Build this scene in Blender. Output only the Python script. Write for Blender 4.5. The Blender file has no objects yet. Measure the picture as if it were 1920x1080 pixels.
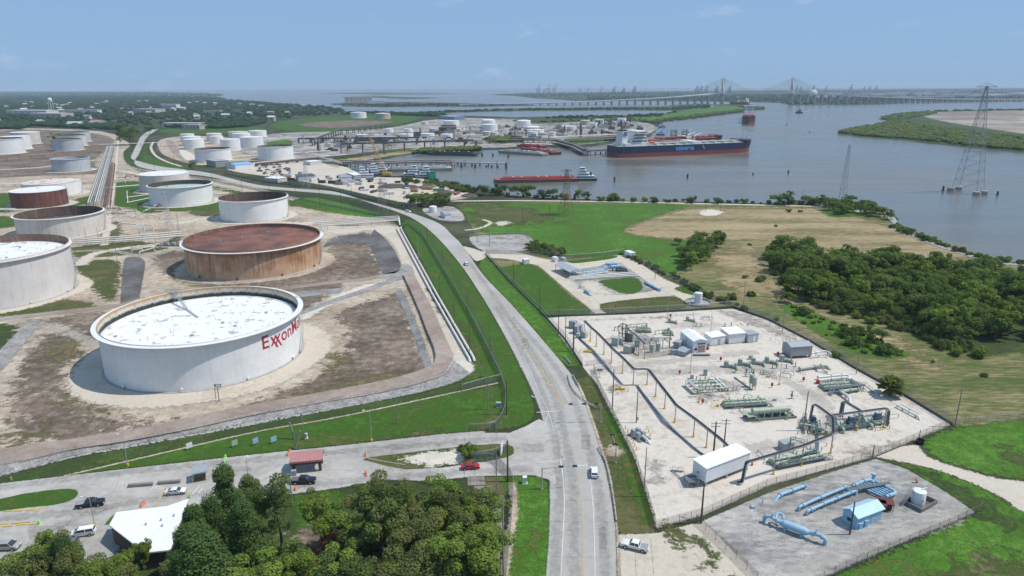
import bpy,bmesh,math,random
import numpy as np
from mathutils import Vector,Matrix,geometry
random.seed(7);RNG=np.random.default_rng(7)
scene=bpy.context.scene
COL=scene.collection
R=math.radians;PI=math.pi
CAMH=92.0;F=1280.0
cam_d=bpy.data.cameras.new('camera');cam_d.lens=24.0;cam_d.sensor_width=36.0
cam_d.clip_start=1.0;cam_d.clip_end=80000.0
cam=bpy.data.objects.new('camera',cam_d);COL.objects.link(cam);scene.camera=cam
PITCH=math.atan(380.0/F);ROLL=-0.0034
CAMR=Matrix.Rotation(PI/2-PITCH,3,'X')@Matrix.Rotation(ROLL,3,'Z')
cam.matrix_world=Matrix.Translation((0,0,CAMH))@CAMR.to_4x4()
SUN_EL,SUN_AZ=R(58.0),R(90.0)
world=bpy.data.worlds.new('World');scene.world=world;world.use_nodes=True
wn=world.node_tree;wn.nodes.clear()
def W(t): return wn.nodes.new(t)
sky=W('ShaderNodeTexSky');sky.sky_type='NISHITA';sky.sun_disc=False
sky.sun_elevation=SUN_EL;sky.sun_rotation=SUN_AZ
sky.altitude=0;sky.air_density=1.0;sky.dust_density=0.3;sky.ozone_density=3.0
bg=W('ShaderNodeBackground');bg.inputs[1].default_value=0.10
tc=W('ShaderNodeTexCoord');mp=W('ShaderNodeMapping');mp.inputs['Scale'].default_value=(3.2,3.2,9.0)
nz=W('ShaderNodeTexNoise');nz.inputs['Scale'].default_value=3.0;nz.inputs['Detail'].default_value=7;nz.inputs['Roughness'].default_value=.62
rp=W('ShaderNodeValToRGB');rp.color_ramp.elements[0].position=.59;rp.color_ramp.elements[1].position=.80
rp.color_ramp.elements[1].color=(.28,.28,.28,1)
mx=W('ShaderNodeMixRGB');mx.inputs[2].default_value=(8.2,8.6,9.2,1)
wn.links.new(tc.outputs['Generated'],mp.inputs[0]);wn.links.new(mp.outputs[0],nz.inputs[0])
wn.links.new(nz.outputs[0],rp.inputs[0]);wn.links.new(rp.outputs[0],mx.inputs[0])
tint=W('ShaderNodeMixRGB');tint.blend_type='MULTIPLY';tint.inputs[0].default_value=1;tint.inputs[2].default_value=(.76,.93,1.16,1)
flat=W('ShaderNodeMixRGB');flat.inputs[0].default_value=.88;flat.inputs[2].default_value=(2.75,4.5,7.1,1)
wn.links.new(sky.outputs[0],tint.inputs[1]);wn.links.new(tint.outputs[0],flat.inputs[1]);wn.links.new(flat.outputs[0],mx.inputs[1]);wn.links.new(mx.outputs[0],bg.inputs[0])
wo=W('ShaderNodeOutputWorld');wn.links.new(bg.outputs[0],wo.inputs[0])
sd_=bpy.data.lights.new('sun','SUN');sd_.energy=4.1;sd_.angle=R(.53);sd_.color=(1.0,.955,.88)
sun=bpy.data.objects.new('sun',sd_);COL.objects.link(sun)
sun.rotation_euler=Vector((-math.cos(SUN_EL)*math.sin(SUN_AZ),-math.cos(SUN_EL)*math.cos(SUN_AZ),-math.sin(SUN_EL))).to_track_quat('-Z','Y').to_euler()
sun.location=(300,0,480)
scene.view_settings.view_transform='Standard';scene.view_settings.look='None'
scene.view_settings.exposure=0.0;scene.view_settings.gamma=1.0;scene.view_settings.use_curve_mapping=False
scene.render.engine='CYCLES'
scene.cycles.max_bounces=6;scene.cycles.transparent_max_bounces=16;scene.cycles.volume_bounces=0
scene.cycles.diffuse_bounces=2;scene.cycles.glossy_bounces=2
def ray(px,py):
 return CAMR@Vector(((px-960)/F,-(py-540)/F,-1.0))
def P(px,py,z=0.0):
 """ground point seen at a place of the photograph (1920 x 1080)"""
 d=ray(px,py);t=(z-CAMH)/min(d.z,-1e-4)
 return Vector((d.x*t,d.y*t,z))
def HGT(px,py,base):
 """height of a point straight above `base` whose top shows at row py"""
 d=ray(px,py);t=math.hypot(base.x,base.y)/math.hypot(d.x,d.y)
 return CAMH+d.z*t
def depth(p):
 return-(CAMR.transposed()@(Vector(p)-Vector((0,0,CAMH)))).z
def ppm(p): return F/depth(p)
MATS={}
def nodes(name):
 m=bpy.data.materials.new(name);m.use_nodes=True
 t=m.node_tree;b=t.nodes['Principled BSDF']
 return m,t,b
def rgba(c): return(c[0],c[1],c[2],1.0)
def hexc(r,g,b):
 f= lambda v:((v/255+.055)/1.055)**2.4 if v>10 else v/255/12.92
 return(f(r),f(g),f(b))
def noise(t,vec,scale,detail=4,rough=.6):
 n=t.nodes.new('ShaderNodeTexNoise');n.inputs['Scale'].default_value=scale
 n.inputs['Detail'].default_value=detail;n.inputs['Roughness'].default_value=rough
 if vec is not None:t.links.new(vec,n.inputs['Vector'])
 return n.outputs[0]
def ramp(t,fac,stops):
 r=t.nodes.new('ShaderNodeValToRGB');e=r.color_ramp.elements
 while len(e)<len(stops):e.new(.5)
 for k,(p,c)in enumerate(stops):
  e[k].position=p;e[k].color=rgba(c)if not isinstance(c,(int,float))else(c,c,c,1)
 t.links.new(fac,r.inputs[0]); return r.outputs[0]
def mixc(t,fac,a,b,mode='MIX'):
 m=t.nodes.new('ShaderNodeMixRGB');m.blend_type=mode
 for s,v in zip(m.inputs,(fac,a,b)):
  if isinstance(v,bpy.types.NodeSocket):t.links.new(v,s)
  elif isinstance(v,(int,float)):s.default_value=v
  else:s.default_value=rgba(v)
 return m.outputs[0]
def mth(t,op,a,b=None,clamp=False):
 m=t.nodes.new('ShaderNodeMath');m.operation=op;m.use_clamp=clamp
 for s,v in zip(m.inputs,(a,b)):
  if v is None:continue
  if isinstance(v,bpy.types.NodeSocket):t.links.new(v,s)
  else:s.default_value=v
 return m.outputs[0]
def bump(t,b,h,strength=.4,dist=.05):
 n=t.nodes.new('ShaderNodeBump');n.inputs['Strength'].default_value=strength;n.inputs['Distance'].default_value=dist
 t.links.new(h,n.inputs['Height']);t.links.new(n.outputs[0],b.inputs['Normal'])
def gmat(name,stops,s1=.05,s2=.7,s3=5.0,k2=.5,k3=.5,rough=.95,alpha=1.0,stretch=None,hstr=.5,spec=.2):
 """ground sheet: colours by wide patches, then blotches, then grain; ragged edge from the sheet's edge/rag attributes"""
 if name in MATS: return MATS[name]
 m,t,b=nodes(name)
 g=t.nodes.new('ShaderNodeNewGeometry');pos=g.outputs['Position']
 if stretch:
  q=t.nodes.new('ShaderNodeMapping');q.inputs['Rotation'].default_value=(0,0,stretch[0]);q.inputs['Scale'].default_value=(stretch[1],stretch[2],1)
  t.links.new(pos,q.inputs[0]);vec=q.outputs[0]
 else:vec=pos
 n1=noise(t,vec,s1,5,.65);n2=noise(t,vec,s2,5,.65);n3=noise(t,pos,s3,3,.7)
 f=mth(t,'ADD',n1,mth(t,'MULTIPLY',mth(t,'SUBTRACT',n2,.5),k2));stops=[(.5+(p_-.5)*.66,c_)for p_,c_ in stops]
 c=ramp(t,f,stops)
 gr=ramp(t,n3,[(.25,1-k3),(.75,1+k3*.35)])
 c=mixc(t,1.0,c,gr,'MULTIPLY')
 t.links.new(c,b.inputs['Base Color']);b.inputs['Roughness'].default_value=rough;b.inputs['Specular IOR Level'].default_value=spec
 if hstr:bump(t,b,mth(t,'ADD',n3,n2),hstr,.12)
 ae=t.nodes.new('ShaderNodeAttribute');ae.attribute_name='edge'
 ar=t.nodes.new('ShaderNodeAttribute');ar.attribute_name='rag'
 vs=t.nodes.new('ShaderNodeVectorMath');vs.operation='SCALE'
 t.links.new(pos,vs.inputs[0]);t.links.new(mth(t,'DIVIDE',1.5,ar.outputs['Fac']),vs.inputs['Scale'])
 ne=noise(t,vs.outputs[0],.6,6,.8)
 e=mth(t,'ADD',mth(t,'MULTIPLY',ae.outputs['Fac'],1.0),mth(t,'MULTIPLY',mth(t,'SUBTRACT',ne,.5),6.5))
 a=mth(t,'MULTIPLY',e,1.8,True)
 if alpha<1:a=mth(t,'MULTIPLY',a,mth(t,'MULTIPLY',ramp(t,n2,[(.3,0.15),(.62,1.0)]),alpha))
 t.links.new(a,b.inputs['Alpha'])
 MATS[name]=m; return m
def pmat(name,c,c2=None,scale=1.0,rough=.6,metal=0.0,k=.5,fine=0,streak=None,spec=.4,bmp=0,coord='Object',rnd=0,pos=(.35,.65)):
 """painted / plain surface with mottling; streak = (colour, amount) runs down vertical faces"""
 if name in MATS: return MATS[name]
 m,t,b=nodes(name)
 tcn=t.nodes.new('ShaderNodeTexCoord');vec=tcn.outputs[coord]
 col=rgba(c)
 n=noise(t,vec,scale,5,.65)
 out=ramp(t,n,[(pos[0],c),(pos[1],c2 if c2 else tuple(v*.86 for v in c))])
 if streak:
  q=t.nodes.new('ShaderNodeMapping');q.inputs['Scale'].default_value=streak[2]if len(streak)>2 else(1.2,1.2,.06)
  t.links.new(vec,q.inputs[0]);ns=noise(t,q.outputs[0],1.0,6,.72)
  out=mixc(t,ramp(t,ns,[(.52,0.0),(.72,streak[1])]),out,streak[0])
 if fine:
  nf=noise(t,vec,fine,3,.7);out=mixc(t,1.0,out,ramp(t,nf,[(.3,.8),(.7,1.08)]),'MULTIPLY')
  if bmp:bump(t,b,nf,bmp,.03)
 if rnd:
  oi=t.nodes.new('ShaderNodeObjectInfo');out=mixc(t,1.0,out,ramp(t,oi.outputs['Random'],[(0,1-rnd),(1,1+rnd*.4)]),'MULTIPLY')
 t.links.new(out,b.inputs['Base Color']);b.inputs['Roughness'].default_value=rough
 b.inputs['Metallic'].default_value=metal;b.inputs['Specular IOR Level'].default_value=spec
 MATS[name]=m; return m
class MB:
 def __init__(s):s.v=[];s.f=[];s.m=[];s.mi=0
 def add(s,vs,fs):
  o=len(s.v);s.v.extend([tuple(p)for p in vs]);s.f.extend([tuple(i+o for i in f)for f in fs]);s.m.extend([s.mi]*len(fs)); return s
 def box(s,x0,x1,y0,y1,z0,z1,tp=0):
  a=[(x0,y0,z0),(x1,y0,z0),(x1,y1,z0),(x0,y1,z0),(x0+tp,y0+tp,z1),(x1-tp,y0+tp,z1),(x1-tp,y1-tp,z1),(x0+tp,y1-tp,z1)]
  return s.add(a,[(3,2,1,0),(4,5,6,7),(0,1,5,4),(1,2,6,5),(2,3,7,6),(3,0,4,7)])
 def cbox(s,c,sx,sy,sz,tp=0): return s.box(c[0]-sx/2,c[0]+sx/2,c[1]-sy/2,c[1]+sy/2,c[2],c[2]+sz,tp)
 def bar(s,a,b,w,h=None):
  a,b=Vector(a),Vector(b);h=h or w;d=(b-a)
  if d.length<1e-6: return s
  d.normalize();u=d.cross(Vector((0,0,1)))
  if u.length<1e-3:u=Vector((1,0,0))
  u.normalize();n=u.cross(d);u=u*w/2;n=n*h/2
  vs=[a-u-n,a+u-n,a+u+n,a-u+n,b-u-n,b+u-n,b+u+n,b-u+n]
  return s.add(vs,[(3,2,1,0),(4,5,6,7),(0,1,5,4),(1,2,6,5),(2,3,7,6),(3,0,4,7)])
 def tube(s,pts,r,n=8,cap=True,closed=False):
  pts=[Vector(p)for p in pts];rs=r if isinstance(r,(list,tuple))else[r]*len(pts)
  rings=[];L=len(pts)
  for i,p in enumerate(pts):
   if closed:d=pts[(i+1)%L]-pts[i-1]
   else:d=pts[min(i+1,L-1)]-pts[max(i-1,0)]
   d.normalize();u=d.cross(Vector((0,0,1)))
   if u.length<.02:u=Vector((1,0,0))if i==0 or not rings else pu.copy();u=(u-d*u.dot(d))
   u.normalize();pu=u;w=u.cross(d)
   rings.append([p+(u*math.cos(a)+w*math.sin(a))*rs[i]for a in[2*PI*k/n for k in range(n)]])
  fs=[]
  for i in range(L if closed else L-1):
   j=(i+1)%L
   for k in range(n):fs.append((i*n+k,i*n+(k+1)%n,j*n+(k+1)%n,j*n+k))
  if cap and not closed:fs+=[tuple(range(n-1,-1,-1)),tuple((L-1)*n+k for k in range(n))]
  return s.add([p for g in rings for p in g],fs)
 def lathe(s,prof,n=24,c=(0,0,0),a0=0,a1=2*PI):
  full=abs(a1-a0-2*PI)<1e-6;N=n if full else n+1;vs=[]
  for k in range(N):
   a=a0+(a1-a0)*k/n;ca,sa=math.cos(a),math.sin(a)
   for r,z in prof:vs.append((c[0]+r*ca,c[1]+r*sa,c[2]+z))
  m=len(prof);fs=[]
  for k in range(n):
   j=(k+1)%N
   for i in range(m-1):fs.append((k*m+i,j*m+i,j*m+i+1,k*m+i+1))
  return s.add(vs,fs)
 def cyl(s,c,r,h,n=16,r2=None): return s.lathe([(0.001,0),(r,0),(r if r2 is None else r2,h),(0.001,h)],n,c)
 def prism(s,poly,z0,z1):
  n=len(poly);vs=[(p[0],p[1],z0)for p in poly]+[(p[0],p[1],z1)for p in poly]
  return s.add(vs,[tuple(range(n-1,-1,-1)),tuple(range(n,2*n))]+[(i,(i+1)%n,n+(i+1)%n,n+i)for i in range(n)])
 def extr(s,prof,axis,a0,a1):
  """profile (u,z) pushed along x ('x': profile is y,z) or y"""
  n=len(prof);f=(lambda u,z,a:(a,u,z))if axis=='x' else(lambda u,z,a:(u,a,z))
  vs=[f(u,z,a0)for u,z in prof]+[f(u,z,a1)for u,z in prof]
  return s.add(vs,[tuple(range(n-1,-1,-1)),tuple(range(n,2*n))]+[(i,(i+1)%n,n+(i+1)%n,n+i)for i in range(n)])
 def mesh(s,name,mats,smooth=0):
  me=bpy.data.meshes.new(name);me.from_pydata(s.v,[],s.f)
  for x in(mats if isinstance(mats,(list,tuple))else[mats]):me.materials.append(x)
  if len(set(s.m))>1 or(s.m and s.m[0]):me.polygons.foreach_set('material_index',s.m)
  bm=bmesh.new();bm.from_mesh(me);bmesh.ops.recalc_face_normals(bm,faces=bm.faces);bm.to_mesh(me);bm.free()
  if smooth:
   me.polygons.foreach_set('use_smooth',[True]*len(me.polygons))
   try:me.set_sharp_from_angle(angle=R(smooth))
   except Exception:pass
  return me
 def obj(s,name,mats,parent=None,smooth=0,**k): return link(name,s.mesh(name,mats,smooth),parent,**k)
def link(name,data,parent=None,loc=(0,0,0),rz=0.0,label=None,cat=None,group=None,kind=None):
 o=bpy.data.objects.new(name,data);COL.objects.link(o)
 if parent:o.parent=parent
 o.location=loc;o.rotation_euler=(0,0,rz)
 tag(o,label,cat,group,kind); return o
def tag(o,label=None,cat=None,group=None,kind=None):
 for k,v in(('label',label),('category',cat),('group',group),('kind',kind)):
  if v:o[k]=v
 return o
def thing(name,label,cat,loc=(0,0,0),rz=0.0,group=None): return link(name,None,None,loc,rz,label,cat,group)
KIDS={}
def dup(root,loc,rz=0.0,label=None,group=None,scale=None):
 if root.name not in KIDS:KIDS[root.name]=[(c,[d for d in bpy.data.objects if d.parent==c])for c in bpy.data.objects if c.parent==root]
 r=root.copy();COL.objects.link(r);r.location=loc;r.rotation_euler=(0,0,rz)
 if label:r['label']=label
 if group:r['group']=group
 if scale:r.scale=scale
 for c,ds in KIDS[root.name]:
  k=c.copy();COL.objects.link(k);k.parent=r
  for d in ds:e=d.copy();COL.objects.link(e);e.parent=k
 return r
def ordn(i): return(['first','second','third','fourth','fifth','sixth','seventh','eighth','ninth','tenth','eleventh','twelfth','thirteenth','fourteenth','fifteenth','sixteenth','seventeenth','eighteenth','nineteenth','twentieth']+['%d%s'%(k,'st' if k%10==1 else 'nd' if k%10==2 else 'rd' if k%10==3 else 'th')for k in range(21,200)])[i]
_LC=[0]
def layz(lay):
 _LC[0]+=1; return lay*.011+(_LC[0]%24)*.0004
def catmull(pts,per=6,closed=False):
 pts=[Vector(p)for p in pts];n=len(pts);out=[]
 g=(lambda i:pts[i%n])if closed else(lambda i:pts[max(0,min(n-1,i))])
 for i in range(n if closed else n-1):
  a,b,c,d=g(i-1),g(i),g(i+1),g(i+2)
  for k in range(per):
   u=k/per
   out.append(.5*((2*b)+(c-a)*u+(2*a-5*b+4*c-d)*u*u+(3*b-3*c+d-a)*u**3))
 if not closed:out.append(pts[-1])
 return out
def setattrs(me,edge,rag):
 a=me.attributes.new('edge','FLOAT','POINT');a.data.foreach_set('value',np.asarray(edge,dtype=np.float32))
 a=me.attributes.new('rag','FLOAT','POINT');a.data.foreach_set('value',np.full(len(edge),rag,dtype=np.float32))
def sdf(X,Y,poly):
 n=len(poly);d2=np.full(X.shape,1e30);ins=np.zeros(X.shape,bool)
 for i in range(n):
  ax,ay=poly[i];bx,by=poly[(i+1)%n]
  ex,ey=bx-ax,by-ay;wx,wy=X-ax,Y-ay;L=ex*ex+ey*ey+1e-12
  tt=np.clip((wx*ex+wy*ey)/L,0,1);dx,dy=wx-ex*tt,wy-ey*tt
  d2=np.minimum(d2,dx*dx+dy*dy)
  c=(ay>Y)!=(by>Y)
  if by!=ay:ins^=c&(X<ex*(Y-ay)/(by-ay)+ax)
 return np.where(ins,1,-1)*np.sqrt(d2)
SOFT=dict(farm_grass=2.0,weed_patch=2.0,dark_earth=2.2,grass_field=2.0,cut_hay_field=2.0,damp_gravel=2.0,dry_patch=1.8,far_field=1.6,terminal_patch=2,undergrowth=1.5,wood_floor=1.5,bare_patch=2,lawn=1.5,brush_ground=1.5,tank_pad=1.4)
def patch(name,poly,mat,lay=1,rag=.8,cells=70,curve=True,zfun=None,world=False,kind='structure',s=None,zoff=None,parent=None):
 pts=[Vector(p)if world else P(*p)for p in poly]
 pts=[Vector((p[0],p[1],0))for p in pts]
 if name in SOFT:rag*=SOFT[name]
 if curve:pts=catmull(pts,4,True)
 pl=[(p.x,p.y)for p in pts]
 xs,ys=[p[0]for p in pl],[p[1]for p in pl]
 s=s or max(max(xs)-min(xs),max(ys)-min(ys))/cells
 X,Y=np.meshgrid(np.arange(min(xs)-rag-s,max(xs)+rag+2*s,s),np.arange(min(ys)-rag-s,max(ys)+rag+2*s,s))
 D=sdf(X,Y,pl);z=(layz(lay)if zoff is None else zoff+(_LC[0]%20)*.004);_LC[0]+=1
 Z=np.full(X.shape,z)
 if zfun is not None:Z=Z+zfun(D,X,Y)
 keep=(D>-1.4*rag)
 k=keep[:-1,:-1]|keep[1:,:-1]|keep[:-1,1:]|keep[1:,1:]
 idx=np.arange(X.size).reshape(X.shape)
 q=np.stack([idx[:-1,:-1][k],idx[:-1,1:][k],idx[1:,1:][k],idx[1:,:-1][k]],1)
 u,inv=np.unique(q,return_inverse=True);q=inv.reshape(q.shape)
 me=bpy.data.meshes.new(name)
 me.from_pydata(np.stack([X.ravel()[u],Y.ravel()[u],Z.ravel()[u]],1).tolist(),[],q.tolist())
 setattrs(me,D.ravel()[u]/rag,rag);me.materials.append(mat)
 if zfun is not None:me.polygons.foreach_set('use_smooth',[True]*len(me.polygons))
 return link(name,me,parent,kind=None if parent else kind)
def resample(pts,n):
 d=[0]
 for a,b in zip(pts,pts[1:]):d.append(d[-1]+(b-a).length)
 out=[];j=0
 for i in range(n):
  x=d[-1]*i/(n-1)
  while j<len(d)-2 and d[j+1]<x:j+=1
  out.append(pts[j].lerp(pts[j+1],(x-d[j])/max(d[j+1]-d[j],1e-9)))
 return out
def band(name,Lp,Rp,mat,lay=2,rag=.25,n=60,zl=0.0,zr=0.0,world=False,kind='structure',parent=None):
 A=[Vector(p)if world else P(p[0],p[1],zl)for p in Lp];B=[Vector(p)if world else P(p[0],p[1],zr)for p in Rp]
 A=resample(catmull(A,6),n);B=resample(catmull(B,6),n)
 vs,e,fs=[],[],[];up=Vector((0,0,layz(lay)))
 for i,(a,b)in enumerate(zip(A,B)):
  up.z+=.0011 if i%2 else-.0010
  w=max((b-a).length,1e-3);r=min(rag,w*.3)
  for o,ee in((-r,-1),(0,0),(r,1),(w/2,w/2/r),(w-r,1),(w,0),(w+r,-1)):
   p=a+(b-a)*(o/w)+up
   vs.append(p);e.append(ee)
 for i in range(n-1):
  for k in range(6):fs.append((i*7+k,i*7+k+1,i*7+8+k,i*7+7+k))
 me=bpy.data.meshes.new(name);me.from_pydata(vs,[],fs);setattrs(me,e,rag);me.materials.append(mat)
 return link(name,me,parent,kind=None if parent else kind)
def strip(name,pts,width,mat,lay=3,rag=.2,n=None,world=False,kind='structure',parent=None,z=0.0):
 C=[Vector(p)if world else P(*p)for p in pts];C=catmull(C,8)
 L=sum((b-a).length for a,b in zip(C,C[1:]));n=n or max(8,min(160,int(L/3)))
 C=resample(C,n);A,B=[],[]
 for i,p in enumerate(C):
  d=C[min(i+1,n-1)]-C[max(i-1,0)];d.z=0;d.normalize();o=Vector((-d.y,d.x,0))*width/2
  A.append(p+o+Vector((0,0,z)));B.append(p-o+Vector((0,0,z)))
 return band(name,A,B,mat,lay,rag,n,world=True,kind=kind,parent=parent)
def rough_line(pts,it=3,k=.10,seed=1,closed=True):
 r=random.Random(seed)
 for _ in range(it):
  o=[];n=len(pts)
  for i in range(n if closed else n-1):
   a,b=pts[i],pts[(i+1)%n];d=b-a;nn=Vector((-d.y,d.x,0))
   o+=[a,(a+b)/2+nn*r.uniform(-k,k)]
  if not closed:o.append(pts[-1])
  pts=o
 return pts
def land(name,poly,mat,top=0.0,bottom=-3.0,it=2,k=.07,seed=1,slope=6.0):
 pts=[P(*p)for p in poly];pts=[Vector((p.x,p.y,0))for p in pts]
 pts=rough_line(pts,it,k,seed);n=len(pts)
 tri=geometry.tessellate_polygon([pts])
 area=sum(a.x*b.y-b.x*a.y for a,b in zip(pts,pts[1:]+pts[:1]));sg=1 if area>0 else-1
 vs=[(p.x,p.y,top)for p in pts]
 for i,p in enumerate(pts):
  d=pts[(i+1)%n]-pts[i-1];d.normalize();o=Vector((d.y,-d.x,0))*sg*slope
  vs.append((p.x+o.x,p.y+o.y,bottom))
 fs=[t for t in tri]+[(i,(i+1)%n,n+(i+1)%n,n+i)for i in range(n)]
 me=bpy.data.meshes.new(name);me.from_pydata(vs,[],fs)
 bm=bmesh.new();bm.from_mesh(me);bmesh.ops.recalc_face_normals(bm,faces=bm.faces)
 if sum(f.normal.z*f.calc_area()for f in bm.faces)<0:bmesh.ops.reverse_faces(bm,faces=bm.faces)
 bm.to_mesh(me);bm.free();setattrs(me,[5.0]*len(vs),1.0);me.materials.append(mat)
 return link(name,me,kind='structure')
# ================================================================ SETTING: water, land, sheets
def water_mat():
 m,t,b=nodes('river_water')
 g=t.nodes.new('ShaderNodeNewGeometry');pos=g.outputs['Position']
 q=t.nodes.new('ShaderNodeMapping');q.inputs['Rotation'].default_value=(0,0,.5);q.inputs['Scale'].default_value=(.25,1,1);t.links.new(pos,q.inputs[0])
 n1=noise(t,q.outputs[0],.010,6,.6);n2=noise(t,q.outputs[0],.035,5,.65)
 c=ramp(t,mth(t,'ADD',n1,mth(t,'MULTIPLY',mth(t,'SUBTRACT',n2,.5),.4)),[(.3,hexc(92,91,84)),(.5,hexc(104,102,93)),(.72,hexc(120,116,105))])
 t.links.new(c,b.inputs['Base Color'])
 t.links.new(ramp(t,n1,[(.42,.16),(.6,.30)]),b.inputs['Roughness']);b.inputs['IOR'].default_value=1.33
 h=mth(t,'ADD',noise(t,pos,.35,5,.6),mth(t,'MULTIPLY',noise(t,pos,.06,4,.6),3.0))
 bump(t,b,h,.28,.6)
 return m
mw=water_mat()
wb=MB();rings=[0,200,600,1500,4000,12000,21500];N=64
vs=[(0,0,-1.2)]+[(r*math.cos(2*PI*k/N),r*math.sin(2*PI*k/N),-1.2)for r in rings[1:]for k in range(N)]
fs=[(0,1+k,1+(k+1)%N)for k in range(N)]+[(1+i*N+k,1+(i+1)*N+k,1+(i+1)*N+(k+1)%N,1+i*N+(k+1)%N)for i in range(len(rings)-2)for k in range(N)]
wb.add(vs,fs);wb.obj('water',mw,kind='structure')
G_grass=gmat('short_grass',[(.18,(.135,.122,.040)),(.34,(.066,.112,.018)),(.55,(.044,.112,.011)),(.76,(.070,.150,.018))],.05,.45,3.0,1.0,.5)
G_lush=gmat('lush_grass',[(.16,(.12,.130,.036)),(.34,(.070,.140,.018)),(.57,(.068,.175,.017)),(.80,(.115,.225,.030))],.035,.35,1.8,1.1,.6,hstr=1.0)
G_dark=gmat('rank_weeds',[(.28,(.060,.066,.026)),(.5,(.045,.080,.020)),(.72,(.078,.115,.030))],.06,.7,2.2,.8,.6,hstr=1.0)
G_mead=gmat('mown_meadow',[(.24,(.080,.112,.028)),(.42,(.130,.142,.045)),(.57,(.200,.182,.080)),(.76,(.285,.240,.125))],.030,.45,2.0,1.2,.45,stretch=(.55,.35,1.6))
G_hay=gmat('cut_hay',[(.25,(.16,.14,.065)),(.42,(.26,.205,.105)),(.58,(.36,.28,.155)),(.75,(.42,.33,.19))],.030,.5,2.0,1.2,.42,stretch=(.15,.3,1.8))
G_olive=gmat('dry_grass',[(.28,(.14,.12,.055)),(.45,(.095,.105,.032)),(.62,(.055,.085,.018)),(.78,(.16,.13,.07))],.06,.6,3.0,.7,.45)
G_shell=gmat('crushed_shell',[(.16,(.47,.405,.335)),(.38,(.585,.525,.45)),(.62,(.635,.575,.50)),(.84,(.55,.48,.405))],.035,.4,3.0,.9,.25)
G_pale=gmat('pale_shell',[(.28,(.49,.42,.335)),(.5,(.59,.52,.43)),(.75,(.53,.465,.385))],.05,.6,4.0,.7,.25)
G_sand=gmat('white_sand',[(.3,(.55,.50,.42)),(.7,(.66,.61,.51))],.2,1,5,.6,.25)
G_dirt=gmat('grey_dirt',[(.14,(.28,.220,.160)),(.38,(.39,.316,.238)),(.57,(.475,.395,.305)),(.80,(.58,.495,.395))],.03,.3,1.6,1.0,.4)
G_ddirt=gmat('dark_dirt',[(.16,(.105,.080,.060)),(.40,(.158,.121,.091)),(.58,(.215,.168,.127)),(.80,(.32,.258,.20))],.035,.3,1.6,1.1,.5)
G_bank=gmat('grey_gravel_bank',[(.28,(.23,.22,.21)),(.5,(.33,.315,.30)),(.74,(.44,.42,.395))],.08,.8,3.2,.8,.5,hstr=1.0)
G_dbank=gmat('dark_gravel_bank',[(.28,(.10,.095,.092)),(.5,(.15,.143,.138)),(.74,(.22,.21,.20))],.06,.8,3.2,.8,.5,hstr=1.0)
G_redrd=gmat('reddish_haul_road',[(.22,(.24,.185,.15)),(.5,(.315,.248,.206)),(.78,(.41,.335,.285))],.03,.5,4.0,.6,.22)
G_road=gmat('worn_asphalt',[(.22,(.35,.332,.302)),(.5,(.405,.386,.354)),(.78,(.455,.435,.40))],.03,.5,6.0,.5,.14,rough=.85)
G_lot=gmat('patched_asphalt',[(.18,(.29,.270,.24)),(.42,(.375,.352,.318)),(.6,(.435,.412,.376)),(.80,(.50,.475,.435))],.045,.5,5.0,.6,.2,rough=.88)
G_slab=gmat('concrete_slab',[(.25,(.47,.41,.33)),(.5,(.56,.495,.405)),(.78,(.48,.415,.325))],.08,.8,5.0,.6,.2)
G_ggrav=gmat('grey_gravel',[(.22,(.21,.20,.186)),(.42,(.305,.29,.27)),(.58,(.395,.375,.348)),(.78,(.50,.47,.432))],.05,.5,3.5,.9,.35,stretch=(.6,.6,1.4))
G_white=gmat('white_paint',[(.3,(.62,.62,.60)),(.7,(.74,.74,.72))],.3,2,8,.5,.3,hstr=0)
G_yellow=gmat('yellow_paint',[(.3,(.55,.38,.10)),(.7,(.62,.45,.15))],.3,2,8,.5,.3,hstr=0)
G_stain=gmat('tyre_stain',[(.3,(.12,.115,.11)),(.7,(.17,.16,.15))],.1,.6,4,.6,.3,alpha=.22,hstr=0)
G_dstain=gmat('damp_stain',[(.3,(.10,.09,.08)),(.7,(.16,.14,.12))],.1,.5,3,.6,.3,alpha=.42,hstr=0)
G_lstain=gmat('pale_dust',[(.3,(.50,.46,.41)),(.7,(.60,.56,.50))],.1,.5,3,.6,.3,alpha=.6,hstr=0)
G_farm=gmat('far_ground',[(.28,(.03,.042,.02)),(.5,(.045,.058,.025)),(.72,(.10,.10,.055))],.004,.03,.3,.7,.4,hstr=0)
G_marsh=gmat('marsh',[(.28,(.04,.06,.02)),(.5,(.055,.085,.026)),(.72,(.085,.11,.04))],.006,.04,.4,.8,.4,hstr=0)
G_spoil=gmat('spoil_ground',[(.25,(.16,.13,.11)),(.45,(.27,.23,.19)),(.6,(.36,.32,.27)),(.78,(.48,.43,.37))],.004,.03,.4,.8,.3,hstr=0,stretch=(.1,.5,1.6))
land('ground',[(-500,1400),(2400,1400),(2400,640),(1960,497),(1920,493),(1870,489),(1800,471),(1740,447),(1690,428),(1677,412),(1665,397),(1640,386),(1600,381),(1540,379),(1440,381),(1300,378),(1200,377),(1060,373),(960,366),(900,352),(845,347),(800,335),(770,328),(735,330),(690,330),(665,318),(640,312),(650,306),(690,301),(740,293),(775,287),(800,283),(880,280),(960,278),(1000,274),(1080,276),(1160,264),(1215,256),(1228,246),(1222,238),(1240,228),(1300,222),(1360,215),(1400,208),(1432,205),(1434,201),(1410,198),(1370,195),(1340,196),(1330,203),(1275,207),(1268,211),(1240,214),(1150,217),(1100,220),(1040,218),(960,220),(880,217),(830,217),(760,216),(700,214),(655,213),(640,205),(610,199),(540,195),(480,190),(425,187),(410,183),(420,178),(400,175),(300,172.5),(-200,171),(-900,176)],G_farm,it=2,k=.05)
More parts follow.
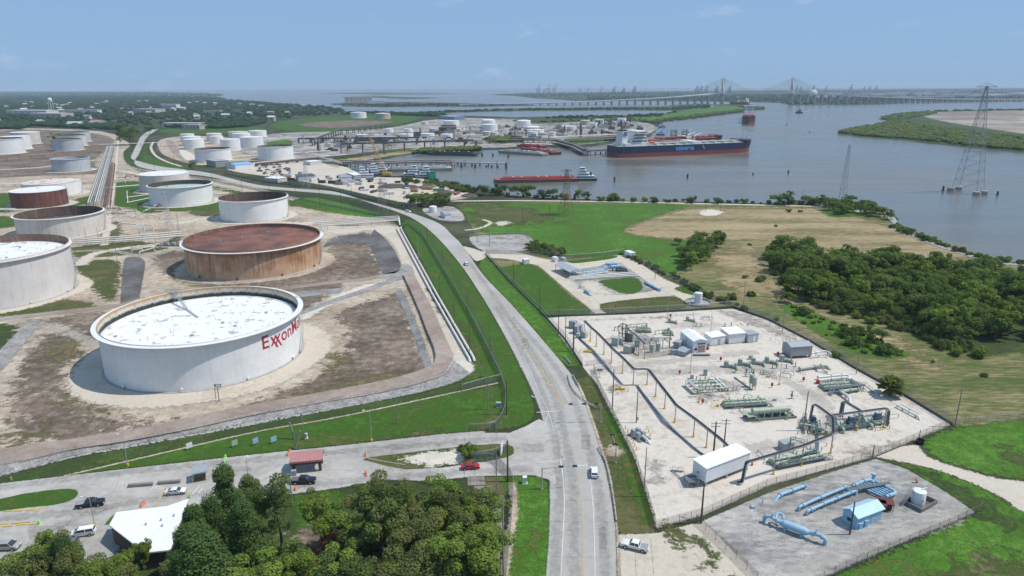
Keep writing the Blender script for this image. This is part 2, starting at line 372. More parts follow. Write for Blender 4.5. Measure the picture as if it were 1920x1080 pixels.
land('marsh_strip',[(745,215),(790,209),(860,206),(960,203),(1100,201),(1250,199),(1310,194),(1345,196),(1330,203),(1275,207),(1150,206),(1050,207.5),(950,208),(860,210),(800,214)],G_marsh,top=-.2,seed=2)
land('causeway_spit',[(620,194.5),(660,191.5),(760,191),(860,193),(980,195),(1000,197),(900,200),(720,200.5),(640,199)],G_farm,seed=3)
land('bay_island',[(640,181),(700,179),(830,183.5),(760,186)],G_marsh,seed=4)
land('bay_islet',[(600,174.5),(700,173.5),(880,176),(720,177)],G_marsh,seed=14)
land('far_shore',[(920,177),(1000,174),(1200,171.5),(1400,169.5),(1700,166.5),(1960,164.5),(2400,166),(2500,193),(2000,190),(1900,188),(1700,191),(1600,197),(1480,197),(1462,193),(1390,191),(1300,190),(1180,189),(1080,189),(1000,184)],G_farm,seed=5)
land('island',[(1572,250),(1600,242),(1650,233),(1672,228),(1648,222),(1680,214),(1740,209),(1850,206),(2100,205),(2500,350),(1960,288),(1900,282),(1800,273),(1700,262),(1620,256)],G_marsh,seed=6)
patch('spoil_flat',[(1735,212),(1830,208),(2000,207),(2100,280),(1940,255),(1860,243),(1790,232),(1740,222)],G_spoil,zoff=.3,rag=12,cells=60)
patch('far_field',[(500,236),(540,224),(620,218),(700,216),(790,219),(760,232),(680,243),(560,248)],G_grass,zoff=.10,rag=10)
patch('far_field',[(560,232),(650,226),(740,228),(690,236),(600,240)],G_ddirt,zoff=.16,rag=8)
patch('far_field',[(300,250),(330,238),(480,237),(500,247),(430,251)],G_grass,zoff=.10,rag=6)
patch('peninsula_field',[(1140,220),(1220,218),(1290,206),(1350,199),(1400,200),(1385,210),(1300,219),(1220,226)],G_lush,zoff=.12,rag=8)
patch('terminal_ground',[(440,262),(520,250),(640,246),(740,238),(800,226),(870,221),(960,223),(1060,222),(1150,221),(1220,232),(1224,248),(1160,262),(1080,272),(1000,271),(960,276),(880,278),(800,281),(740,291),(660,303),(560,300),(460,290)],gmat('terminal_soil',[(.22,(.17,.155,.14)),(.42,(.27,.248,.222)),(.58,(.37,.34,.305)),(.78,(.50,.46,.41))],.012,.07,.5,1.2,.4,hstr=0),zoff=.12,rag=5,cells=90)
for i,(pl,m)in enumerate([([(640,306),(700,296),(775,287),(790,281),(770,279),(690,288),(630,297)],G_hay),([(760,283),(830,277),(900,279),(895,282),(800,285)],G_dark),([(1060,262),(1150,253),(1185,256),(1160,262),(1080,270)],G_grass),([(905,262),(960,258),(985,262),(940,270)],G_grass),([(960,226),(1000,222),(1100,222),(1080,228),(1000,232)],G_dark),([(500,268),(540,262),(548,272),(510,276)],G_lush),([(640,300),(700,290),(770,281),(768,278),(700,284),(630,296)],G_grass)]):
 patch('terminal_patch',pl,m,zoff=.2+.03*i,rag=3,cells=60)
patch('tank_farm_ground',[(-300,960),(0,875),(200,843),(560,775),(700,750),(855,712),(882,695),(872,650),(806,530),(752,430),(735,416),(640,392),(560,372),(430,340),(320,325),(258,315),(236,303),(232,285),(238,265),(150,243),(-200,243),(-600,330)],G_dirt,1,rag=1.5,cells=110)
patch('shell_yard',[(430,312),(500,302),(560,300),(640,311),(665,320),(700,331),(790,335),(835,349),(880,362),(872,374),(800,380),(760,380),(700,368),(620,350),(540,336),(440,322)],G_pale,2,rag=2.5,cells=90)
patch('shell_yard',[(300,262),(360,255),(480,262),(600,290),(620,303),(560,301),(440,303),(380,310),(330,300),(300,285)],G_dirt,2,rag=2.5,cells=90)
band('haul_road',[(310,262),(318,280),(330,292),(345,305)],[(322,262),(333,276),(356,290),(380,306)],G_redrd,4,rag=.6,n=30)
patch('sandy_ground',[(335,282),(352,283),(372,297),(365,303),(345,298)],G_sand,5,rag=1.5)
for i,(pl,m)in enumerate([
 ([(232,300),(238,285),(250,280),(248,300),(262,315),(300,325),(420,352),(560,377),(640,395),(740,414),(757,402),(640,372),(500,347),(360,320),(280,310),(262,295),(270,270),(285,265),(280,285),(300,300),(340,310),(400,327),(480,343),(600,356),(640,362),(700,380),(757,398),(800,425),(760,425),(700,412),(600,392),(520,384),(420,360),(300,332),(250,318)],G_grass),
 ([(-60,372),(0,362),(25,365),(60,380),(40,395),(-60,398)],G_grass),([(95,392),(125,378),(175,366),(178,378),(150,385)],G_grass),
 ([(210,345),(260,340),(285,352),(320,388),(280,400),(240,392),(205,378)],G_grass),([(300,388),(400,377),(445,368),(470,380),(400,392),(320,397)],G_grass),
 ([(545,376),(600,371),(700,396),(725,410),(640,402),(560,388)],G_lush),
 ([(-40,408),(0,404),(30,410),(30,425),(-40,428)],G_grass),([(135,495),(170,488),(225,490),(226,530),(215,565),(190,560),(160,530),(145,510)],G_olive),
 ([(0,585),(60,572),(120,560),(185,572),(150,585),(0,598)],G_olive),([(-40,612),(20,608),(35,620),(15,650),(-40,672)],G_dark),
 ([(600,428),(640,422),(720,424),(700,430),(640,436)],G_lush),([(130,465),(250,452),(300,455),(340,440),(320,465),(220,480),(140,482)],G_olive),
 ([(190,424),(222,416),(226,440),(215,450),(190,445)],G_olive),([(355,395),(410,388),(420,402),(370,405)],G_olive)]):
 patch('farm_grass',pl,m,3,rag=1.6,cells=80)
patch('dark_earth',[(0,245),(150,247),(215,262),(180,300),(185,325),(60,330),(-100,335),(-200,300)],G_ddirt,2,rag=3)
patch('dark_earth',[(300,560),(480,545),(640,530),(610,560),(540,590),(450,560)],G_ddirt,3,rag=2)
patch('dark_earth',[(606,470),(640,452),(690,455),(706,485),(716,516),(640,530),(560,535),(400,545),(290,500),(320,470),(560,490)],G_ddirt,2,rag=2)
patch('dark_earth',[(630,590),(690,565),(752,548),(765,575),(785,640),(803,700),(770,708),(700,722),(590,745),(470,762),(430,770),(560,720),(620,690),(650,650),(645,620)],G_ddirt,3,rag=2)
patch('dark_earth',[(30,700),(60,640),(110,620),(150,640),(140,680),(120,720),(150,760),(230,785),(330,790),(240,812),(100,835),(20,800)],G_ddirt,3,rag=3)
patch('dark_earth',[(700,458),(690,437),(650,440),(620,447),(608,465),(640,455)],G_dbank,3,rag=1.5)
patch('dark_earth',[(30,605),(90,598),(180,585),(220,600),(180,640),(120,610),(60,612)],G_ddirt,3,rag=2)
for i,(pl,m)in enumerate([([(450,772),(560,738),(640,712),(690,700),(770,690),(790,703),(690,730),(580,752)],G_olive),([(100,745),(150,735),(200,765),(180,770),(130,760)],G_olive),([(0,815),(50,795),(110,800),(80,825),(20,838)],G_olive),([(590,660),(640,665),(652,690),(610,702)],G_olive),([(90,650),(150,630),(165,645),(140,675),(100,680)],G_olive)]):
 patch('weed_patch',pl,gmat('dry_weeds',[(.22,(.21,.17,.095)),(.42,(.165,.138,.068)),(.58,(.12,.112,.045)),(.78,(.22,.18,.11))],.08,.5,2.2,1.2,.5),4,rag=4.5)
band('earth_dike',[(225,570),(228,530),(232,490),(240,482)],[(262,560),(268,525),(272,492),(262,482)],G_dbank,4,rag=.6,zl=.0,zr=.0,n=30)
band('earth_dike',[(0,700),(30,665),(62,625),(70,615)],[(-40,690),(-5,660),(30,625),(45,610)],G_bank,4,rag=.8,n=30)
band('earth_dike',[(702,430),(722,447),(740,470),(752,497),(744,508)],[(688,450),(695,465),(705,487),(715,505),(716,514)],G_dbank,4,rag=.6,zl=1.3,zr=0,n=40)
band('earth_dike',[(752,540),(772,580),(795,640),(812,690),(806,702)],[(740,548),(758,585),(778,640),(795,690),(795,704)],G_bank,4,rag=.5,zl=1.3,zr=0,n=40)
band('earth_dike',[(640,540),(560,546),(480,556),(430,566)],[(640,549),(560,558),(480,570),(430,582)],G_bank,4,rag=.5,n=40)
band('dike_slope',[(-60,880),(60,856),(137,838),(240,822),(350,801),(480,773),(605,750),(705,733),(785,713),(834,694),(846,672)],[(-40,906),(60,878),(160,852),(275,831),(375,813),(480,791),(580,775),(680,758),(780,738),(855,717),(882,700)],G_bank,5,rag=.7,zl=1.4,zr=0,n=90)
band('haul_road',[(-60,850),(60,833),(137,822),(240,806),(350,784),(480,757),(605,735),(705,716),(775,698),(812,680),(814,655),(800,620),(785,580),(765,535),(755,513)],[(-60,884),(60,861),(137,843),(240,827),(350,806),(480,778),(605,755),(705,738),(790,718),(840,698),(850,668),(834,630),(812,580),(785,530),(775,511)],G_redrd,6,rag=.35,zl=1.2,zr=1.2,n=120)
patch('pale_corner',[(848,662),(862,655),(885,680),(890,695),(870,705),(845,702),(846,685)],G_sand,7,rag=1.0,zoff=.1)
band('shell_track',[(735,424),(745,440),(757,480),(768,512),(800,580),(830,640),(845,665)],[(752,428),(764,450),(785,490),(800,522),(835,585),(865,640),(880,675)],G_pale,5,rag=1.2,n=80)
band('shell_track',[(605,432),(640,440),(690,432),(722,445),(742,470),(752,500)],[(600,420),(640,424),(700,422),(738,424),(758,450),(775,505)],G_pale,5,rag=1.5,n=50)
strip('haul_track',[(-60,603),(0,598),(125,584),(215,574),(320,560),(430,551),(530,541),(605,532),(692,522),(757,507)],6.0,G_redrd,5,rag=.8)
patch('junction_gravel',[(700,520),(740,510),(755,495),(772,500),(775,520),(740,525)],G_bank,6,rag=1.0)
strip('farm_track',[(560,588),(620,566),(680,546),(730,528),(750,522)],5.0,G_bank,5,rag=.8)
strip('farm_track',[(-40,596),(30,600),(90,612),(140,628),(190,650)],6.0,G_lstain,6,rag=1.5)
strip('farm_track',[(560,600),(640,555),(700,533)],7.0,G_sand,4,rag=3)
strip('farm_track',[(0,445),(90,470),(200,470),(280,480),(345,460)],5.0,G_lstain,5,rag=1.5)
strip('farm_track',[(150,498),(180,475),(270,462),(345,462)],8.0,G_pale,4,rag=2)
strip('farm_track',[(196,460),(205,400),(212,350),(218,300),(222,262)],5.0,G_pale,4,rag=1.2)
strip('farm_track',[(215,320),(240,322),(268,332),(300,340)],9,G_pale,3,rag=3)
strip('farm_track',[(330,420),(400,408),(470,415),(560,420),(620,412)],14,G_pale,3,rag=5)
strip('farm_track',[(400,345),(440,352),(500,362),(560,372)],3,G_pale,4,rag=.7)
strip('farm_track',[(-40,320),(60,315),(120,308),(180,300)],9,G_pale,4,rag=4)
strip('service_path',[(288,266),(283,276),(290,290),(310,302),(340,312)],4,G_pale,5,rag=.5)
patch('grass_verge',[(-120,925),(0,906),(240,878),(480,851),(655,833),(830,813),(930,806),(980,800),(1000,788),(1005,768),(992,728),(958,652),(912,570),(866,500),(824,450),(790,420),(764,418),(757,430),(775,460),(805,520),(850,605),(888,680),(880,702),(860,720),(780,740),(680,760),(580,777),(480,793),(375,815),(275,833),(160,855),(60,880),(-120,915)],G_grass,5,rag=.7,cells=150,curve=False)
band('drainage_ditch',[(-60,906),(160,855),(375,815),(580,776),(780,739),(860,718),(905,705)],[(-60,925),(120,890),(300,850),(480,810),(605,788),(705,768),(830,741),(940,722)],G_dark,7,rag=.8,n=90)
strip('bare_track',[(120,893),(300,851),(480,810),(605,788),(705,768),(830,741),(935,718)],.9,G_dirt,8,rag=.7)
patch('dry_patch',[(700,822),(760,812),(830,803),(820,812),(740,822)],G_olive,7,rag=1.0)
patch('dry_patch',[(800,540),(830,560),(860,600),(890,660),(880,660),(845,610)],G_olive,7,rag=3)
strip('swale',[(796,430),(820,465),(850,510),(885,575),(915,640),(945,720)],1.4,G_dstain,8,rag=.7)
band('road',[(1015,1200),(1022,1080),(1030,960),(1030,900),(1036,860),(1015,780),(1000,738),(958,652),(912,570),(866,500),(824,450),(790,420),(757,402),(700,383),(630,360),(560,354),(480,346),(400,326),(357,319),(300,312),(263,303),(246,297),(250,284),(257,270),(266,254),(286,242)],
 [(1160,1200),(1157,1080),(1154,985),(1140,900),(1125,840),(1095,750),(1078,712),(1037,660),(960,572),(905,514),(870,464),(848,441),(815,415),(730,388),(640,367),(560,359),(480,352),(400,333),(355,327),(300,321),(262,313),(252,304),(261,288),(268,272),(277,256),(297,242)],G_road,9,rag=.3,n=220)
patch('driveway',[(955,812),(985,800),(1010,786),(1045,800),(1050,880),(1042,915),(1028,900),(1000,892),(940,893),(890,893),(890,870),(950,858),(963,850),(960,838),(930,833),(900,836),(900,812)],G_lot,10,rag=.25,curve=False)
patch('parking_lot',[(-200,1000),(-120,927),(0,907),(240,879),(480,852),(655,834),(830,814),(910,808),(910,834),(820,843),(682,860),(760,880),(830,877),(905,866),(905,893),(800,903),(720,900),(640,915),(550,927),(480,937),(340,955),(340,1130),(-200,1130)],G_lot,8,rag=.3,cells=140,curve=False)
patch('kerb_island',[(684,860),(760,850),(850,840),(930,833),(958,836),(964,846),(958,855),(920,864),(830,875),(760,880),(700,868)],G_olive,12,rag=.3)
patch('sand_patch',[(745,862),(790,850),(830,845),(870,845),(866,868),(830,873),(800,876),(770,868)],G_sand,13,rag=1.6)
patch('grass_island',[(-60,948),(0,936),(60,924),(125,917),(146,922),(140,935),(110,946),(50,953),(-60,965)],G_grass,12,rag=.25)
patch('grass_patch',[(195,985),(212,966),(220,970),(212,985)],G_lush,12,rag=.25,curve=False)
patch('undergrowth',[(340,957),(480,938),(550,928),(640,917),(720,902),(800,904),(890,897),(912,940),(935,1000),(950,1200),(100,1200),(250,1010)],G_dark,9,rag=1.0)
patch('lawn',[(545,930),(600,925),(640,920),(650,950),(620,985),(560,1000),(548,970)],G_grass,11,rag=1.2)
patch('brush_ground',[(540,1000),(650,985),(700,1020),(660,1060),(560,1060)],G_ddirt,11,rag=2)
patch('grass_strip',[(886,897),(1000,894),(1022,902),(1029,920),(1030,1000),(1024,1080),(1018,1200),(935,1200),(950,1080),(962,980),(962,930),(925,925),(900,915)],G_lush,11,rag=.3)
strip('bare_track',[(958,905),(965,950),(955,1010),(945,1090)],2.2,G_dirt,12,rag=.8)
patch('grass_patch',[(905,900),(935,900),(950,930),(940,980),(920,950)],G_olive,12,rag=1.0)
patch('grass_verge',[(905,480),(912,476),(962,533),(1022,594),(1050,630),(1092,686),(1064,688),(1038,662),(1000,616),(961,573),(906,514),(897,500)],G_lush,10,rag=.5,curve=False,cells=110)
patch('grass_verge',[(1076,712),(1108,706),(1120,733),(1150,787),(1178,835),(1203,905),(1226,975),(1230,1000),(1162,1003),(1155,985),(1142,903),(1126,838),(1098,755),(1080,722)],G_olive,10,rag=.4,curve=False,cells=110)
strip('green_ditch',[(1138,775),(1152,805),(1178,870),(1198,930),(1215,985)],3.6,G_grass,12,rag=1.4)
patch('dry_patch',[(1135,838),(1160,836),(1172,850),(1150,858),(1135,852)],G_dirt,12,rag=.8)
patch('meadow',[(880,420),(870,400),(865,381),(1000,378),(1200,381),(1440,384),(1600,385),(1660,400),(1690,432),(1760,460),(1860,489),(2000,505),(2100,560),(2400,800),(2100,800),(1790,800),(1700,745),(1600,690),(1440,600),(1375,578),(1200,588),(1030,594),(960,532),(908,476)],G_mead,4,rag=1.5,curve=False,cells=150)
patch('grass_field',[(860,384),(1000,381),(1200,382),(1290,385),(1240,402),(1190,420),(1172,436),(1240,447),(1330,452),(1340,470),(1290,505),(1250,512),(1190,482),(1120,482),(1060,480),(1000,472),(930,445),(890,425)],G_lush,6,rag=2.5,cells=110)
patch('cut_hay_field',[(1172,436),(1195,420),(1245,402),(1310,390),(1440,388),(1540,392),(1600,405),(1690,432),(1760,458),(1850,489),(1780,490),(1650,480),(1560,468),(1430,452),(1340,452),(1250,447)],G_hay,6,rag=2.5,cells=110)
patch('cut_hay_field',[(1340,470),(1430,465),(1440,500),(1500,560),(1620,610),(1700,640),(1760,690),(1700,690),(1560,600),(1480,570),(1380,550),(1330,500)],G_hay,6,rag=5,cells=90)
patch('grass_field',[(1540,392),(1600,388),(1630,398),(1620,405),(1560,408)],G_grass,7,rag=2)
patch('grass_field',[(860,385),(930,383),(1000,390),(1040,412),(1000,420),(930,425),(890,415)],G_olive,7,rag=8)
patch('scrub_bed',[(1462,575),(1490,572),(1560,600),(1640,635),(1705,662),(1690,673),(1620,665),(1570,650),(1500,605)],G_lush,7,rag=1.5)
patch('wood_floor',[(1435,470),(1560,480),(1700,500),(1900,530),(2100,560),(2100,640),(1880,665),(1800,655),(1700,600),(1620,590),(1520,560),(1450,510)],G_dark,7,rag=3)
strip('shore_road',[(770,378),(865,377),(1000,376.5),(1200,379.5),(1400,384),(1545,387)],5.5,G_pale,8,rag=.7)
patch('pipe_pad',[(880,445),(940,440),(988,441),(1002,462),(965,473),(908,472)],G_ggrav,7,rag=.8)
patch('pipe_pad',[(795,390),(850,388),(872,412),(830,414),(800,402)],G_ggrav,7,rag=.8)
patch('driveway',[(868,462),(905,472),(912,482),(893,490),(880,478)],G_pale,11,rag=.8)
band('pad_track',[(905,470),(960,471),(1010,483),(1050,490),(1085,492),(1130,484),(1165,479),(1195,490),(1240,520),(1285,540),(1310,556),(1320,570)],[(905,484),(950,486),(1005,497),(1050,503),(1085,505),(1130,498),(1160,493),(1180,505),(1215,530),(1240,545),(1260,552),(1290,572)],G_pale,8,rag=.8,n=70)
band('pad_track',[(1000,490),(1040,525),(1075,555),(1100,575),(1118,592)],[(1045,495),(1068,520),(1095,545),(1120,565),(1140,590)],G_pale,8,rag=.8,n=50)
band('pad_track',[(1090,545),(1150,553),(1210,548),(1260,535)],[(1115,572),(1160,566),(1230,558),(1290,552)],G_pale,8,rag=.8,n=50)
patch('pipe_pad',[(1045,495),(1090,490),(1165,482),(1205,500),(1230,525),(1240,545),(1180,555),(1100,548),(1060,520)],G_ggrav,7,rag=.8)
patch('pad_lawn',[(965,497),(1000,497),(1030,520),(1070,555),(1108,587),(1030,594),(985,555),(945,515),(938,503)],G_grass,8,rag=.8)
patch('pad_lawn',[(1120,528),(1160,522),(1195,522),(1205,543),(1175,552),(1140,540)],G_grass,9,rag=.8)
patch('pad_lawn',[(1128,570),(1200,560),(1268,557),(1285,577),(1220,586),(1140,588)],G_olive,9,rag=.8)
patch('pad_lawn',[(1265,540),(1300,535),(1340,556),(1305,555),(1275,548)],G_grass,9,rag=.8)
patch('pad_lawn',[(1065,490),(1110,484),(1155,480),(1150,485),(1100,492),(1075,494)],G_grass,9,rag=.6)
patch('bare_patch',[(1085,530),(1120,528),(1140,545),(1165,552),(1110,550)],G_pale,9,rag=1.2)
patch('gravel_yard',[(1022,597),(1060,594),(1200,589),(1375,579),(1440,601),(1520,642),(1600,691),(1700,746),(1785,797),(1735,817),(1640,857),(1440,912),(1320,967),(1229,992),(1216,942),(1190,862),(1150,782),(1120,722),(1094,690),(1050,632)],G_shell,9,rag=.3,curve=False,cells=150)
patch('damp_gravel',[(1345,588),(1378,582),(1440,604),(1500,636),(1480,640),(1420,615)],G_dstain,10,rag=1.5)
patch('damp_gravel',[(1060,598),(1150,597),(1300,588),(1300,592),(1150,602)],G_dstain,10,rag=1.5)
patch('damp_gravel',[(1580,850),(1630,838),(1700,822),(1640,852)],G_dstain,10,rag=1.5)
patch('damp_gravel',[(1215,858),(1240,862),(1250,890),(1245,910),(1218,905)],G_dstain,10,rag=1.5)
patch('damp_gravel',[(1150,700),(1260,690),(1330,680),(1420,690),(1300,700)],G_lstain,10,rag=3)
strip('tyre_mark',[(1110,700),(1200,685),(1330,670),(1420,660)],5,G_lstain,11,rag=2)
strip('tyre_mark',[(1250,700),(1400,690),(1520,740),(1560,800),(1500,830),(1400,840)],6,G_lstain,11,rag=2.5)
for i,(x,y,rx,ry)in enumerate([(1350,725,50,14),(1420,690,70,14),(1540,740,50,14),(1330,745,40,10),(1440,775,60,12),(1570,800,60,16),(1190,640,50,16),(1250,660,50,12),(1300,610,60,8),(1150,730,20,10),(1470,850,70,14)]):
 patch('damp_gravel',[(x+rx*math.cos(a)*(1+.2*math.sin(3*a+i)),y+ry*math.sin(a))for a in[k*PI/4 for k in range(8)]],G_stain if i%3 else G_dstain,10,rag=1.8,cells=30)
patch('grey_gravel_yard',[(1322,975),(1440,925),(1560,885),(1642,861),(1700,880),(1765,918),(1830,962),(1700,1015),(1560,1078),(1420,1130),(1300,990)],G_ggrav,10,rag=.3,curve=False,cells=110)
strip('tyre_mark',[(1475,950),(1530,960),(1560,1000),(1560,1040),(1480,1080)],4,G_lstain,11,rag=1.5)
strip('tyre_mark',[(1760,925),(1790,950),(1780,975),(1700,1000),(1600,1040)],4,G_lstain,11,rag=1.5)
patch('shell_apron',[(1157,1003),(1232,1000),(1300,982),(1322,980),(1400,1060),(1470,1140),(1157,1200)],G_slab,11,rag=.4,curve=False)
patch('weed_patch',[(1240,995),(1290,985),(1310,1010),(1350,1040),(1330,1050),(1260,1015)],G_olive,12,rag=3.5)
patch('grass_field',[(1400,1140),(1560,1080),(1830,964),(1765,916),(1642,860),(1690,866),(1765,884),(1840,914),(1890,942),(2000,990),(2200,1200),(1500,1200)],G_lush,9,rag=.6,curve=False)
patch('weed_patch',[(1650,865),(1760,890),(1860,940),(1940,1000),(1860,985),(1760,915)],G_dark,10,rag=2.0)
patch('weed_patch',[(1760,1060),(1850,1035),(1960,1040),(1960,1090),(1780,1090)],G_olive,10,rag=3)
patch('grass_field',[(1728,832),(1740,817),(1790,800),(1920,786),(2200,770),(2200,960),(1920,901),(1865,894),(1790,873),(1745,856)],G_lush,9,rag=.8,curve=False)
patch('weed_patch',[(1860,850),(1920,845),(1990,880),(1930,890)],G_olive,10,rag=3)
band('shell_track',[(1690,838),(1720,836),(1740,857),(1790,875),(1865,896),(1920,903),(2100,930)],[(1642,858),(1690,867),(1765,885),(1840,915),(1890,942),(1920,962),(2100,1050)],G_pale,11,rag=.8,n=60)
for nm,pts,w,m in[
 ('edge_line',[(1051,1090),(1056,1000),(1058,940),(1054,880),(1050,862)],.18,G_white),('edge_line',[(1116,1090),(1114,1000),(1111,940),(1105,890),(1098,872)],.18,G_white),
 ('edge_line',[(980,668),(997,703),(1012,740),(1028,772),(1038,808)],.16,G_white),('edge_line',[(1028,772),(1020,800),(1000,812),(962,815)],.16,G_white),
 ('edge_line',[(1040,808),(1000,814)],.16,G_white),('edge_line',[(960,872),(1010,868),(1050,862)],.16,G_white),('edge_line',[(1006,774),(1050,771)],.35,G_white),('edge_line',[(1080,874),(1101,873)],.35,G_white),
 ('centre_line',[(1092,1090),(1092,1000),(1088,930),(1082,880)],.12,G_yellow),('centre_line',[(945,590),(905,537),(868,488)],.22,G_yellow),
 ('edge_line',[(1052,862),(1054,890)],.14,G_white),('edge_line',[(610,845),(660,850),(700,862),(760,872)],.14,G_white),('edge_line',[(610,880),(650,881),(690,890)],.14,G_white)]:
 strip(nm,pts,w,m,14,rag=.06)
band('hatching',[(946,590),(1000,662),(1055,760)],[(949,590),(1008,662),(1066,755)],gmat('yellow_hatch_ground',[(.3,(.33,.32,.29)),(.7,(.36,.34,.30))],.1,1,6,.5,.1,hstr=0),12,rag=.1,n=30)
for k in range(10):
 t=k/9;x=965+85*t;y=612+145*t**.95
 strip('hatch_stripe',[(x-3,y-3),(x+5,y+1),(x+2+6*t,y+6+4*t)],.35,G_yellow,15,rag=.08,n=8)
for k in range(9):
 strip('hatch_stripe',[(1026-2.2*k+3,782+3.4*k),(1030+.8*k,781+3.2*k)],.16,G_white,15,rag=.05,n=4)
for k in range(7):
 strip('hatch_stripe',[(1013+5*k,869-.2*k),(1026+4.5*k,865-.4*k+.5)],.16,G_white,15,rag=.05,n=4)
 strip('hatch_stripe',[(1030+3*k,867+2*k),(1052,866+2.2*k)],.14,G_white,15,rag=.05,n=4)
def arrow(px,py,rz,s=1.0):
 p=P(px,py);b=MB()
 for poly in([(0,0),(.9,.75),(.9,.3),(2.2,.2),(2.6,-.6),(2.9,-.5),(2.5,.45),(2.2,.6),(.9,.55)],):
  pass
 b.add([(-1.5*s,0,0),(-.5*s,.75*s,0),(-.5*s,-.75*s,0)],[(0,2,1)])
 b.add([(-.5*s,-.16*s,0),(-.5*s,.16*s,0),(.7*s,.16*s,0),(1.3*s,-.3*s,0),(1.6*s,-1.5*s,0),(1.25*s,-1.6*s,0),(1.0*s,-.5*s,0),(.6*s,-.16*s,0)],[(7,6,5,4,3,2,1,0)])
 me=b.mesh('turn_arrow',G_white);setattrs(me,[5.0]*len(me.vertices),1.0)
 return link('turn_arrow',me,None,(p.x,p.y,.1),rz,kind='structure')
arrow(1099,917,R(-5));arrow(1104,1037,R(-8));arrow(983,689,PI+R(10),.9);arrow(1006,745,PI+R(10),.9)
FONT_CACHE={}
def text_mesh(txt,size=1.0,bold=0.0,space=1.0,align='CENTER'):
 c=bpy.data.curves.new('t','FONT');c.body=txt;c.size=size;c.align_x=align;c.align_y='CENTER';c.offset=bold;c.space_character=space;c.resolution_u=4
 o=bpy.data.objects.new('t',c);COL.objects.link(o);bpy.context.view_layer.update()
 dg=bpy.context.evaluated_depsgraph_get();me=bpy.data.meshes.new_from_object(o.evaluated_get(dg))
 bpy.data.objects.remove(o);bpy.data.curves.remove(c)
 return me
def road_word(txt,px,py,rz,sx,sy):
 me=text_mesh(txt,1.0,.01);p=P(px,py)
 for v in me.vertices:v.co.x*=sx;v.co.y*=sy
 me.materials.clear();me.materials.append(G_white);setattrs(me,[5.0]*len(me.vertices),1.0)
 return link('road_lettering',me,None,(p.x,p.y,.1),rz,kind='structure')
road_word('ONLY',1102,973,0,.75,2.4);road_word('ONLY',996,716,PI+R(20),.7,2.4)
for pts in([(1040,1085),(1043,980),(1050,900),(1035,800),(1000,700),(930,575)],[(1078,1085),(1076,980),(1072,890),(1055,800),(1025,712),(945,583),(880,492)],[(1135,1085),(1130,980),(1116,890),(1090,790),(1050,700),(960,595)]):
 strip('wheel_path',pts,2.6,G_stain,12,rag=1.2)
for a,b in(((1024,938),(1143,940)),((1026,978),(1150,980)),((1030,1045),(1110,1046)),((1036,860),(1046,905))):
 strip('road_joint',[a,((a[0]+b[0])/2,(a[1]+b[1])/2+.6),b],.22,G_stain,13,rag=.15,n=20)
for a,b in(((1157,1035),(1175,1020)),((1158,1037),(1158,1085)),((1190,1030),(1193,1085)),((1220,1010),(1226,1085))):
 strip('slab_joint',[a,((a[0]+b[0])/2,(a[1]+b[1])/2),b],.16,G_dstain,13,rag=.1,n=12)
for k in range(5):strip('stall_line',[(213+7.5*k,919-1.2*k),(217+7.5*k,907-1*k)],.12,G_white,13,rag=.05,n=4)
for a,c in(((292,951),(310,916)),((284,918),(290,911)),((291,917),(297,907)),((360,928),(374,912)),((372,926),(380,915))):strip('lot_line',[a,c],.3,G_yellow if a[0]==292 else G_white,13,rag=.08,n=6)
for pts in([(-40,920),(200,890),(480,862),(700,842),(950,822)],[(-40,975),(150,960),(300,935),(560,912),(800,890),(1000,880)],[(40,1040),(120,980),(200,955)]):strip('wheel_path',pts,3.0,G_stain,11,rag=1.5)
for i,(x,y,a,b_)in enumerate([(1062,955,9,16),(1130,1010,8,22),(1072,1050,12,12),(1098,830,9,14),(1030,715,8,14),(985,645,7,10),(930,560,6,8),(1000,840,22,8),(700,845,26,4),(450,880,24,5),(230,935,30,6),(90,1000,40,14),(560,868,20,5)]):patch('asphalt_patch',[(x-a,y-b_),(x+a*.8,y-b_),(x+a,y+b_),(x-a*.9,y+b_)],G_stain if i%2 else G_lstain,13,rag=.25,curve=False,cells=14)
band('shoulder',[(1160,1200),(1157,1080),(1153,985),(1139,900),(1124,840),(1094,750),(1080,718)],[(1168,1200),(1165,1080),(1160,1000),(1147,900),(1131,840),(1100,750),(1085,718)],G_dirt,13,rag=.6,n=60)
# ================================================================ TREES
def leaf_mat(name,cols,trans=.45,sc=.35):
 m=bpy.data.materials.new(name);m.use_nodes=True;t=m.node_tree;t.nodes.clear()
 a=t.nodes.new('ShaderNodeAttribute');a.attribute_name='tint'
 oi=t.nodes.new('ShaderNodeObjectInfo')
 f=mth(t,'ADD',mth(t,'MULTIPLY',a.outputs['Fac'],.75),mth(t,'MULTIPLY',oi.outputs['Random'],.25))
 c=ramp(t,f,[(i/(len(cols)-1),c)for i,c in enumerate(cols)])
 d=t.nodes.new('ShaderNodeBsdfDiffuse');tr=t.nodes.new('ShaderNodeBsdfTranslucent');mxs=t.nodes.new('ShaderNodeMixShader');mxs.inputs[0].default_value=trans
 t.links.new(c,d.inputs[0]);t.links.new(mixc(t,1.0,c,(1.1,1.25,.6),'MULTIPLY'),tr.inputs[0])
 o=t.nodes.new('ShaderNodeOutputMaterial');t.links.new(d.outputs[0],mxs.inputs[1]);t.links.new(tr.outputs[0],mxs.inputs[2]);t.links.new(mxs.outputs[0],o.inputs[0])
 return m
L_oak=leaf_mat('oak_leaves',[(0.068,0.1,0.035),(0.108,0.157,0.051),(0.158,0.215,0.066),(0.246,0.308,0.095)])
L_grey=leaf_mat('grey_green_leaves',[(0.104,0.122,0.061),(0.152,0.169,0.083),(0.2,0.216,0.104),(0.286,0.294,0.144)])
L_pine=leaf_mat('pine_needles',[(0.059,0.1,0.041),(0.094,0.154,0.054),(0.134,0.206,0.066),(0.193,0.278,0.087)])
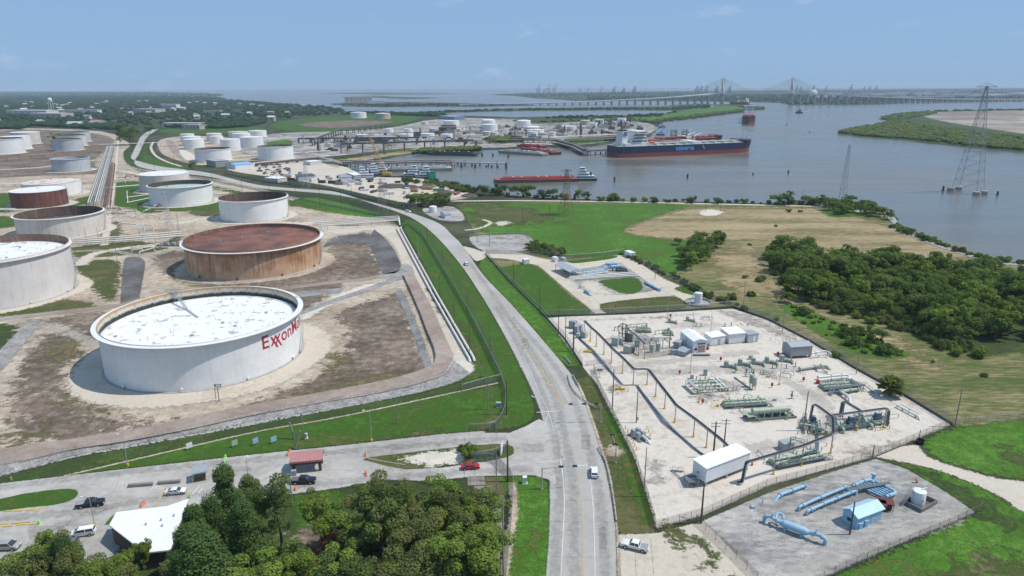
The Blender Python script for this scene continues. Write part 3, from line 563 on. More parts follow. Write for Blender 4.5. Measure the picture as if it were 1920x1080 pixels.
L_bright=leaf_mat('bright_leaves',[(0.093,0.136,0.033),(0.144,0.2,0.043),(0.194,0.264,0.056),(0.27,0.346,0.081)],.3)
L_olive=leaf_mat('olive_leaves',[(0.096,0.11,0.041),(0.142,0.16,0.059),(0.193,0.212,0.077),(0.266,0.279,0.106)])
L_dead=leaf_mat('dead_brown_leaves',[(0.139,0.068,0.034),(0.232,0.106,0.052),(0.325,0.157,0.078),(0.396,0.211,0.112)],.15)
L_dry=leaf_mat('dry_grass_blades',[(.10,.085,.04),(.15,.125,.06),(.20,.165,.085),(.26,.21,.12)])
M_bark=pmat('bark',(.16,.125,.10),(.09,.07,.055),3.0,.95,fine=12,bmp=.4)
M_dead=pmat('grey_dead_wood',(.34,.30,.26),(.22,.19,.165),3.0,.95)
def foliage(name,lobes,nleaf,size,mat,seed,flat=.0):
 """leaf-sized faces spread through the shells of many lobes (cx,cy,cz,rx,rz)"""
 r=np.random.default_rng(seed);L=np.array(lobes);w=L[:,3]**2;w=w/w.sum()
 k=r.choice(len(L),nleaf,p=w)
 d=r.normal(size=(nleaf,3));d[:,2]+=.25;d/=np.linalg.norm(d,axis=1)[:,None]
 rad=r.uniform(.55,1.08,nleaf)**.6
 c=np.stack([L[k,0]+d[:,0]*L[k,3]*rad,L[k,1]+d[:,1]*L[k,3]*rad,L[k,2]+d[:,2]*L[k,4]*rad],1)
 n=d+r.normal(size=(nleaf,3))*.55;n[:,2]+=.55;n/=np.linalg.norm(n,axis=1)[:,None]
 u=np.cross(n,r.normal(size=(nleaf,3)));u/=np.linalg.norm(u,axis=1)[:,None];v=np.cross(n,u)
 s=size*r.uniform(.5,1.25,nleaf)[:,None];u*=s;v*=s*.75
 V=np.stack([c-u*.6-v*.25,c+v*.15-u*.1-v*.7,c+u*.75,c+v*.75-u*.05],1).reshape(-1,3)
 me=bpy.data.meshes.new(name);me.from_pydata(V.tolist(),[],np.arange(nleaf*4).reshape(-1,4).tolist())
 lt=r.uniform(0,1,len(L));tint=np.clip(lt[k]*.65+r.uniform(0,.35,nleaf),0,1)
 a=me.attributes.new('tint','FLOAT','POINT');a.data.foreach_set('value',np.repeat(tint,4).astype(np.float32))
 me.materials.append(mat); return me
def trunk_mesh(h,r,limbs,seed,name='trunk',mat=None,lean=.05):
 q=random.Random(seed);b=MB();top=Vector((q.uniform(-lean,lean)*h,q.uniform(-lean,lean)*h,h))
 pts=[Vector((0,0,-.3)),top*.35+Vector((q.uniform(-.2,.2),0,0)),top*.7,top]
 b.tube(pts,[r,r*.8,r*.55,r*.2],7)
 for l in limbs:
  a=top*min(.9,max(.3,q.uniform(.4,.8)));e=Vector(l[:3]);mid=(a+e)/2+Vector((0,0,-.08*h))
  b.tube([a,mid,e],[r*.4,r*.28,r*.08],5)
 return b.mesh(name,mat or M_bark,40)
def make_lobes(kind,q):
 lobes=[]
 if kind=='oak':
  for _ in range(q.randint(15,19)):
   a=q.uniform(0,2*PI);rr=math.sqrt(q.random())*.38;z=.45+.42*q.random()*(1-rr);s=q.uniform(.12,.21)
   lobes.append((rr*math.cos(a),rr*math.sin(a),z,s,s*.8))
 elif kind=='wild':
  for _ in range(q.randint(4,6)):
   a0=q.uniform(0,2*PI);r0=q.uniform(.1,.34);z0=q.uniform(.42,.8)
   for _ in range(q.randint(7,11)):
    s=q.uniform(.05,.12);lobes.append((r0*math.cos(a0)+q.gauss(0,.10),r0*math.sin(a0)+q.gauss(0,.10),min(.95,z0+q.gauss(0,.09)),s,s*.75))
  for _ in range(8):a=q.uniform(0,6.28);s=q.uniform(.05,.1);lobes.append((.3*math.cos(a),.3*math.sin(a),q.uniform(.2,.45),s,s))
 elif kind=='bush':
  for _ in range(q.randint(9,13)):
   a=q.uniform(0,2*PI);rr=math.sqrt(q.random())*.55;z=.18+.6*q.random()*(1-rr);s=q.uniform(.18,.32)
   lobes.append((rr*math.cos(a),rr*math.sin(a),z,s,s*.85))
 elif kind=='pine':
  for _ in range(38):
   z=.3+.66*q.random();a=q.uniform(0,2*PI);rr=(1.05-z)*.36*q.uniform(.3,1);s=q.uniform(.075,.15)
   lobes.append((rr*math.cos(a),rr*math.sin(a),z,s,s*.75))
 elif kind=='slim':
  for _ in range(12):
   z=.55+.42*q.random();a=q.uniform(0,2*PI);rr=.16*q.uniform(.2,1);s=q.uniform(.06,.11)
   lobes.append((rr*math.cos(a)+.04,rr*math.sin(a),z,s,s*.7))
  for _ in range(4):
   z=.25+.25*q.random();a=q.uniform(0,2*PI);lobes.append((.1*math.cos(a),.1*math.sin(a),z,.06,.05))
 return lobes
PROTO={}
def proto(key,kind,nleaf,size,mat,seed,tr=.018):
 q=random.Random(seed);lb=make_lobes(kind,q)
 cm=foliage('crown',lb,nleaf,size,mat,seed)
 tm=trunk_mesh(.8 if kind!='bush' else .35,tr,q.sample(lb,min(5,len(lb))),seed)
 PROTO.setdefault(key,[]).append((tm,cm))
for i in range(4):
 proto('near_oak','wild',15000,.021,[L_olive,L_grey,L_oak,L_bright][i],10+i)
 proto('mid_oak','wild',3000,.042,[L_oak,L_olive,L_grey,L_bright][i],20+i);proto('mid_oak','oak',2600,.045,[L_olive,L_bright,L_grey,L_oak][i],24+i)
for i in range(3):
 proto('near_pine','pine',17000,.019,L_pine,30+i)
 proto('bush','bush',1500,.09,[L_oak,L_bright,L_olive][i],40+i)
 proto('near_bush','bush',6000,.045,[L_bright,L_olive,L_oak][i],45+i)
proto('slim','slim',5000,.017,L_oak,50);proto('near_dead','bush',5000,.042,L_dead,51);proto('near_bright','wild',14000,.021,L_bright,52)
TREE_N=[0]
def tree(key,p,h,w=1.0,label=None,group=None,cat='tree',name=None,i=None):
 q=TREE_N[0];TREE_N[0]+=1
 tm,cm=PROTO[key][(q*7+3*(q//3))%len(PROTO[key])if i is None else i]
 n=name or('pine_tree' if 'pine' in key else 'shrub' if 'bush' in key or 'dead' in key else 'leafy_tree')
 t=thing(n,label or 'tree',cat,(p[0],p[1],p[2]if len(p)>2 else 0),(q*2.399)%6.28,group)
 t.scale=(h*w,h*w,h)
 link('trunk' if cat=='tree' else 'stem',tm,t);link('crown' if cat=='tree' else 'foliage',cm,t)
 return t
def inpoly(n,poly,seed,gap=0.0):
 if gap==0 and n>1:
  g=np.random.default_rng(seed);pl=[P(*p)for p in poly];xs=[p.x for p in pl];ys=[p.y for p in pl];out=[]
  while len(out)<n:
   X,Y=g.uniform(min(xs),max(xs),4000),g.uniform(min(ys),max(ys),4000);I=np.zeros(4000,bool)
   for a,b in zip(pl,pl[1:]+pl[:1]):I^=((a.y>Y)!=(b.y>Y))&(X<(b.x-a.x)*(Y-a.y)/((b.y-a.y)or 1e-9)+a.x)
   out+=[Vector((x,y,0))for x,y in zip(X[I],Y[I])]
  return out[:n]
 q=random.Random(seed);pl=[P(*p)for p in poly];xs=[p.x for p in pl];ys=[p.y for p in pl];out=[]
 tries=0
 while len(out)<n and tries<200000:
  tries+=1;x,y=q.uniform(min(xs),max(xs)),q.uniform(min(ys),max(ys));ins=False
  for a,b in zip(pl,pl[1:]+pl[:1]):
   if(a.y>y)!=(b.y>y)and x<(b.x-a.x)*(y-a.y)/(b.y-a.y)+a.x:ins= not ins
  if ins and all((x-o.x)**2+(y-o.y)**2>gap*gap for o in out):out.append(Vector((x,y,0)))
 return out
FG=[
 (442,1035,876,.72,'near_pine','tallest dark green pine beside the grey gate booth'),(412,1060,930,.8,'near_pine','dense pine at the right wall of the white roofed building'),
 (378,1085,948,.85,'near_pine','dark pine hugging the brick wall of the white roofed building'),(372,1125,985,.9,'near_pine','pine between the white roofed building and the bottom edge'),(205,1135,1008,.8,'near_oak','tree left of the small round tree at the white roof'),(140,1135,1002,.8,'near_pine','pine in front of the white van'),(75,1140,1022,.9,'near_oak','tree right of the bottom left corner tree'),
 (470,1085,940,.9,'near_pine','pine with pale tufts left of the slender bare pine'),(492,1040,925,.8,'slim','thin pine left of the dark pickup at the red canopy'),
 (345,1140,1030,1.0,'near_pine','pine at the near corner of the white roofed building'),(258,1080,1010,.75,'near_oak','small round tree in front of the white roof'),
 (170,1125,990,.85,'near_oak','broad dark tree in front of the parked white van'),(112,1150,1018,.95,'near_oak','dark tree between the silver minivan and the white van'),
 (55,1165,1025,1.1,'near_oak','tree in the bottom left corner below the silver minivan'),(225,1185,1050,1.0,'near_oak','broad tree at the bottom edge left of the pines'),
 (310,1195,1062,1.0,'near_oak','tree at the bottom edge under the white roofed building'),(400,1175,1000,1.2,'near_pine','wide pine at the bottom edge beneath the tall pine'),
 (470,1190,1040,1.2,'near_bright','bright green tree at the bottom edge right of the wide pine'),
 (528,1035,893,.95,'slim','slender pine with bare lower trunk beside the lawn'),(652,1035,912,1.0,'near_oak','tall thin crowned tree right of the lawn'),
 (690,1040,890,1.0,'near_oak','tallest tree of the grove beside the asphalt drive'),(745,1020,893,1.1,'near_oak','grey green tree in the middle of the grove beside the drive'),
 (785,1010,898,1.1,'near_oak','dark tree behind the brown shrubs of the grove'),(830,1020,905,1.0,'near_bright','yellow green tree at the far edge of the grove'),
 (868,1025,908,1.05,'near_oak','round tree near the timber mats at the far edge of the grove'),(892,1060,930,1.0,'near_bright','bright tree beside the timber mats'),
 (720,1085,955,1.0,'near_oak','dark tree in the heart of the grove'),(800,1090,955,1.0,'near_oak','green tree in front of the red brown shrub'),
 (850,1100,965,1.1,'near_oak','broad tree in the right half of the grove'),(880,1140,990,1.1,'near_bright','bright tree at the right end of the grove near the bottom edge'),
 (760,1150,1005,1.1,'near_oak','tree at the bottom edge in the middle of the grove'),(830,1175,1015,1.2,'near_oak','broad tree at the bottom edge in the right of the grove'),
 (690,1160,1025,1.1,'near_oak','tree at the bottom edge below the brown brush'),(615,1165,1040,1.1,'near_bright','low bright tree at the bottom edge below the lawn'),
 (540,1180,1050,1.1,'near_oak','tree at the bottom edge below the slender pine')]
for bx,by,ty,w,k,lb in FG:
 p=P(bx,by);tree(k,p,HGT(bx,ty,p),w,lb,'trees in the foreground grove')
for i,(bx,by,h,k,lb)in enumerate([(612,1025,4.5,'near_dead','large red brown dead shrub beside the lawn'),(640,1055,3.5,'near_dead','low brown brush heap below the lawn'),(782,985,7.5,'near_dead','red brown shrub glowing in the middle of the grove'),(575,1060,3,'near_dead','brown brush right of the slender pine'),(560,1090,3.2,'near_bush','green shrub under the slender pine'),(660,1090,4,'near_bush','shrub in front of the brown brush'),
  (625,985,3.5,'near_bush','green shrub at the right rim of the lawn'),(480,1000,3.5,'near_bush','shrub under the pines by the drive'),(520,1075,3.8,'near_bush','shrub between the two slender pines'),(880,860,5.0,'near_bush','dark bush on the sandy island beside the red car'),(865,848,2.5,'near_bush','small twiggy bush on the sandy island'),(468,935,6.5,'near_bush','thin grey green sapling by the gate booth')]):
 tree(k,P(bx,by),h,.8 if k=='near_bush' else 1.0,lb,cat='shrub',i=None if i<4 else i%3)
for i,(bx,by,h)in enumerate([(590,1052,4),(645,1078,4.5),(605,1070,3)]):tree('near_dead',P(bx,by),h,1.1,('brown dead shrub at the left end of the brush','brown dead shrub at the near end of the brush','low brown brush in front of the slender pine')[i],cat='shrub')
for i,p in enumerate(inpoly(26,[(400,1010),(520,1010),(560,1070),(660,1060),(700,1010),(880,980),(925,1050),(930,1120),(300,1120)],77,4)):tree('near_bush',p,random.uniform(3,5.5),1.0,'green understorey shrub filling the foreground grove','understorey of the grove',cat='shrub')
q=random.Random(3)
for bx,by,h,lb in((838,1015,9,'bare grey dead tree standing in the grove'),(660,1040,9,'bare pale branched tree beside the brown brush')):
 b=MB();b.tube([(0,0,-.2),(.2,.1,h*.4),(.1,.3,h*.8)],[.22,.15,.06],6);t=thing('dead_tree',lb,'tree',P(bx,by))
 b.obj('trunk',M_dead,t,40);c=MB()
 for k in range(14):
  a=q.uniform(0,6.28);z=h*q.uniform(.35,.75);l=h*q.uniform(.2,.42);e=Vector((math.cos(a)*l*.7,math.sin(a)*l*.7,z+l*.8));m_=Vector((.15,.15,z)).lerp(e,.5)+Vector((0,0,-.3))
  c.tube([(.15,.15,z),m_,e],[.08,.05,.02],5)
  for _ in range(2):c.tube([m_,m_+Vector((q.uniform(-1,1),q.uniform(-1,1),1.4))],[.04,.01],4)
 c.obj('branches',M_dead,t,40)
WOOD=[(1445,474),(1500,470),(1560,487),(1640,497),(1740,508),(1880,530),(2000,548),(2000,650),(1900,640),(1850,640),(1800,655),(1730,620),(1690,600),(1600,590),(1530,572),(1490,545),(1450,515)]
pts=inpoly(215,WOOD,5,4.6)
pts.sort(key=lambda p:p.y)
for i,p in enumerate(pts):
 tree('mid_oak',p,random.choice((6,7.5,9,10,11,13,14))*random.uniform(.9,1.1),random.uniform(.8,1.25),'green tree standing among the others in the wood on the mown meadow','trees of the meadow wood')
for p in inpoly(60,[(1470,560),(1560,590),(1640,620),(1760,640),(1850,650),(1800,668),(1700,640),(1600,608),(1500,580)],6,3.5)[:0]:pass
for i,p in enumerate(inpoly(34,[(1440,500),(1480,550),(1560,585),(1650,612),(1700,625),(1740,640),(1790,668),(1840,668),(1790,640),(1700,605),(1600,588),(1500,560),(1450,515)],8,4)):
 tree('bush',p,random.uniform(3,5.5),1.0,'leafy shrub along the near rim of the meadow wood','shrubs at the rim of the wood',cat='shrub')
for i,p in enumerate(inpoly(38,[(1465,580),(1490,574),(1560,602),(1640,637),(1700,664),(1690,671),(1620,662),(1570,648),(1500,603)],9,2.2)):
 tree('bush',p,random.uniform(1.0,2.2)if i%9 else 4.5,1.2,'low green shrub in the overgrown strip behind the pump yard','shrubs of the overgrown strip',cat='shrub',i=1 if i%3 else 0)
for k,(bx,by,h,lb)in enumerate([(1640,640,6.5,'dark round shrub on the overgrown strip'),(1605,570,7,'shrubby tree standing clear of the wood'),(1475,568,6,'dark bush at the far end of the overgrown strip'),(1487,500,8,'tree at the left corner of the meadow wood')]):
 tree('mid_oak',P(bx,by),h,1.3,lb)
for i,p in enumerate(inpoly(15,[(1268,500),(1300,505),(1355,462),(1345,450),(1310,452),(1280,480)],11,4.5)):
 tree('mid_oak',p,random.uniform(7,11),1.15,'dark tree of the small clump in the green field','clump of trees in the field')
tree('mid_oak',P(1270,459),5,1.2,'lone dark round tree left of the field clump')
for i,p in enumerate(inpoly(14,[(768,388),(790,390),(855,386),(850,376),(780,376)],12,6)):
 tree('mid_oak',p,random.uniform(7,11),1.3,'dark tree of the thicket beside the far road bend','thicket by the road bend')
for i,p in enumerate(inpoly(16,[(985,470),(1010,476),(1055,482),(1062,474),(1030,465),(1000,458)],13,3.0)):
 tree('bush' if i%3 else 'mid_oak',p,random.uniform(3,6),1.1,'dark bush of the thicket behind the fenced pipe pad','thicket behind the pipe pad',cat='shrub',name='shrub')
def line_pts(pl,n,jit,seed):
 q=random.Random(seed);c=resample([P(*p)for p in pl],n)
 return[p+Vector((q.uniform(-jit,jit),q.uniform(-jit,jit),0))for p in c]
for i,p in enumerate(line_pts([(1170,478),(1200,492),(1260,520),(1300,540),(1330,558),(1380,572)],30,1.6,14)):
 tree('bush',p,random.uniform(1.8,4.2),.9,'%s bush from the left in the hedge behind the pipe pad'%ordn(i),'hedge bushes behind the pipe pad',cat='shrub')
for i,p in enumerate(line_pts([(900,358),(960,366),(1060,374),(1200,378),(1330,379),(1460,383),(1560,384),(1640,390)],64,4,15)):
 tree('bush',p,random.uniform(2,6.5),.9,'%s low bush from the left on the river bank behind the shell road'%ordn(i),'bank bushes',cat='shrub')
for i,(bx,by,h)in enumerate([(885,366,10),(905,366,11),(925,367,9),(940,366,12),(968,369,12),(990,370,13),(1015,372,9),(1035,372,10),(1085,374,10),(1098,374,8),(1150,377,8),(1225,380,6),(1298,381,7),(1345,382,6),(1455,384,10),(1475,384,12),(1512,384,9),(1530,385,8),(1545,387,10)]):
 tree('mid_oak',P(bx,by),h,1.2,'%s tree from the left in the row on the river bank'%ordn(i),'bank trees')
for i,p in enumerate(inpoly(26,[(1535,392),(1560,385),(1600,383),(1640,392),(1672,412),(1660,418),(1630,408),(1600,404),(1545,405)],16,4)):
 tree('mid_oak',p,random.uniform(5,10),1.2,'dark tree around the white sand patch on the river point','trees on the river point')
for i,p in enumerate(line_pts([(1675,428),(1720,445),(1790,468),(1850,488),(1890,494),(1960,500)],44,2,17)):
 tree('bush',p,random.uniform(2.2,5.5),1.0,'%s bush from the left on the bank between hay field and river'%ordn(i),'bushes on the hay field bank',cat='shrub')
for i,p in enumerate(line_pts([(765,340),(800,344),(850,352),(885,362)],26,6,18)):
 tree('bush',p,random.uniform(3,8),1.1,'%s bush from the left on the bank below the construction yard'%ordn(i),'yard bank bushes',cat='shrub')
for i,(bx,by,h,lb)in enumerate([(1397,521,2.5,'small bush left of the two meadow bushes'),(1426,527,4.5,'round bush alone on the mown meadow'),(1408,555,3.2,'bush in front of the meadow fence'),(1455,600,2.2,'small bush by the meadow pole'),(1372,560,4,'bush behind the white cylindrical tank'),(1395,582,3,'bush at the corner of the pump yard fence'),(1565,670,3.2,'bush behind the grey shed'),(1405,460,2,'small shrub on the hay field edge'),(1455,425,2,'small shrub left on the hay field'),(1478,398,3.5,'shrub by the shell road on the hay field'),(1500,398,2.8,'smaller shrub by the shell road on the hay field'),(1845,706,1.8,'weed tuft on the right meadow'),(1750,680,1.4,'weed tuft on the mown track')]):
 tree('bush',P(bx,by),h,1.0,lb,cat='shrub')
for i,(bx,by,ty,lb)in enumerate([(110,273,245,'x'),(240,272,226,'x'),(240,262,236,'x'),(362,318,300,'x'),(398,302,291,'x'),(285,253,230,'x')]):
 p=P(bx,by);tree('mid_oak',p,HGT(bx,ty,p),1.15,['dark tree among the far left tanks','tall dark tree beside the far road','second dark tree behind the far road tree','dark oak beside the far road at the blue roofed sheds','small tree in front of the green topped tank','oak at the far end of the road'][i])
pp=P(1668,742);t=thing('palm_tree','bushy fan palm beside the pump yard fence','palm',pp);t.scale=(1.5,1.5,1.35);b=MB();b.tube([(0,0,-.2),(.1,0,2.6)],[.3,.22],8);b.obj('trunk',M_bark,t)
q=random.Random(5);f=MB()
for k in range(130):
 a=q.uniform(0,6.28);el=q.uniform(-.5,1.2);l=q.uniform(1.6,2.6);c0=Vector((0,0,2.5));d=Vector((math.cos(a)*math.cos(el),math.sin(a)*math.cos(el),math.sin(el)))
 e=c0+d*l;s=d.cross(Vector((0,0,1))).normalized()*.55
 f.add([c0+d*.5,e-s-Vector((0,0,.5)),e+d*.5-Vector((0,0,.3)),e+s-Vector((0,0,.5))],[(0,1,2,3)])
me=f.mesh('crown',L_olive);a=me.attributes.new('tint','FLOAT','POINT');a.data.foreach_set('value',RNG.uniform(0,1,len(me.vertices)).astype(np.float32));link('crown',me,t)
def blob_mesh(name,seed,mat):
 bm=bmesh.new();bmesh.ops.create_icosphere(bm,subdivisions=3,radius=.5);q=random.Random(seed)
 cs=[(Vector((q.gauss(0,1),q.gauss(0,1),q.gauss(.3,.7))).normalized(),q.uniform(.5,.8))for _ in range(16)]
 for v in bm.verts:
  d=v.co.normalized();r_=max([.62]+[.62+.42*max(0,(d.dot(c)-w_))/(1-w_)for c,w_ in cs])*q.uniform(.92,1.08);v.co=d*r_*.5;v.co.z=v.co.z*.8+.38
 me=bpy.data.meshes.new(name);bm.to_mesh(me);bm.free();me.materials.append(mat)
 a=me.attributes.new('tint','FLOAT','POINT');a.data.foreach_set('value',np.random.default_rng(seed).uniform(0,1,len(me.vertices)).astype(np.float32)); return me
L_far=leaf_mat('far_leaves_shaded',[(0.015,0.03,0.015),(0.025,0.048,0.021),(0.037,0.069,0.029),(0.057,0.098,0.037)],.1)  # shade between the distant crowns is put into these darker leaf colours
BLOBS=[bpy.data.objects.new('far_crown',blob_mesh('far_crown',60+i,L_far))for i in range(3)]
BLOBS2=[bpy.data.objects.new('near_crown',blob_mesh('near_crown',70+i,[L_oak,L_olive,L_oak][i]))for i in range(3)]
def scatter(name,pts,hs,label,cat,src=None,wide=1.25):
 src=src or BLOBS
 me=bpy.data.meshes.new(name);me.from_pydata([tuple(p)for p in pts],[],[])
 sc=np.array([[h*wide*random.uniform(.8,1.25),h*wide*random.uniform(.8,1.25),h]for h in hs],dtype=np.float32)
 a=me.attributes.new('sc','FLOAT_VECTOR','POINT');a.data.foreach_set('vector',sc.ravel())
 o=link(name,me,None,label=label,cat=cat,kind='stuff')
 ng=bpy.data.node_groups.new(name,'GeometryNodeTree');ng.interface.new_socket('Geometry',in_out='INPUT',socket_type='NodeSocketGeometry');ng.interface.new_socket('Geometry',in_out='OUTPUT',socket_type='NodeSocketGeometry')
 N=ng.nodes.new;gi,go=N('NodeGroupInput'),N('NodeGroupOutput');jn=N('GeometryNodeJoinGeometry')
 for s_ in src:
  oi=N('GeometryNodeObjectInfo');oi.inputs['Object'].default_value=s_;oi.inputs['As Instance'].default_value=True;ng.links.new(oi.outputs['Geometry'],jn.inputs[0])
 ip=N('GeometryNodeInstanceOnPoints');ip.inputs['Pick Instance'].default_value=True
 na=N('GeometryNodeInputNamedAttribute');na.data_type='FLOAT_VECTOR';na.inputs['Name'].default_value='sc'
 rv=N('FunctionNodeRandomValue');rv.data_type='FLOAT_VECTOR';rv.inputs[0].default_value=(0,0,0);rv.inputs[1].default_value=(0,0,6.28)
 ri=N('FunctionNodeRandomValue');ri.data_type='INT';ri.inputs['Min'].default_value=0;ri.inputs['Max'].default_value=len(src)-1
 ng.links.new(gi.outputs[0],ip.inputs['Points']);ng.links.new(jn.outputs[0],ip.inputs['Instance']);ng.links.new(ri.outputs['Value'],ip.inputs['Instance Index'])
 ng.links.new(na.outputs[0],ip.inputs['Scale']);ng.links.new(rv.outputs[0],ip.inputs['Rotation']);ng.links.new(ip.outputs[0],go.inputs[0])
 o.modifiers.new('scatter','NODES').node_group=ng
 return o
def wood(name,regions,label,hmin,hmax,seed,wide=1.25,src=None,cat='wood'):
 pts=[]
 for j,(n,poly)in enumerate(regions):pts+=inpoly(n,poly,seed+j)
 scatter(name,pts,[random.uniform(hmin,hmax)for _ in pts],label,cat,wide=wide,src=src)
wood('distant_wood',[
 (4200,[(-150,236),(0,236),(120,240),(160,232),(240,238),(300,236),(380,240),(480,237),(520,223),(600,217),(650,214),(640,206),(600,200),(480,192),(430,189),(-300,189)]),
 (3600,[(-400,190),(480,191),(425,187),(410,183),(300,181),(-400,181)]),
 (4000,[(-700,182),(410,182),(420,178),(400,175),(300,173.5),(-200,172),(-900,176)]),
 (500,[(-100,243),(40,243),(60,236),(120,240),(230,244),(230,236),(-100,232)]),
 (220,[(640,214),(700,214),(790,218),(840,219),(830,217),(760,215),(700,212.5)]),(160,[(300,240),(380,242),(460,240),(500,230),(400,236),(320,236)])],
 'dark green town woods spreading to the horizon on the left',8,14,100,1.5)
wood('causeway_scrub',[(220,[(620,196),(700,196),(860,196),(980,197),(900,199),(700,200)]),(350,[(760,214),(800,211),(900,207),(1000,205),(1150,204),(1250,204),(1330,197),(1330,203),(1270,206),(1100,206),(950,207.5),(840,211)]),(130,[(1000,222),(1060,220),(1150,219),(1240,215),(1270,210),(1235,219),(1140,223)])],
 'dark scrub along the far causeway and marsh strip',5,10,200,1.6)
wood('bank_scrub',[(260,[(1225,233),(1250,227),(1310,221),(1360,214),(1402,207),(1432,205),(1434,202),(1400,205),(1350,211),(1290,219),(1230,226)]),(120,[(1000,230),(1060,226),(1180,222),(1225,228),(1230,232),(1180,228),(1060,229)]),(60,[(1380,200),(1410,199),(1432,203),(1400,204)]),
 (240,[(775,288),(800,284),(880,280),(900,281),(880,283),(820,286)]),(120,[(905,262),(960,259),(980,262),(940,268)]),(40,[(1130,264),(1180,257),(1185,259),(1150,264)])],
 'bushy scrub along the river bank of the far peninsula',4,9,300,1.6,BLOBS2)
wood('island_scrub',[(1900,[(1574,249),(1600,242),(1655,233),(1672,228),(1700,228),(1750,238),(1850,252),(1930,262),(2050,280),(2050,297),(1960,286),(1900,281),(1800,272),(1700,261),(1620,255)]),(330,[(1650,222),(1680,214),(1740,210),(1760,213),(1720,219),(1690,226),(1672,228)]),(120,[(1740,208.8),(1850,206),(2000,205.5),(2000,207),(1850,208)])],
 'green scrub covering the low island in the river',3.5,8,400,1.9,BLOBS2)
wood('far_shore_wood',[(2600,[(1100,188),(1180,188),(1300,189),(1390,190),(1462,192),(1480,196),(1600,196),(1700,190),(1900,187),(2000,189),(2000,178),(1500,178),(1100,182)]),(2200,[(930,178),(1000,175),(1400,171),(1960,166.5),(2000,178),(1400,179),(1000,182)])],
 'hazy dark woods along the far shore behind the bridge',6,12,500,1.7)
def stone(seed):
 bm=bmesh.new();bmesh.ops.create_icosphere(bm,subdivisions=1,radius=.5);r=random.Random(seed)
 for v in bm.verts:v.co*=r.uniform(.7,1.15);v.co.z*=.7
 me=bpy.data.meshes.new('stone');bm.to_mesh(me);bm.free();me.materials.append(pmat('grey_stone',(.40,.385,.36),(.28,.27,.255),1.5,.95)); return bpy.data.objects.new('stone',me)
STN=[stone(3),stone(4)]
wood('dike_stones',[(3800,[(-50,893),(137,846),(350,808),(605,757),(790,720),(860,690),(875,700),(790,735),(605,772),(350,820),(137,858),(-50,905)])],'grey stones covering the outer dike slope',.35,.8,680,1.2,STN,'stones')
wood('shore_rocks',[(500,[(1650,390),(1668,398),(1682,416),(1676,420),(1660,404)]),(700,[(1680,428),(1760,458),(1860,492),(1930,497),(1930,499),(1860,495),(1755,462),(1678,432)])],'grey rocks on the river bank',.8,2.2,690,1.2,STN,'rocks')
# ================================================================ STORAGE TANKS
def wall_mat(name,c,c2,streak=None,seam=True,warm=None,courses=6.0):
 if name in MATS: return MATS[name]
 m,t,b=nodes(name);tcn=t.nodes.new('ShaderNodeTexCoord');ob=tcn.outputs['Object']
 out=ramp(t,noise(t,ob,.12,5,.65),[(.35,c),(.66,c2)])
 q=t.nodes.new('ShaderNodeMapping');q.inputs['Scale'].default_value=(.9,.9,.05);t.links.new(ob,q.inputs[0]);ns=noise(t,q.outputs[0],1.0,6,.72)
 if streak:out=mixc(t,ramp(t,ns,[(.50,0.0),(.70,streak[1])]),out,streak[0])
 sep=t.nodes.new('ShaderNodeSeparateXYZ');t.links.new(ob,sep.inputs[0]);z=sep.outputs['Z']
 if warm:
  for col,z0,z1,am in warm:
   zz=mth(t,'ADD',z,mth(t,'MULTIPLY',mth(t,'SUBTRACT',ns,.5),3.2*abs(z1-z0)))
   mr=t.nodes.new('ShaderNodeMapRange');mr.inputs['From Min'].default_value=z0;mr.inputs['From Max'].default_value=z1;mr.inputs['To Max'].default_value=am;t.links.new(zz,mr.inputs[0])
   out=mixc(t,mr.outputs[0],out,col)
 if seam:
  fr=mth(t,'FRACT',mth(t,'DIVIDE',z,2.4));ln=mth(t,'LESS_THAN',fr,.035)
  at=mth(t,'MULTIPLY',mth(t,'ARCTAN2',sep.outputs['Y'],sep.outputs['X']),courses)
  fa=mth(t,'FRACT',mth(t,'ADD',at,mth(t,'MULTIPLY',mth(t,'FLOOR',mth(t,'DIVIDE',z,2.4)),.37)));lv=mth(t,'LESS_THAN',fa,.02)
  sm=mth(t,'MAXIMUM',ln,lv);out=mixc(t,mth(t,'MULTIPLY',sm,.16),out,(.25,.22,.2))
  bump(t,b,mth(t,'SUBTRACT',1.0,sm),.25,.03)
 t.links.new(out,b.inputs['Base Color']);b.inputs['Roughness'].default_value=.55;b.inputs['Specular IOR Level'].default_value=.35
 MATS[name]=m; return m
WH=(.80,.80,.785)
TW=wall_mat('white_tank_wall',WH,(.70,.70,.69),((.55,.48,.40),.25))
TWD=wall_mat('stained_white_tank_wall',(.66,.63,.59),(.56,.52,.47),((.34,.24,.16),.55))
TP=wall_mat('pale_pink_white_tank_wall',(.70,.67,.645),(.62,.58,.55),((.42,.32,.26),.35))
TG=wall_mat('grey_tank_wall',(.50,.53,.55),(.42,.45,.47),((.30,.27,.24),.4))
TR=wall_mat('rust_brown_tank_wall',(.35,.165,.075),(.60,.40,.255),((.075,.042,.03),.85),warm=[((.20,.10,.055),10.5,13.5,.7),((.58,.42,.28),6.0,1.0,.5)])
TRED=wall_mat('dark_red_tank_wall',(.105,.035,.028),(.16,.06,.045),((.35,.22,.17),.5))
TBEI=wall_mat('beige_tank_wall',(.56,.46,.36),(.48,.38,.29),((.3,.2,.13),.4))
TBLK=wall_mat('black_tank_wall',(.06,.05,.048),(.09,.07,.06),((.2,.14,.1),.4))
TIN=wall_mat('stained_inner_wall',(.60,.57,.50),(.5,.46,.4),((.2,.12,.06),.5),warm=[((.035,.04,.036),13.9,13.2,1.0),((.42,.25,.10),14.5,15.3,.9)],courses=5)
TINR=wall_mat('rusty_inner_wall',(.16,.085,.062),(.24,.14,.10),((.5,.42,.36),.5),seam=False)
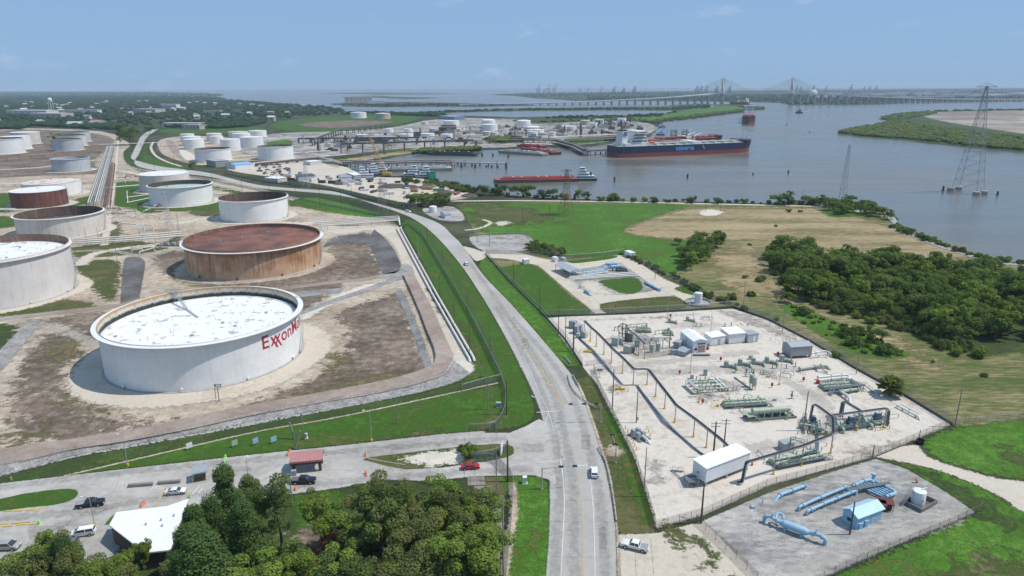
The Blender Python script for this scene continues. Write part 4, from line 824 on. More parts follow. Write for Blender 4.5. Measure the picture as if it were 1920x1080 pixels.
TINB=wall_mat('brown_inner_wall',(.10,.065,.05),(.16,.11,.085),((.45,.38,.32),.35),seam=False)
def roof_mat(name,c,c2,stain,amt,grid=True,thr=(.56,.62),s=.16):
 if name in MATS: return MATS[name]
 m,t,b=nodes(name);tcn=t.nodes.new('ShaderNodeTexCoord');ob=tcn.outputs['Object']
 out=ramp(t,noise(t,ob,.2,4,.6),[(.35,c),(.65,c2)])
 bt=t.nodes.new('ShaderNodeTexBrick');bt.inputs['Scale'].default_value=.16;bt.inputs['Mortar Size'].default_value=.012;bt.inputs['Color1'].default_value=(1,1,1,1);bt.inputs['Color2'].default_value=(.3,.3,.3,1);bt.inputs['Mortar'].default_value=(0,0,0,1);t.links.new(ob,bt.inputs['Vector'])
 nn=noise(t,ob,s,5,.6);mus=mth(t,'ADD',nn,mth(t,'MULTIPLY',mth(t,'SUBTRACT',bt.outputs['Color'],.6),.09))
 out=mixc(t,ramp(t,mus,[(thr[0],0.0),(thr[1],amt)]),out,stain)
 if grid:out=mixc(t,mth(t,'MULTIPLY',bt.outputs['Fac'],.35),out,tuple(v*.4 for v in c))
 t.links.new(out,b.inputs['Base Color']);b.inputs['Roughness'].default_value=.6
 bump(t,b,bt.outputs['Color'],.15,.05)
 MATS[name]=m; return m
RW=roof_mat('white_float_roof',(.80,.80,.785),(.75,.75,.74),(.26,.25,.23),.8,thr=(.575,.65),s=.24)
RR=roof_mat('rusty_float_roof',(.17,.062,.036),(.30,.115,.055),(.075,.038,.03),.85,thr=(.44,.6),s=.1)
RD=roof_mat('brown_float_roof',(.075,.05,.045),(.11,.075,.06),(.05,.035,.03),.6)
RC=roof_mat('white_cone_roof',(.78,.77,.755),(.72,.70,.68),(.5,.42,.36),.35)
RRW=roof_mat('rust_streaked_roof',(.66,.58,.52),(.72,.66,.60),(.42,.24,.14),.75,thr=(.46,.6))
RGn=roof_mat('pale_green_roof',(.38,.47,.42),(.44,.52,.47),(.3,.36,.33),.4)
M_wh=pmat('white_paint_metal',(.74,.74,.73),(.66,.66,.65),.8,.5)
M_galv=pmat('galvanised_steel',(.42,.43,.44),(.33,.34,.35),1.5,.5,.3)
M_dsteel=pmat('dark_steel',(.075,.072,.07),(.11,.10,.095),2,.6)
M_rustst=pmat('rusty_steel',(.22,.12,.075),(.13,.08,.06),1.5,.8)
M_conc=pmat('concrete',(.40,.385,.36),(.32,.305,.285),.8,.9,fine=6)
M_black=pmat('black_paint',(.02,.02,.02),(.03,.03,.03),2,.5)
def proj(p):
 q=CAMR.transposed()@(Vector(p)-Vector((0,0,CAMH))); return 960+F*q.x/-q.z,540-F*q.y/-q.z
def fit_tank(xl,xr,yb,yt):
 xc=(xl+xr)/2;f=P(xc,yb);d=Vector((f.x,f.y,0)).normalized();Rr=(xr-xl)/2/F*depth(f)*1.1;c=f+d*Rr;H=HGT(xc,yt,f)
 for _ in range(14):
  a=[2*PI*k/72 for k in range(72)]
  b0=[proj((c.x+Rr*math.cos(t),c.y+Rr*math.sin(t),0))for t in a];b1=[proj((c.x+Rr*math.cos(t),c.y+Rr*math.sin(t),H))for t in a]
  l=(min(p[0]for p in b0)+min(p[0]for p in b1))/2;r=(max(p[0]for p in b0)+max(p[0]for p in b1))/2
  k=depth(c)/F;c.x+=((xl+xr)-(l+r))/2*k;Rr*=(xr-xl)/(r-l)
  i=max(range(72),key=lambda j:b0[j][1]);dy=yb-b0[i][1]
  p0=P(960,yb);p1=P(960,yb-dy);c.y+=(p0.y-p1.y)*.9
  H+=(b1[i][1]-yt)*k*1.04
 return c,Rr,H
def tank(xl,xr,yb,yt,label,wall,roof,inner=None,drop=3.0,kind='float',girder=.9,n=64,pad=True,ladder=False,group=None,small=False,rimmat=None,fit=None,stair=None,gz=.35):
 c,Rr,H=fit or fit_tank(xl,xr,yb,yt);n=40 if small else n
 t=thing('storage_tank',label,'tank',c,0,group)
 w=MB();th=max(.06,Rr*.004)
 if kind=='float':
  w.lathe([(Rr,0),(Rr,H)],n);w.obj('wall',wall,t,60)
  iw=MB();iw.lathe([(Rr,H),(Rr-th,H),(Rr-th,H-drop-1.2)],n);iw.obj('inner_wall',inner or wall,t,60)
  g=MB();zg=H-gz
  g.lathe([(Rr+.01,zg-.22),(Rr+girder,zg-.2),(Rr+girder,zg),(Rr+.01,zg+.02)],n);g.obj('wind_girder',rimmat or M_wh,t,35)
  rf=MB();zr=H-drop
  rf.lathe([(Rr-th-.02,zr-.25),(Rr-.5,zr-.2),(Rr-1.6,zr+.25),(Rr*.94,zr+.25),(Rr*.94,zr),(Rr*.6,zr-.05),(.01,zr-.1)],n)
  ro=rf.obj('floating_roof',roof,t,35)
  if not small:
   k=MB();q=random.Random(int(Rr*100))
   for i in range(70):
    a=q.uniform(0,6.28);r_=Rr*math.sqrt(q.random())*.92;k.cyl((r_*math.cos(a),r_*math.sin(a),zr-.15),.08,.8,5)
   k.obj('roof_legs',M_galv,ro);ro.children and tag(ro.children[0],kind='stuff')
   for i in range(5):
    lm=MB()
    a=q.uniform(0,6.28);r_=Rr*q.uniform(.2,.85);lm.cyl((r_*math.cos(a),r_*math.sin(a),zr-.1),.55,.55,12)
    lm.obj('roof_manhole',M_galv,ro)
   if ladder:
    a=ladder;ux,uy=math.cos(a),math.sin(a);l=MB();z0,z1=H+.2,zr+.4
    pa,pb=Vector((ux*(Rr-.6),uy*(Rr-.6),z0)),Vector((ux*Rr*.58,uy*Rr*.58,z1));s=Vector((-uy,ux,0))*.42
    for o in(-1,1):l.bar(pa+s*o,pb+s*o,.14,.22);l.bar(pa+s*o+Vector((0,0,1)),pb+s*o+Vector((0,0,1)),.05)
    for i in range(34):p=pa.lerp(pb,i/33);l.bar(p-s,p+s,.28,.05)
    l.obj('rolling_ladder',M_galv,t)
    pf=MB();cx,cy=ux*(Rr+.4),uy*(Rr+.4);pf.cbox((cx,cy,H+.1),3.6,2.6,.14)
    for dx,dy in((-1.8,-1.3),(1.8,-1.3),(1.8,1.3),(-1.8,1.3),(0,-1.3),(0,1.3)):pf.bar((cx+dx,cy+dy,H+.1),(cx+dx,cy+dy,H+1.3),.07)
    for zz in(.75,1.3):
     for a_,b_ in(((-1.8,-1.3),(1.8,-1.3)),((1.8,-1.3),(1.8,1.3)),((1.8,1.3),(-1.8,1.3))):pf.bar((cx+a_[0],cy+a_[1],H+zz),(cx+b_[0],cy+b_[1],H+zz),.06)
    pf.obj('gauger_platform',M_galv,t)
    tr=MB();tr.bar((ux*Rr*.2,uy*Rr*.2,zr+.02),(ux*Rr*.6,uy*Rr*.6,zr+.05),.9,.2);tr.obj('ladder_track',M_galv,ro)
 else:
  w.lathe([(Rr,0),(Rr,H)],n);w.obj('wall',wall,t,60)
  rf=MB();rise={'cone':.07,'dome':.14,'flat':.02}[kind]*Rr
  prof=[(Rr+.12,H-.12),(Rr+.12,H+.02)]+[(Rr*math.cos(u*PI/2*.999)if kind=='dome' else Rr*(1-u),H+.02+rise*(math.sin(u*PI/2)if kind=='dome' else u))for u in(0,.15,.3,.5,.7,.85,1)]
  prof[-1]=(.01,prof[-1][1]);rf.lathe(prof,n);ro=rf.obj('roof',roof,t,30)
  v=MB();v.cyl((0,0,H+rise-.05),.35,.9,8);v.obj('roof_vent',M_galv,ro)
  rl=MB();nr=28 if small else 48
  for i in range(nr):
   a=2*PI*i/nr;rl.bar((Rr*math.cos(a),Rr*math.sin(a),H),(Rr*math.cos(a),Rr*math.sin(a),H+1.05),.06)
  rl.tube([(Rr*math.cos(a),Rr*math.sin(a),H+1.05)for a in[2*PI*i/nr for i in range(nr)]],.035,4,closed=True);rl.obj('railing',M_galv,t)
 if not small or stair is not None:
  a0=stair if stair is not None else math.atan2(-c.y,-c.x)+1.1;st=MB();ns=max(14,int(H/.35));span=H*1.25/Rr;pr=None
  for i in range(ns+1):
   a=a0+span*i/ns;z=H*i/ns;p1=Vector((math.cos(a)*(Rr+.08),math.sin(a)*(Rr+.08),z));p2=Vector((math.cos(a)*(Rr+1.0),math.sin(a)*(Rr+1.0),z))
   st.bar(p1,p2,.3,.06)
   if i%3==0:st.bar(p2,p2+Vector((0,0,1)),.05)
   if pr:st.bar(pr,p2,.06,.2);st.bar(pr+Vector((0,0,1)),p2+Vector((0,0,1)),.05)
   pr=p2
  st.obj('spiral_stair',M_galv,t)
  bs=MB();bs.lathe([(Rr,-.05),(Rr+.9,-.02),(Rr+.75,.32),(Rr,.34)],n);bs.obj('ring_wall',M_conc,t,30)
  for k in range(4):
   nz_=MB();a=math.atan2(-c.y,-c.x)-.9+k*.62;ca,sa=math.cos(a),math.sin(a);nz_.tube([(ca*(Rr-.05),sa*(Rr-.05),1.0),(ca*(Rr+.5),sa*(Rr+.5),1.0)],.45,10);nz_.tube([(ca*(Rr+.45),sa*(Rr+.45),1.0),(ca*(Rr+.6),sa*(Rr+.6),1.0)],.6,10)
   nz_.obj('shell_manway',wall if wall is not TR else M_rustst,t,40)
 if pad:
  Rp=Rr+((11 if ladder else 7)if not small else 3)
  patch('tank_pad',[(c.x+Rp*math.cos(a)*(1+.02*math.sin(5*a)),c.y+Rp*math.sin(a)*(1+.02*math.cos(3*a)))for a in[2*PI*k/40 for k in range(40)]],G_pale if wall is not TR else G_dirt,6,rag=1.3,world=True,cells=60,zoff=.075 if not small else .3)
 return t,c,Rr,H
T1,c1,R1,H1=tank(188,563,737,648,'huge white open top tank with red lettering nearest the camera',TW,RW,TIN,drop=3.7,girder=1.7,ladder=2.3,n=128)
M_red=pmat('red_sign_paint',(.42,.035,.065),(.36,.03,.055),.5,.5)
def wrap(me,Rr,a_mid,z_mid,off=.03):
 bm=bmesh.new();bm.from_mesh(me);bmesh.ops.triangulate(bm,faces=bm.faces)
 bmesh.ops.subdivide_edges(bm,edges=[e for e in bm.edges if e.calc_length()>1.2],cuts=2,use_grid_fill=True)
 for v in bm.verts:
  a=a_mid+v.co.x/Rr;v.co=Vector(((Rr+off)*math.cos(a),(Rr+off)*math.sin(a),z_mid+v.co.y))
 bm.to_mesh(me);bm.free();me.materials.clear(); return me
def lettering(parent,Rr,a0,z,hgt,mat):
 """E, two crossed X strokes, onMobil"""
 parts=[];x=0.0;s=hgt/.7
 def put(txt,x):me=text_mesh(txt,s,.012*s,1.0,'LEFT');xs=[v.co.x for v in me.vertices];w=max(xs);[setattr(v.co,'x',v.co.x+x)for v in me.vertices]; return me,x+w
 me,x=put('E',0);parts.append(me)
 b=MB();h=hgt;x+=h*.14;w=h*.17
 for k,(lo,up)in enumerate(((-.5,.5),(-.5,.5))):
  xx=x+k*h*.42;ext=-.28*h if k==0 else 0.0;exu=.0 if k==0 else .28*h
  b.add([(xx,h*.36,0),(xx+w*1.1,h*.36,0),(xx+h*.55+w*1.1,-h*.36+(-.26*h if k==0 else-.26*h),0),(xx+h*.55,-h*.36-.26*h,0)],[(0,1,2,3)])
 b.add([(x-h*.02,-h*.36,.0),(x+w*1.1-h*.02,-h*.36,0),(x+h*.5+w*1.1,h*.36,0),(x+h*.5,h*.36,0)],[(0,1,2,3)])
 b.add([(x+h*.40,-h*.36,.0),(x+w*1.1+h*.40,-h*.36,0),(x+h*.92+w*1.1,h*.36,0),(x+h*.92,h*.36,0)],[(0,1,2,3)])
 parts.append(b.mesh('x',mat));x+=h*1.12
 me,x=put('onMobil',x);parts.append(me)
 for i,me in enumerate(parts):
  if i!=1:
   ys=[v.co.y for v in me.vertices];lo,hi=min(ys),max(ys)
   if i==0:
    base=lo
   for v in me.vertices:v.co.y=(v.co.y-base)-hgt*.36
 L=x
 for me in parts:
  wrap(me,Rr,a0,z);me.materials.append(mat);me.name='lettering';link('lettering',me,parent)
 return L
pl=Vector((ray(491,660).x,ray(491,660).y)).normalized()
def hit(px,py,c,Rr):
 d=ray(px,py);d2=Vector((d.x,d.y));o=-Vector((c.x,c.y));A=d2.dot(d2);B=2*o.dot(d2);Cc=o.dot(o)-Rr*Rr
 D=B*B-4*A*Cc;tt=(-B-math.sqrt(max(D,0)))/(2*A);x,y=d.x*tt-c.x,d.y*tt-c.y
 return math.atan2(y,x),CAMH+d.z*tt
aE,zE=hit(490,648,c1,R1)
lettering(T1,R1,aE,zE,4.5,M_red)
pb=P(411,752);sg=thing('number_sign','rusty post with the number 829 in front of the lettered tank','sign',pb)
b=MB();b.tube([(0,0,0),(0,0,4.3)],.12,8);b.bar((-1.2,0,3.8),(.9,0,3.8),.1);b.tube([(-1.6,1.5,0),(-1.6,1.5,3.6)],.1,6);b.obj('post',M_rustst,sg)
me=text_mesh('829',1.5,.03)
for v in me.vertices:v.co=Vector((v.co.x+.2,0,v.co.y+5.1))
me.materials.clear();me.materials.append(M_black);link('numerals',me,sg,(0,-.06,0))
b=MB();b.bar((-.9,0,4.35),(1.4,0,4.35),.06);b.obj('numeral_rail',M_rustst,sg)
tank(346,602,527,470,'rust brown open tank behind the lettered tank',TR,RR,TINR,drop=1.8,girder=1.7,gz=1.2,n=112)
tank(-175,137,590,497,'pale tank with rusty rim cut by the left edge',TP,RW,TINR,drop=3.6,girder=1.1,gz=.9,rimmat=TP,n=112)
tank(28,196,449,411,'white tank with dark brown inside on the left below the red tank',TWD,RD,TINB,drop=6,girder=1.1)
tank(18,127,392,362,'dark red tank with white roof at the left edge',TRED,RC,kind='flat')
tank(40,154,371,347,'white tank with rust streaked roof behind the red tank',TW,RRW,kind='cone')
tank(411,540,418,378,'white open tank beside the road behind the rust brown tank',TW,RD,TINB,drop=6,girder=.9)
tank(279,399,388,352,'white open tank with black streaked inside in the middle of the farm',TW,RGn,TBLK,drop=3.5,girder=1.1)
tank(261,356,362,330,'white flat roofed tank just behind the black streaked one',TWD,RC,kind='flat')
tank(96,169,323,299,'grey blue open tank alone on dark ground',TG,RD,TG,drop=5,girder=.7)
for a in[(98,156,284,262,'grey tank with a diagonal stair left of the pipe rack',TG,RD,'float'),(105,163,276,255,'stained tank directly behind the grey stair tank',TWD,RD,'float'),(117,170,268,248,'pale tank hindmost of three left of the far pipe rack',TG,RGn,'float'),(20,76,272,249,'brown streaked tank in the far left rows',TWD,RC,'flat'),(2,59,282,257,'white tank in front of the brown streaked far left tank',TW,RC,'flat'),(-40,46,291,262,'white tank at the left edge with pale green roof',TW,RGn,'float'),
  (365,434,304,281,'white tank with pale green roof beside the small grey house',TW,RGn,'float'),(483,550,301,276,'white tank alone on the shell yard by the far pipelines',TW,RGn,'float'),
  (338,365,266,252,'small white tank left in the far cluster',TW,RC,'cone'),(341,377,273,257,'white tank second in the left row of the far cluster',TW,RC,'cone'),(344,383,280,262,'white tank front left of the far cluster',TW,RC,'cone'),(387,416,265,251,'pale tank at the back of the far cluster',TP,RC,'cone'),(393,419,270,256,'white tank in front of the pale far cluster tank',TW,RC,'cone'),(413,451,284,262,'white tall tank in the middle of the far cluster',TW,RC,'cone'),
  (428,466,260,248,'rust roofed tank at the back of the far cluster',TWD,RRW,'cone'),(436,470,264,251,'white tank behind the middle far cluster tank',TW,RC,'cone'),(450,494,277,258,'white tank at the right of the far cluster',TW,RC,'cone'),(466,500,258,246,'farthest white tank right of the far cluster',TW,RC,'cone'),
  (657,687,222,211,'white tank alone on the far green field',TW,RC,'cone'),(704,732,223,213,'rusty streaked tank on the far green field',TBEI,RC,'cone')]:
 tank(a[0],a[1],a[2],a[3],a[4],a[5],a[6],TINB if a[7]=='float' else None,drop=3,kind=a[7],small=True,girder=.5,stair=None)
for i,(xl,xr,yb,yt,w,k,lb)in enumerate([
 (831,861,236,227,TW,'cone','white tank far back left of the terminal'),(902,929,240,226,TW,'dome','white domed tank behind the tall terminal tank'),(902,933,247,234,TW,'cone','tall white tank in the middle of the terminal'),(905,922,255,247,TBEI,'cone','small beige tank below the tall terminal tank'),(922,934,255,248,TW,'cone','tiny white tank beside the small beige tank'),
 (789,815,260,251,TW,'cone','white tank front row of the terminal right of the black shed'),(827,849,259,252,TW,'cone','low white tank front row in the middle of the terminal'),(750,775,259,252,TW,'flat','flat white tank behind the conveyor'),(757,774,250,242,TW,'cone','white tank second row above the flat one'),(721,738,250,242,TW,'cone','white tank left in the second row of the terminal'),(667,692,262,253,TP,'flat','pinkish tank behind the yellow crane boom'),(805,822,249,241,TG,'cone','grey tank left of the black terminal tank'),
 (823,856,249,239,TBLK,'flat','black low tank in the terminal'),(827,855,241,235,TRED,'flat','rusty tank behind the black low tank'),(790,802,234,228,TP,'cone','small pale tank at the back left of the terminal'),(969,995,235,227,TW,'dome','white domed tank at the back of the terminal on grass'),(982,1012,247,239,TBEI,'dome','beige domed tank right of the terminal middle'),(988,1020,252,244,TW,'cone','white tank in front of the beige domed tank'),(990,1008,260,247,TW,'cone','tall slim white tank at the front of the terminal'),
 (1029,1042,257,248,TP,'cone','small pinkish tank above the pier root'),(1052,1081,245,237,TP,'cone','broad pale tank right part of the terminal'),(1054,1063,249,238,TBEI,'cone','slim beige tank before the broad pale tank'),(1088,1106,234,226,TBEI,'cone','beige tank at the back right of the terminal'),(1105,1121,242,231,TW,'cone','white tank in the back right of the terminal'),(1132,1146,238,231,TRED,'flat','rust red tank near the river end of the terminal'),(1157,1174,232,222,TW,'flat','white tall tank at the river end of the terminal'),(1114,1132,231,224,TP,'cone','pinkish tank at the back near the river end'),(1126,1132,240,224,TP,'cone','tall thin pink column tank of the terminal')]):
 tank(xl,xr,yb,yt,lb,w,RC if w not in(TRED,TBLK)else RD,kind=k,small=True,pad=False)
# ================================================================ SHARED BUILDERS
E_green=pmat('pale_green_equipment_paint',(.40,.45,.36),(.33,.38,.30),1.2,.5,streak=((.22,.18,.12),.35))
E_dgreen=pmat('dull_green_grey_paint',(.20,.235,.20),(.15,.18,.155),1.2,.55)
E_white=pmat('off_white_pipe_paint',(.66,.67,.62),(.58,.59,.54),1.0,.5,streak=((.4,.34,.26),.3))
E_blue=pmat('light_blue_paint',(.30,.47,.60),(.25,.42,.55),.8,.55,streak=((.2,.3,.36),.3))
E_grey=pmat('grey_equipment_paint',(.33,.36,.38),(.27,.30,.32),1.0,.5)
E_dgrey=pmat('dark_grey_grating',(.10,.115,.12),(.14,.155,.16),2.0,.6)
E_navy=pmat('blue_grey_motor',(.07,.11,.15),(.09,.13,.17),1.0,.45)
E_yel=pmat('safety_yellow',(.62,.42,.05),(.55,.36,.04),1.0,.55)
E_redp=pmat('safety_red',(.45,.02,.02),(.38,.02,.02),1.0,.45)
E_cab=pmat('cabinet_green_grey',(.36,.40,.36),(.30,.34,.30),1.0,.55)
E_black=pmat('cable_black',(.025,.025,.028),(.04,.04,.042),3,.6)
M_wood=pmat('creosote_pole_wood',(.075,.058,.048),(.12,.095,.08),2.0,.9)
M_pwood=pmat('grey_weathered_wood',(.28,.245,.21),(.20,.175,.15),2.0,.9)
def ribbed(name,c,axis=0,k=9.0,c2=None):
 if name in MATS: return MATS[name]
 m,t,b=nodes(name);tcn=t.nodes.new('ShaderNodeTexCoord');sep=t.nodes.new('ShaderNodeSeparateXYZ');t.links.new(tcn.outputs['Object'],sep.inputs[0])
 s=mth(t,'SINE',mth(t,'MULTIPLY',sep.outputs[axis],k));n=noise(t,tcn.outputs['Object'],.5,4,.6)
 t.links.new(mixc(t,ramp(t,n,[(.35,0.0),(.7,1.0)]),c,c2 or tuple(v*.88 for v in c)),b.inputs['Base Color'])
 bump(t,b,ramp(t,s,[(.55,0.0),(.85,1.0)]),.55,.06);b.inputs['Roughness'].default_value=.5;MATS[name]=m; return m
C_white=ribbed('white_ribbed_cladding',(.74,.75,.76));C_roofw=ribbed('white_standing_seam_roof',(.80,.80,.80));C_blue=ribbed('blue_ribbed_cladding',(.30,.52,.66),0,14.0);C_blueroof=ribbed('blue_metal_roof',(.42,.62,.72),0,14.0)
C_grey=ribbed('grey_ribbed_cladding',(.30,.31,.33),0,8.0);C_red=ribbed('faded_red_metal_roof',(.44,.20,.19),0,7.0)
M_glass=pmat('dark_window_glass',(.03,.04,.05),(.05,.06,.07),1,.12,spec=.7)
def mesh_alpha(name,c,a):
 m,t,b=nodes(name);b.inputs['Base Color'].default_value=rgba(c);b.inputs['Roughness'].default_value=.6;b.inputs['Alpha'].default_value=a;MATS[name]=m; return m
F_chain=mesh_alpha('chain_link_wire',(.20,.21,.21),.26);F_green=mesh_alpha('green_chain_link',(.10,.15,.13),.48);F_dim=mesh_alpha('rusty_chain_link',(.16,.13,.11),.34)
def W3(px,py,z=0.0): return P(px,py,0)+Vector((0,0,z))
def smooth_path(pts,r=.8,n=4):
 """round the corners of a poly line (pipe elbows)"""
 pts=[Vector(p)for p in pts];out=[pts[0]]
 for a,b,c in zip(pts,pts[1:],pts[2:]):
  u,v=(a-b),(c-b);k=min(r,u.length*.45,v.length*.45);p0,p1=b+u.normalized()*k,b+v.normalized()*k
  for i in range(n+1):
   t=i/n;out.append(p0*(1-t)**2+b*2*t*(1-t)+p1*t*t)
 out.append(pts[-1]); return out
def pipe_line(name,label,pts,r,mat,flanges=(),sup=0.0,group=None,elbow=None,cat='pipe',nseg=10,parent=None,supmat=None):
 """pipe > pipe_body, flange (each), support (each); pts in world metres"""
 pts=[Vector(p)for p in pts];o=Vector((pts[0].x,pts[0].y,0));L=[p-o for p in pts]
 t=parent or thing(name,label,cat,o,0,group);off=Vector((0,0,0))if not parent else o-Vector(parent.location)
 L=[p+off for p in L];pa=smooth_path(L,elbow or r*3);b=MB();b.tube(pa,r,nseg);b.obj('pipe_body',mat,t,40)
 tot=sum((q-p).length for p,q in zip(pa,pa[1:]))
 def at(s):
  for p,q in zip(pa,pa[1:]):
   l=(q-p).length
   if s<=l or q is pa[-1]: return p+(q-p)*min(1,s/max(l,1e-6)),(q-p).normalized()
   s-=l
 for f in flanges:
  p,d=at(f*tot);b=MB();b.tube([p-d*.14,p+d*.14],r*1.5,nseg);b.obj('flange',mat,t,40)
 if sup:
  k=max(1,int(tot/sup))
  for i in range(k):
   p,d=at((i+.5)/k*tot)
   if p.z>.15 and abs(d.z)<.5:b=MB();b.box(p.x-.12,p.x+.12,p.y-.12,p.y+.12,0,p.z-r*.6);b.cbox((p.x,p.y,p.z-r*.75),.7,.7,.15);b.obj('support',supmat or M_galv,t)
 return t
def fence(label,pts,h=2.2,step=3.0,mat=None,post=None,wall=0.0,group=None,rail=True,wallmat=None,name='chain_link_fence',world=False):
 C=[Vector(p)if world else P(*p)for p in pts];L=sum((b-a).length for a,b in zip(C,C[1:]));n=max(2,int(L/step)+1);Q=resample(C,n);o=Q[0].copy()
 t=thing(name,label,'fence',(o.x,o.y,0),0,group);Q=[q-o for q in Q];hh=h+wall
 pm=MB();pm.cyl((0,0,0),.045,hh+.05,6);pm.box(-.02,.02,-.02,.3,hh,hh+.04);me=pm.mesh('post',post or M_galv)
 for i,q in enumerate(Q):
  if i<300:link('post',me,t,q)
 f=MB()
 for a,b in zip(Q,Q[1:]):f.add([a+Vector((0,0,wall)),b+Vector((0,0,wall)),b+Vector((0,0,hh)),a+Vector((0,0,hh))],[(0,1,2,3)])
 f.obj('wire_mesh',mat or F_chain,t)
 r=MB()
 for z in(hh,hh+.22)if rail else(hh,):
  r.tube([q+Vector((0,0,z))for q in Q],.022,4)
 tag(r.obj('rails',post or M_galv,t),kind='stuff')
 if wall:
  w=MB()
  for a,b in zip(Q,Q[1:]):w.bar(a+Vector((0,0,wall/2-.1)),b+Vector((0,0,wall/2-.1)),.3,wall+.2)
  w.obj('footing_wall',wallmat or M_dsteel,t)
 return t
def pole(bx,by,ty,label,r=.15,mat=None,arm=0,group=None,lamp=False,name='utility_pole',cat='utility pole',h=None,base=None,armdir=0.0,box=False):
 p=P(bx,by);h=h or HGT(bx,ty,p);t=thing(name,label,cat,p,armdir,group);b=MB();b.tube([(0,0,0),(0,0,h*.5),(0,0,h)],[r,r*.85,r*.62],8);b.obj('shaft',mat or M_wood,t,40)
 for k in range(arm):
  b=MB();b.bar((-1.15,.12,h-.5-k*.9),(1.15,.12,h-.5-k*.9),.1,.12);b.obj('crossarm',M_pwood,t)
  for x in(-1.05,0,1.05):b=MB();b.cyl((x,.12,h-.44-k*.9),.05,.22,6);b.obj('insulator',M_galv,t)
 if lamp:
  b=MB();b.tube([(0,0,h-.1),(.6,0,h+.15),(1.5,0,h+.2)],.04,5);b.obj('lamp_arm',M_galv,t);b=MB();b.box(1.3,2.0,-.16,.16,h+.12,h+.28,.03);b.obj('lamp_head',M_wh,t)
 if base:b=MB();b.lathe([(.01,0),(base,0),(base,.75),(.01,.78)],10);b.obj('footing',E_yel if base>.3 else M_conc,t)
 if box:b=MB();b.cbox((.3,-.1,1.0),.5,.35,.9);b.obj('meter_box',M_galv,t)
 return t
def frame3(A,B,C):
 a,b,c=P(*A),P(*B),P(*C);u=b-a;rz=math.atan2(u.y,u.x);n=Vector((-u.y,u.x,0)).normalized();d=(c-a).dot(n)
 if d<0:pass
 return a,rz,u.length,d
def building(name,label,A,B,C,H,wall,roof,kind='flat',rise=1.0,over=.3,cat='building',lift=0.0,doors=(),windows=(),group=None,ridge='x',trim=None):
 """A near corner, B along the front, C back from A (all on the ground); doors/windows: (face, pos 0-1, width, z0, height)"""
 a,rz,L,D=frame3(A,B,C);t=thing(name,label,cat,a,rz,group);y0,y1=(0,D)if D>0 else(D,0)
 b=MB();b.box(0,L,y0,y1,lift,H+lift);b.obj('wall',wall,t);Z=H+lift
 r=MB();o=over
 if kind=='flat':r.box(-o,L+o,y0-o,y1+o,Z+.004,Z+.22)
 elif kind=='shed':r.add([(-o,y0-o,Z+.01),(L+o,y0-o,Z+.01),(L+o,y1+o,Z+rise),(-o,y1+o,Z+rise),(-o,y0-o,Z+.15),(L+o,y0-o,Z+.15),(L+o,y1+o,Z+rise+.15),(-o,y1+o,Z+rise+.15)],[(0,1,2,3),(4,5,6,7),(0,1,5,4),(1,2,6,5),(2,3,7,6),(3,0,4,7)])
 elif ridge=='x':
  ym=(y0+y1)/2;r.extr([(y0-o,Z-.05),(ym,Z+rise),(y1+o,Z-.05),(y1+o,Z+.08),(ym,Z+rise+.14),(y0-o,Z+.08)],'x',-o,L+o)
  g=MB();g.extr([(y0+.01,Z),(ym,Z+rise),(y1-.01,Z)],'x',.002,L-.002);g.obj('gable',wall,t)
 else:
  xm=L/2;r.extr([(-o,Z-.05),(xm,Z+rise),(L+o,Z-.05),(L+o,Z+.08),(xm,Z+rise+.14),(-o,Z+.08)],'y',y0-o,y1+o)
  g=MB();g.extr([(.01,Z),(xm,Z+rise),(L-.01,Z)],'y',y0+.002,y1-.002);g.obj('gable',wall,t)
 r.obj('roof',roof,t)
 if lift:
  for x in np.linspace(.5,L-.5,max(2,int(L/5)+1)):
   for y in(y0+.4,y1-.4):b=MB();b.cbox((x,y,0),.6,.6,lift-.002);b.obj('pier',M_conc,t)
 for lst,nm,mt in((doors,'door',M_galv),(windows,'window',M_glass)):
  for d in lst:
   face,pos,w,z0,hh=d[:5];m_=d[5]if len(d)>5 else mt;b=MB()
   if face in 'fb':y=y0 if face=='f' else y1;s=-1 if face=='f' else 1;x=pos*L;b.box(x-w/2,x+w/2,min(y,y+s*.06),max(y,y+s*.06),lift+z0,lift+z0+hh)
   else:x=0 if face=='l' else L;s=-1 if face=='l' else 1;y=y0+pos*(y1-y0);b.box(min(x,x+s*.06),max(x,x+s*.06),y-w/2,y+w/2,lift+z0,lift+z0+hh)
   b.obj(nm,m_,t)
 return t
def cabinet(bx,by,w,d,h,label,mat=None,rz=0.0,fins=False,group=None,name='electrical_cabinet',cat='cabinet'):
 t=thing(name,label,cat,P(bx,by),rz,group);b=MB();b.box(-w/2,w/2,-d/2,d/2,.15,h);b.box(-w/2-.15,w/2+.15,-d/2-.15,d/2+.15,0,.14);b.obj('housing',mat or E_cab,t)
 b=MB();b.box(-w/2-.06,w/2+.06,-d/2-.06,d/2+.06,h+.003,h+.1);b.obj('lid',mat or E_cab,t)
 b=MB();b.box(-w*.42,w*.42,-d/2-.04,-d/2-.003,.3,h-.15);b.obj('door',mat or E_cab,t)
 if fins:
  for k in range(6):b=MB();b.box(w/2,w/2+.35,-d/2+.1+k*d/6,-d/2+.16+k*d/6,.4,h-.3);b.obj('cooling_fin',mat or E_cab,t)
 return t
def bollard(px,py,i,where):
 b=MB();b.lathe([(.01,0),(.11,0),(.11,1.15),(.07,1.24),(.01,1.26)],10)
 return b.obj('bollard',E_yel,None,40,loc=P(px,py),label='%s yellow bollard from the left %s'%(ordn(i),where),cat='bollard',group='yellow bollards '+where)
def bollards(pts,where):
 pts=sorted(pts);
 for i,(x,y)in enumerate(pts):bollard(x,y,i,where)
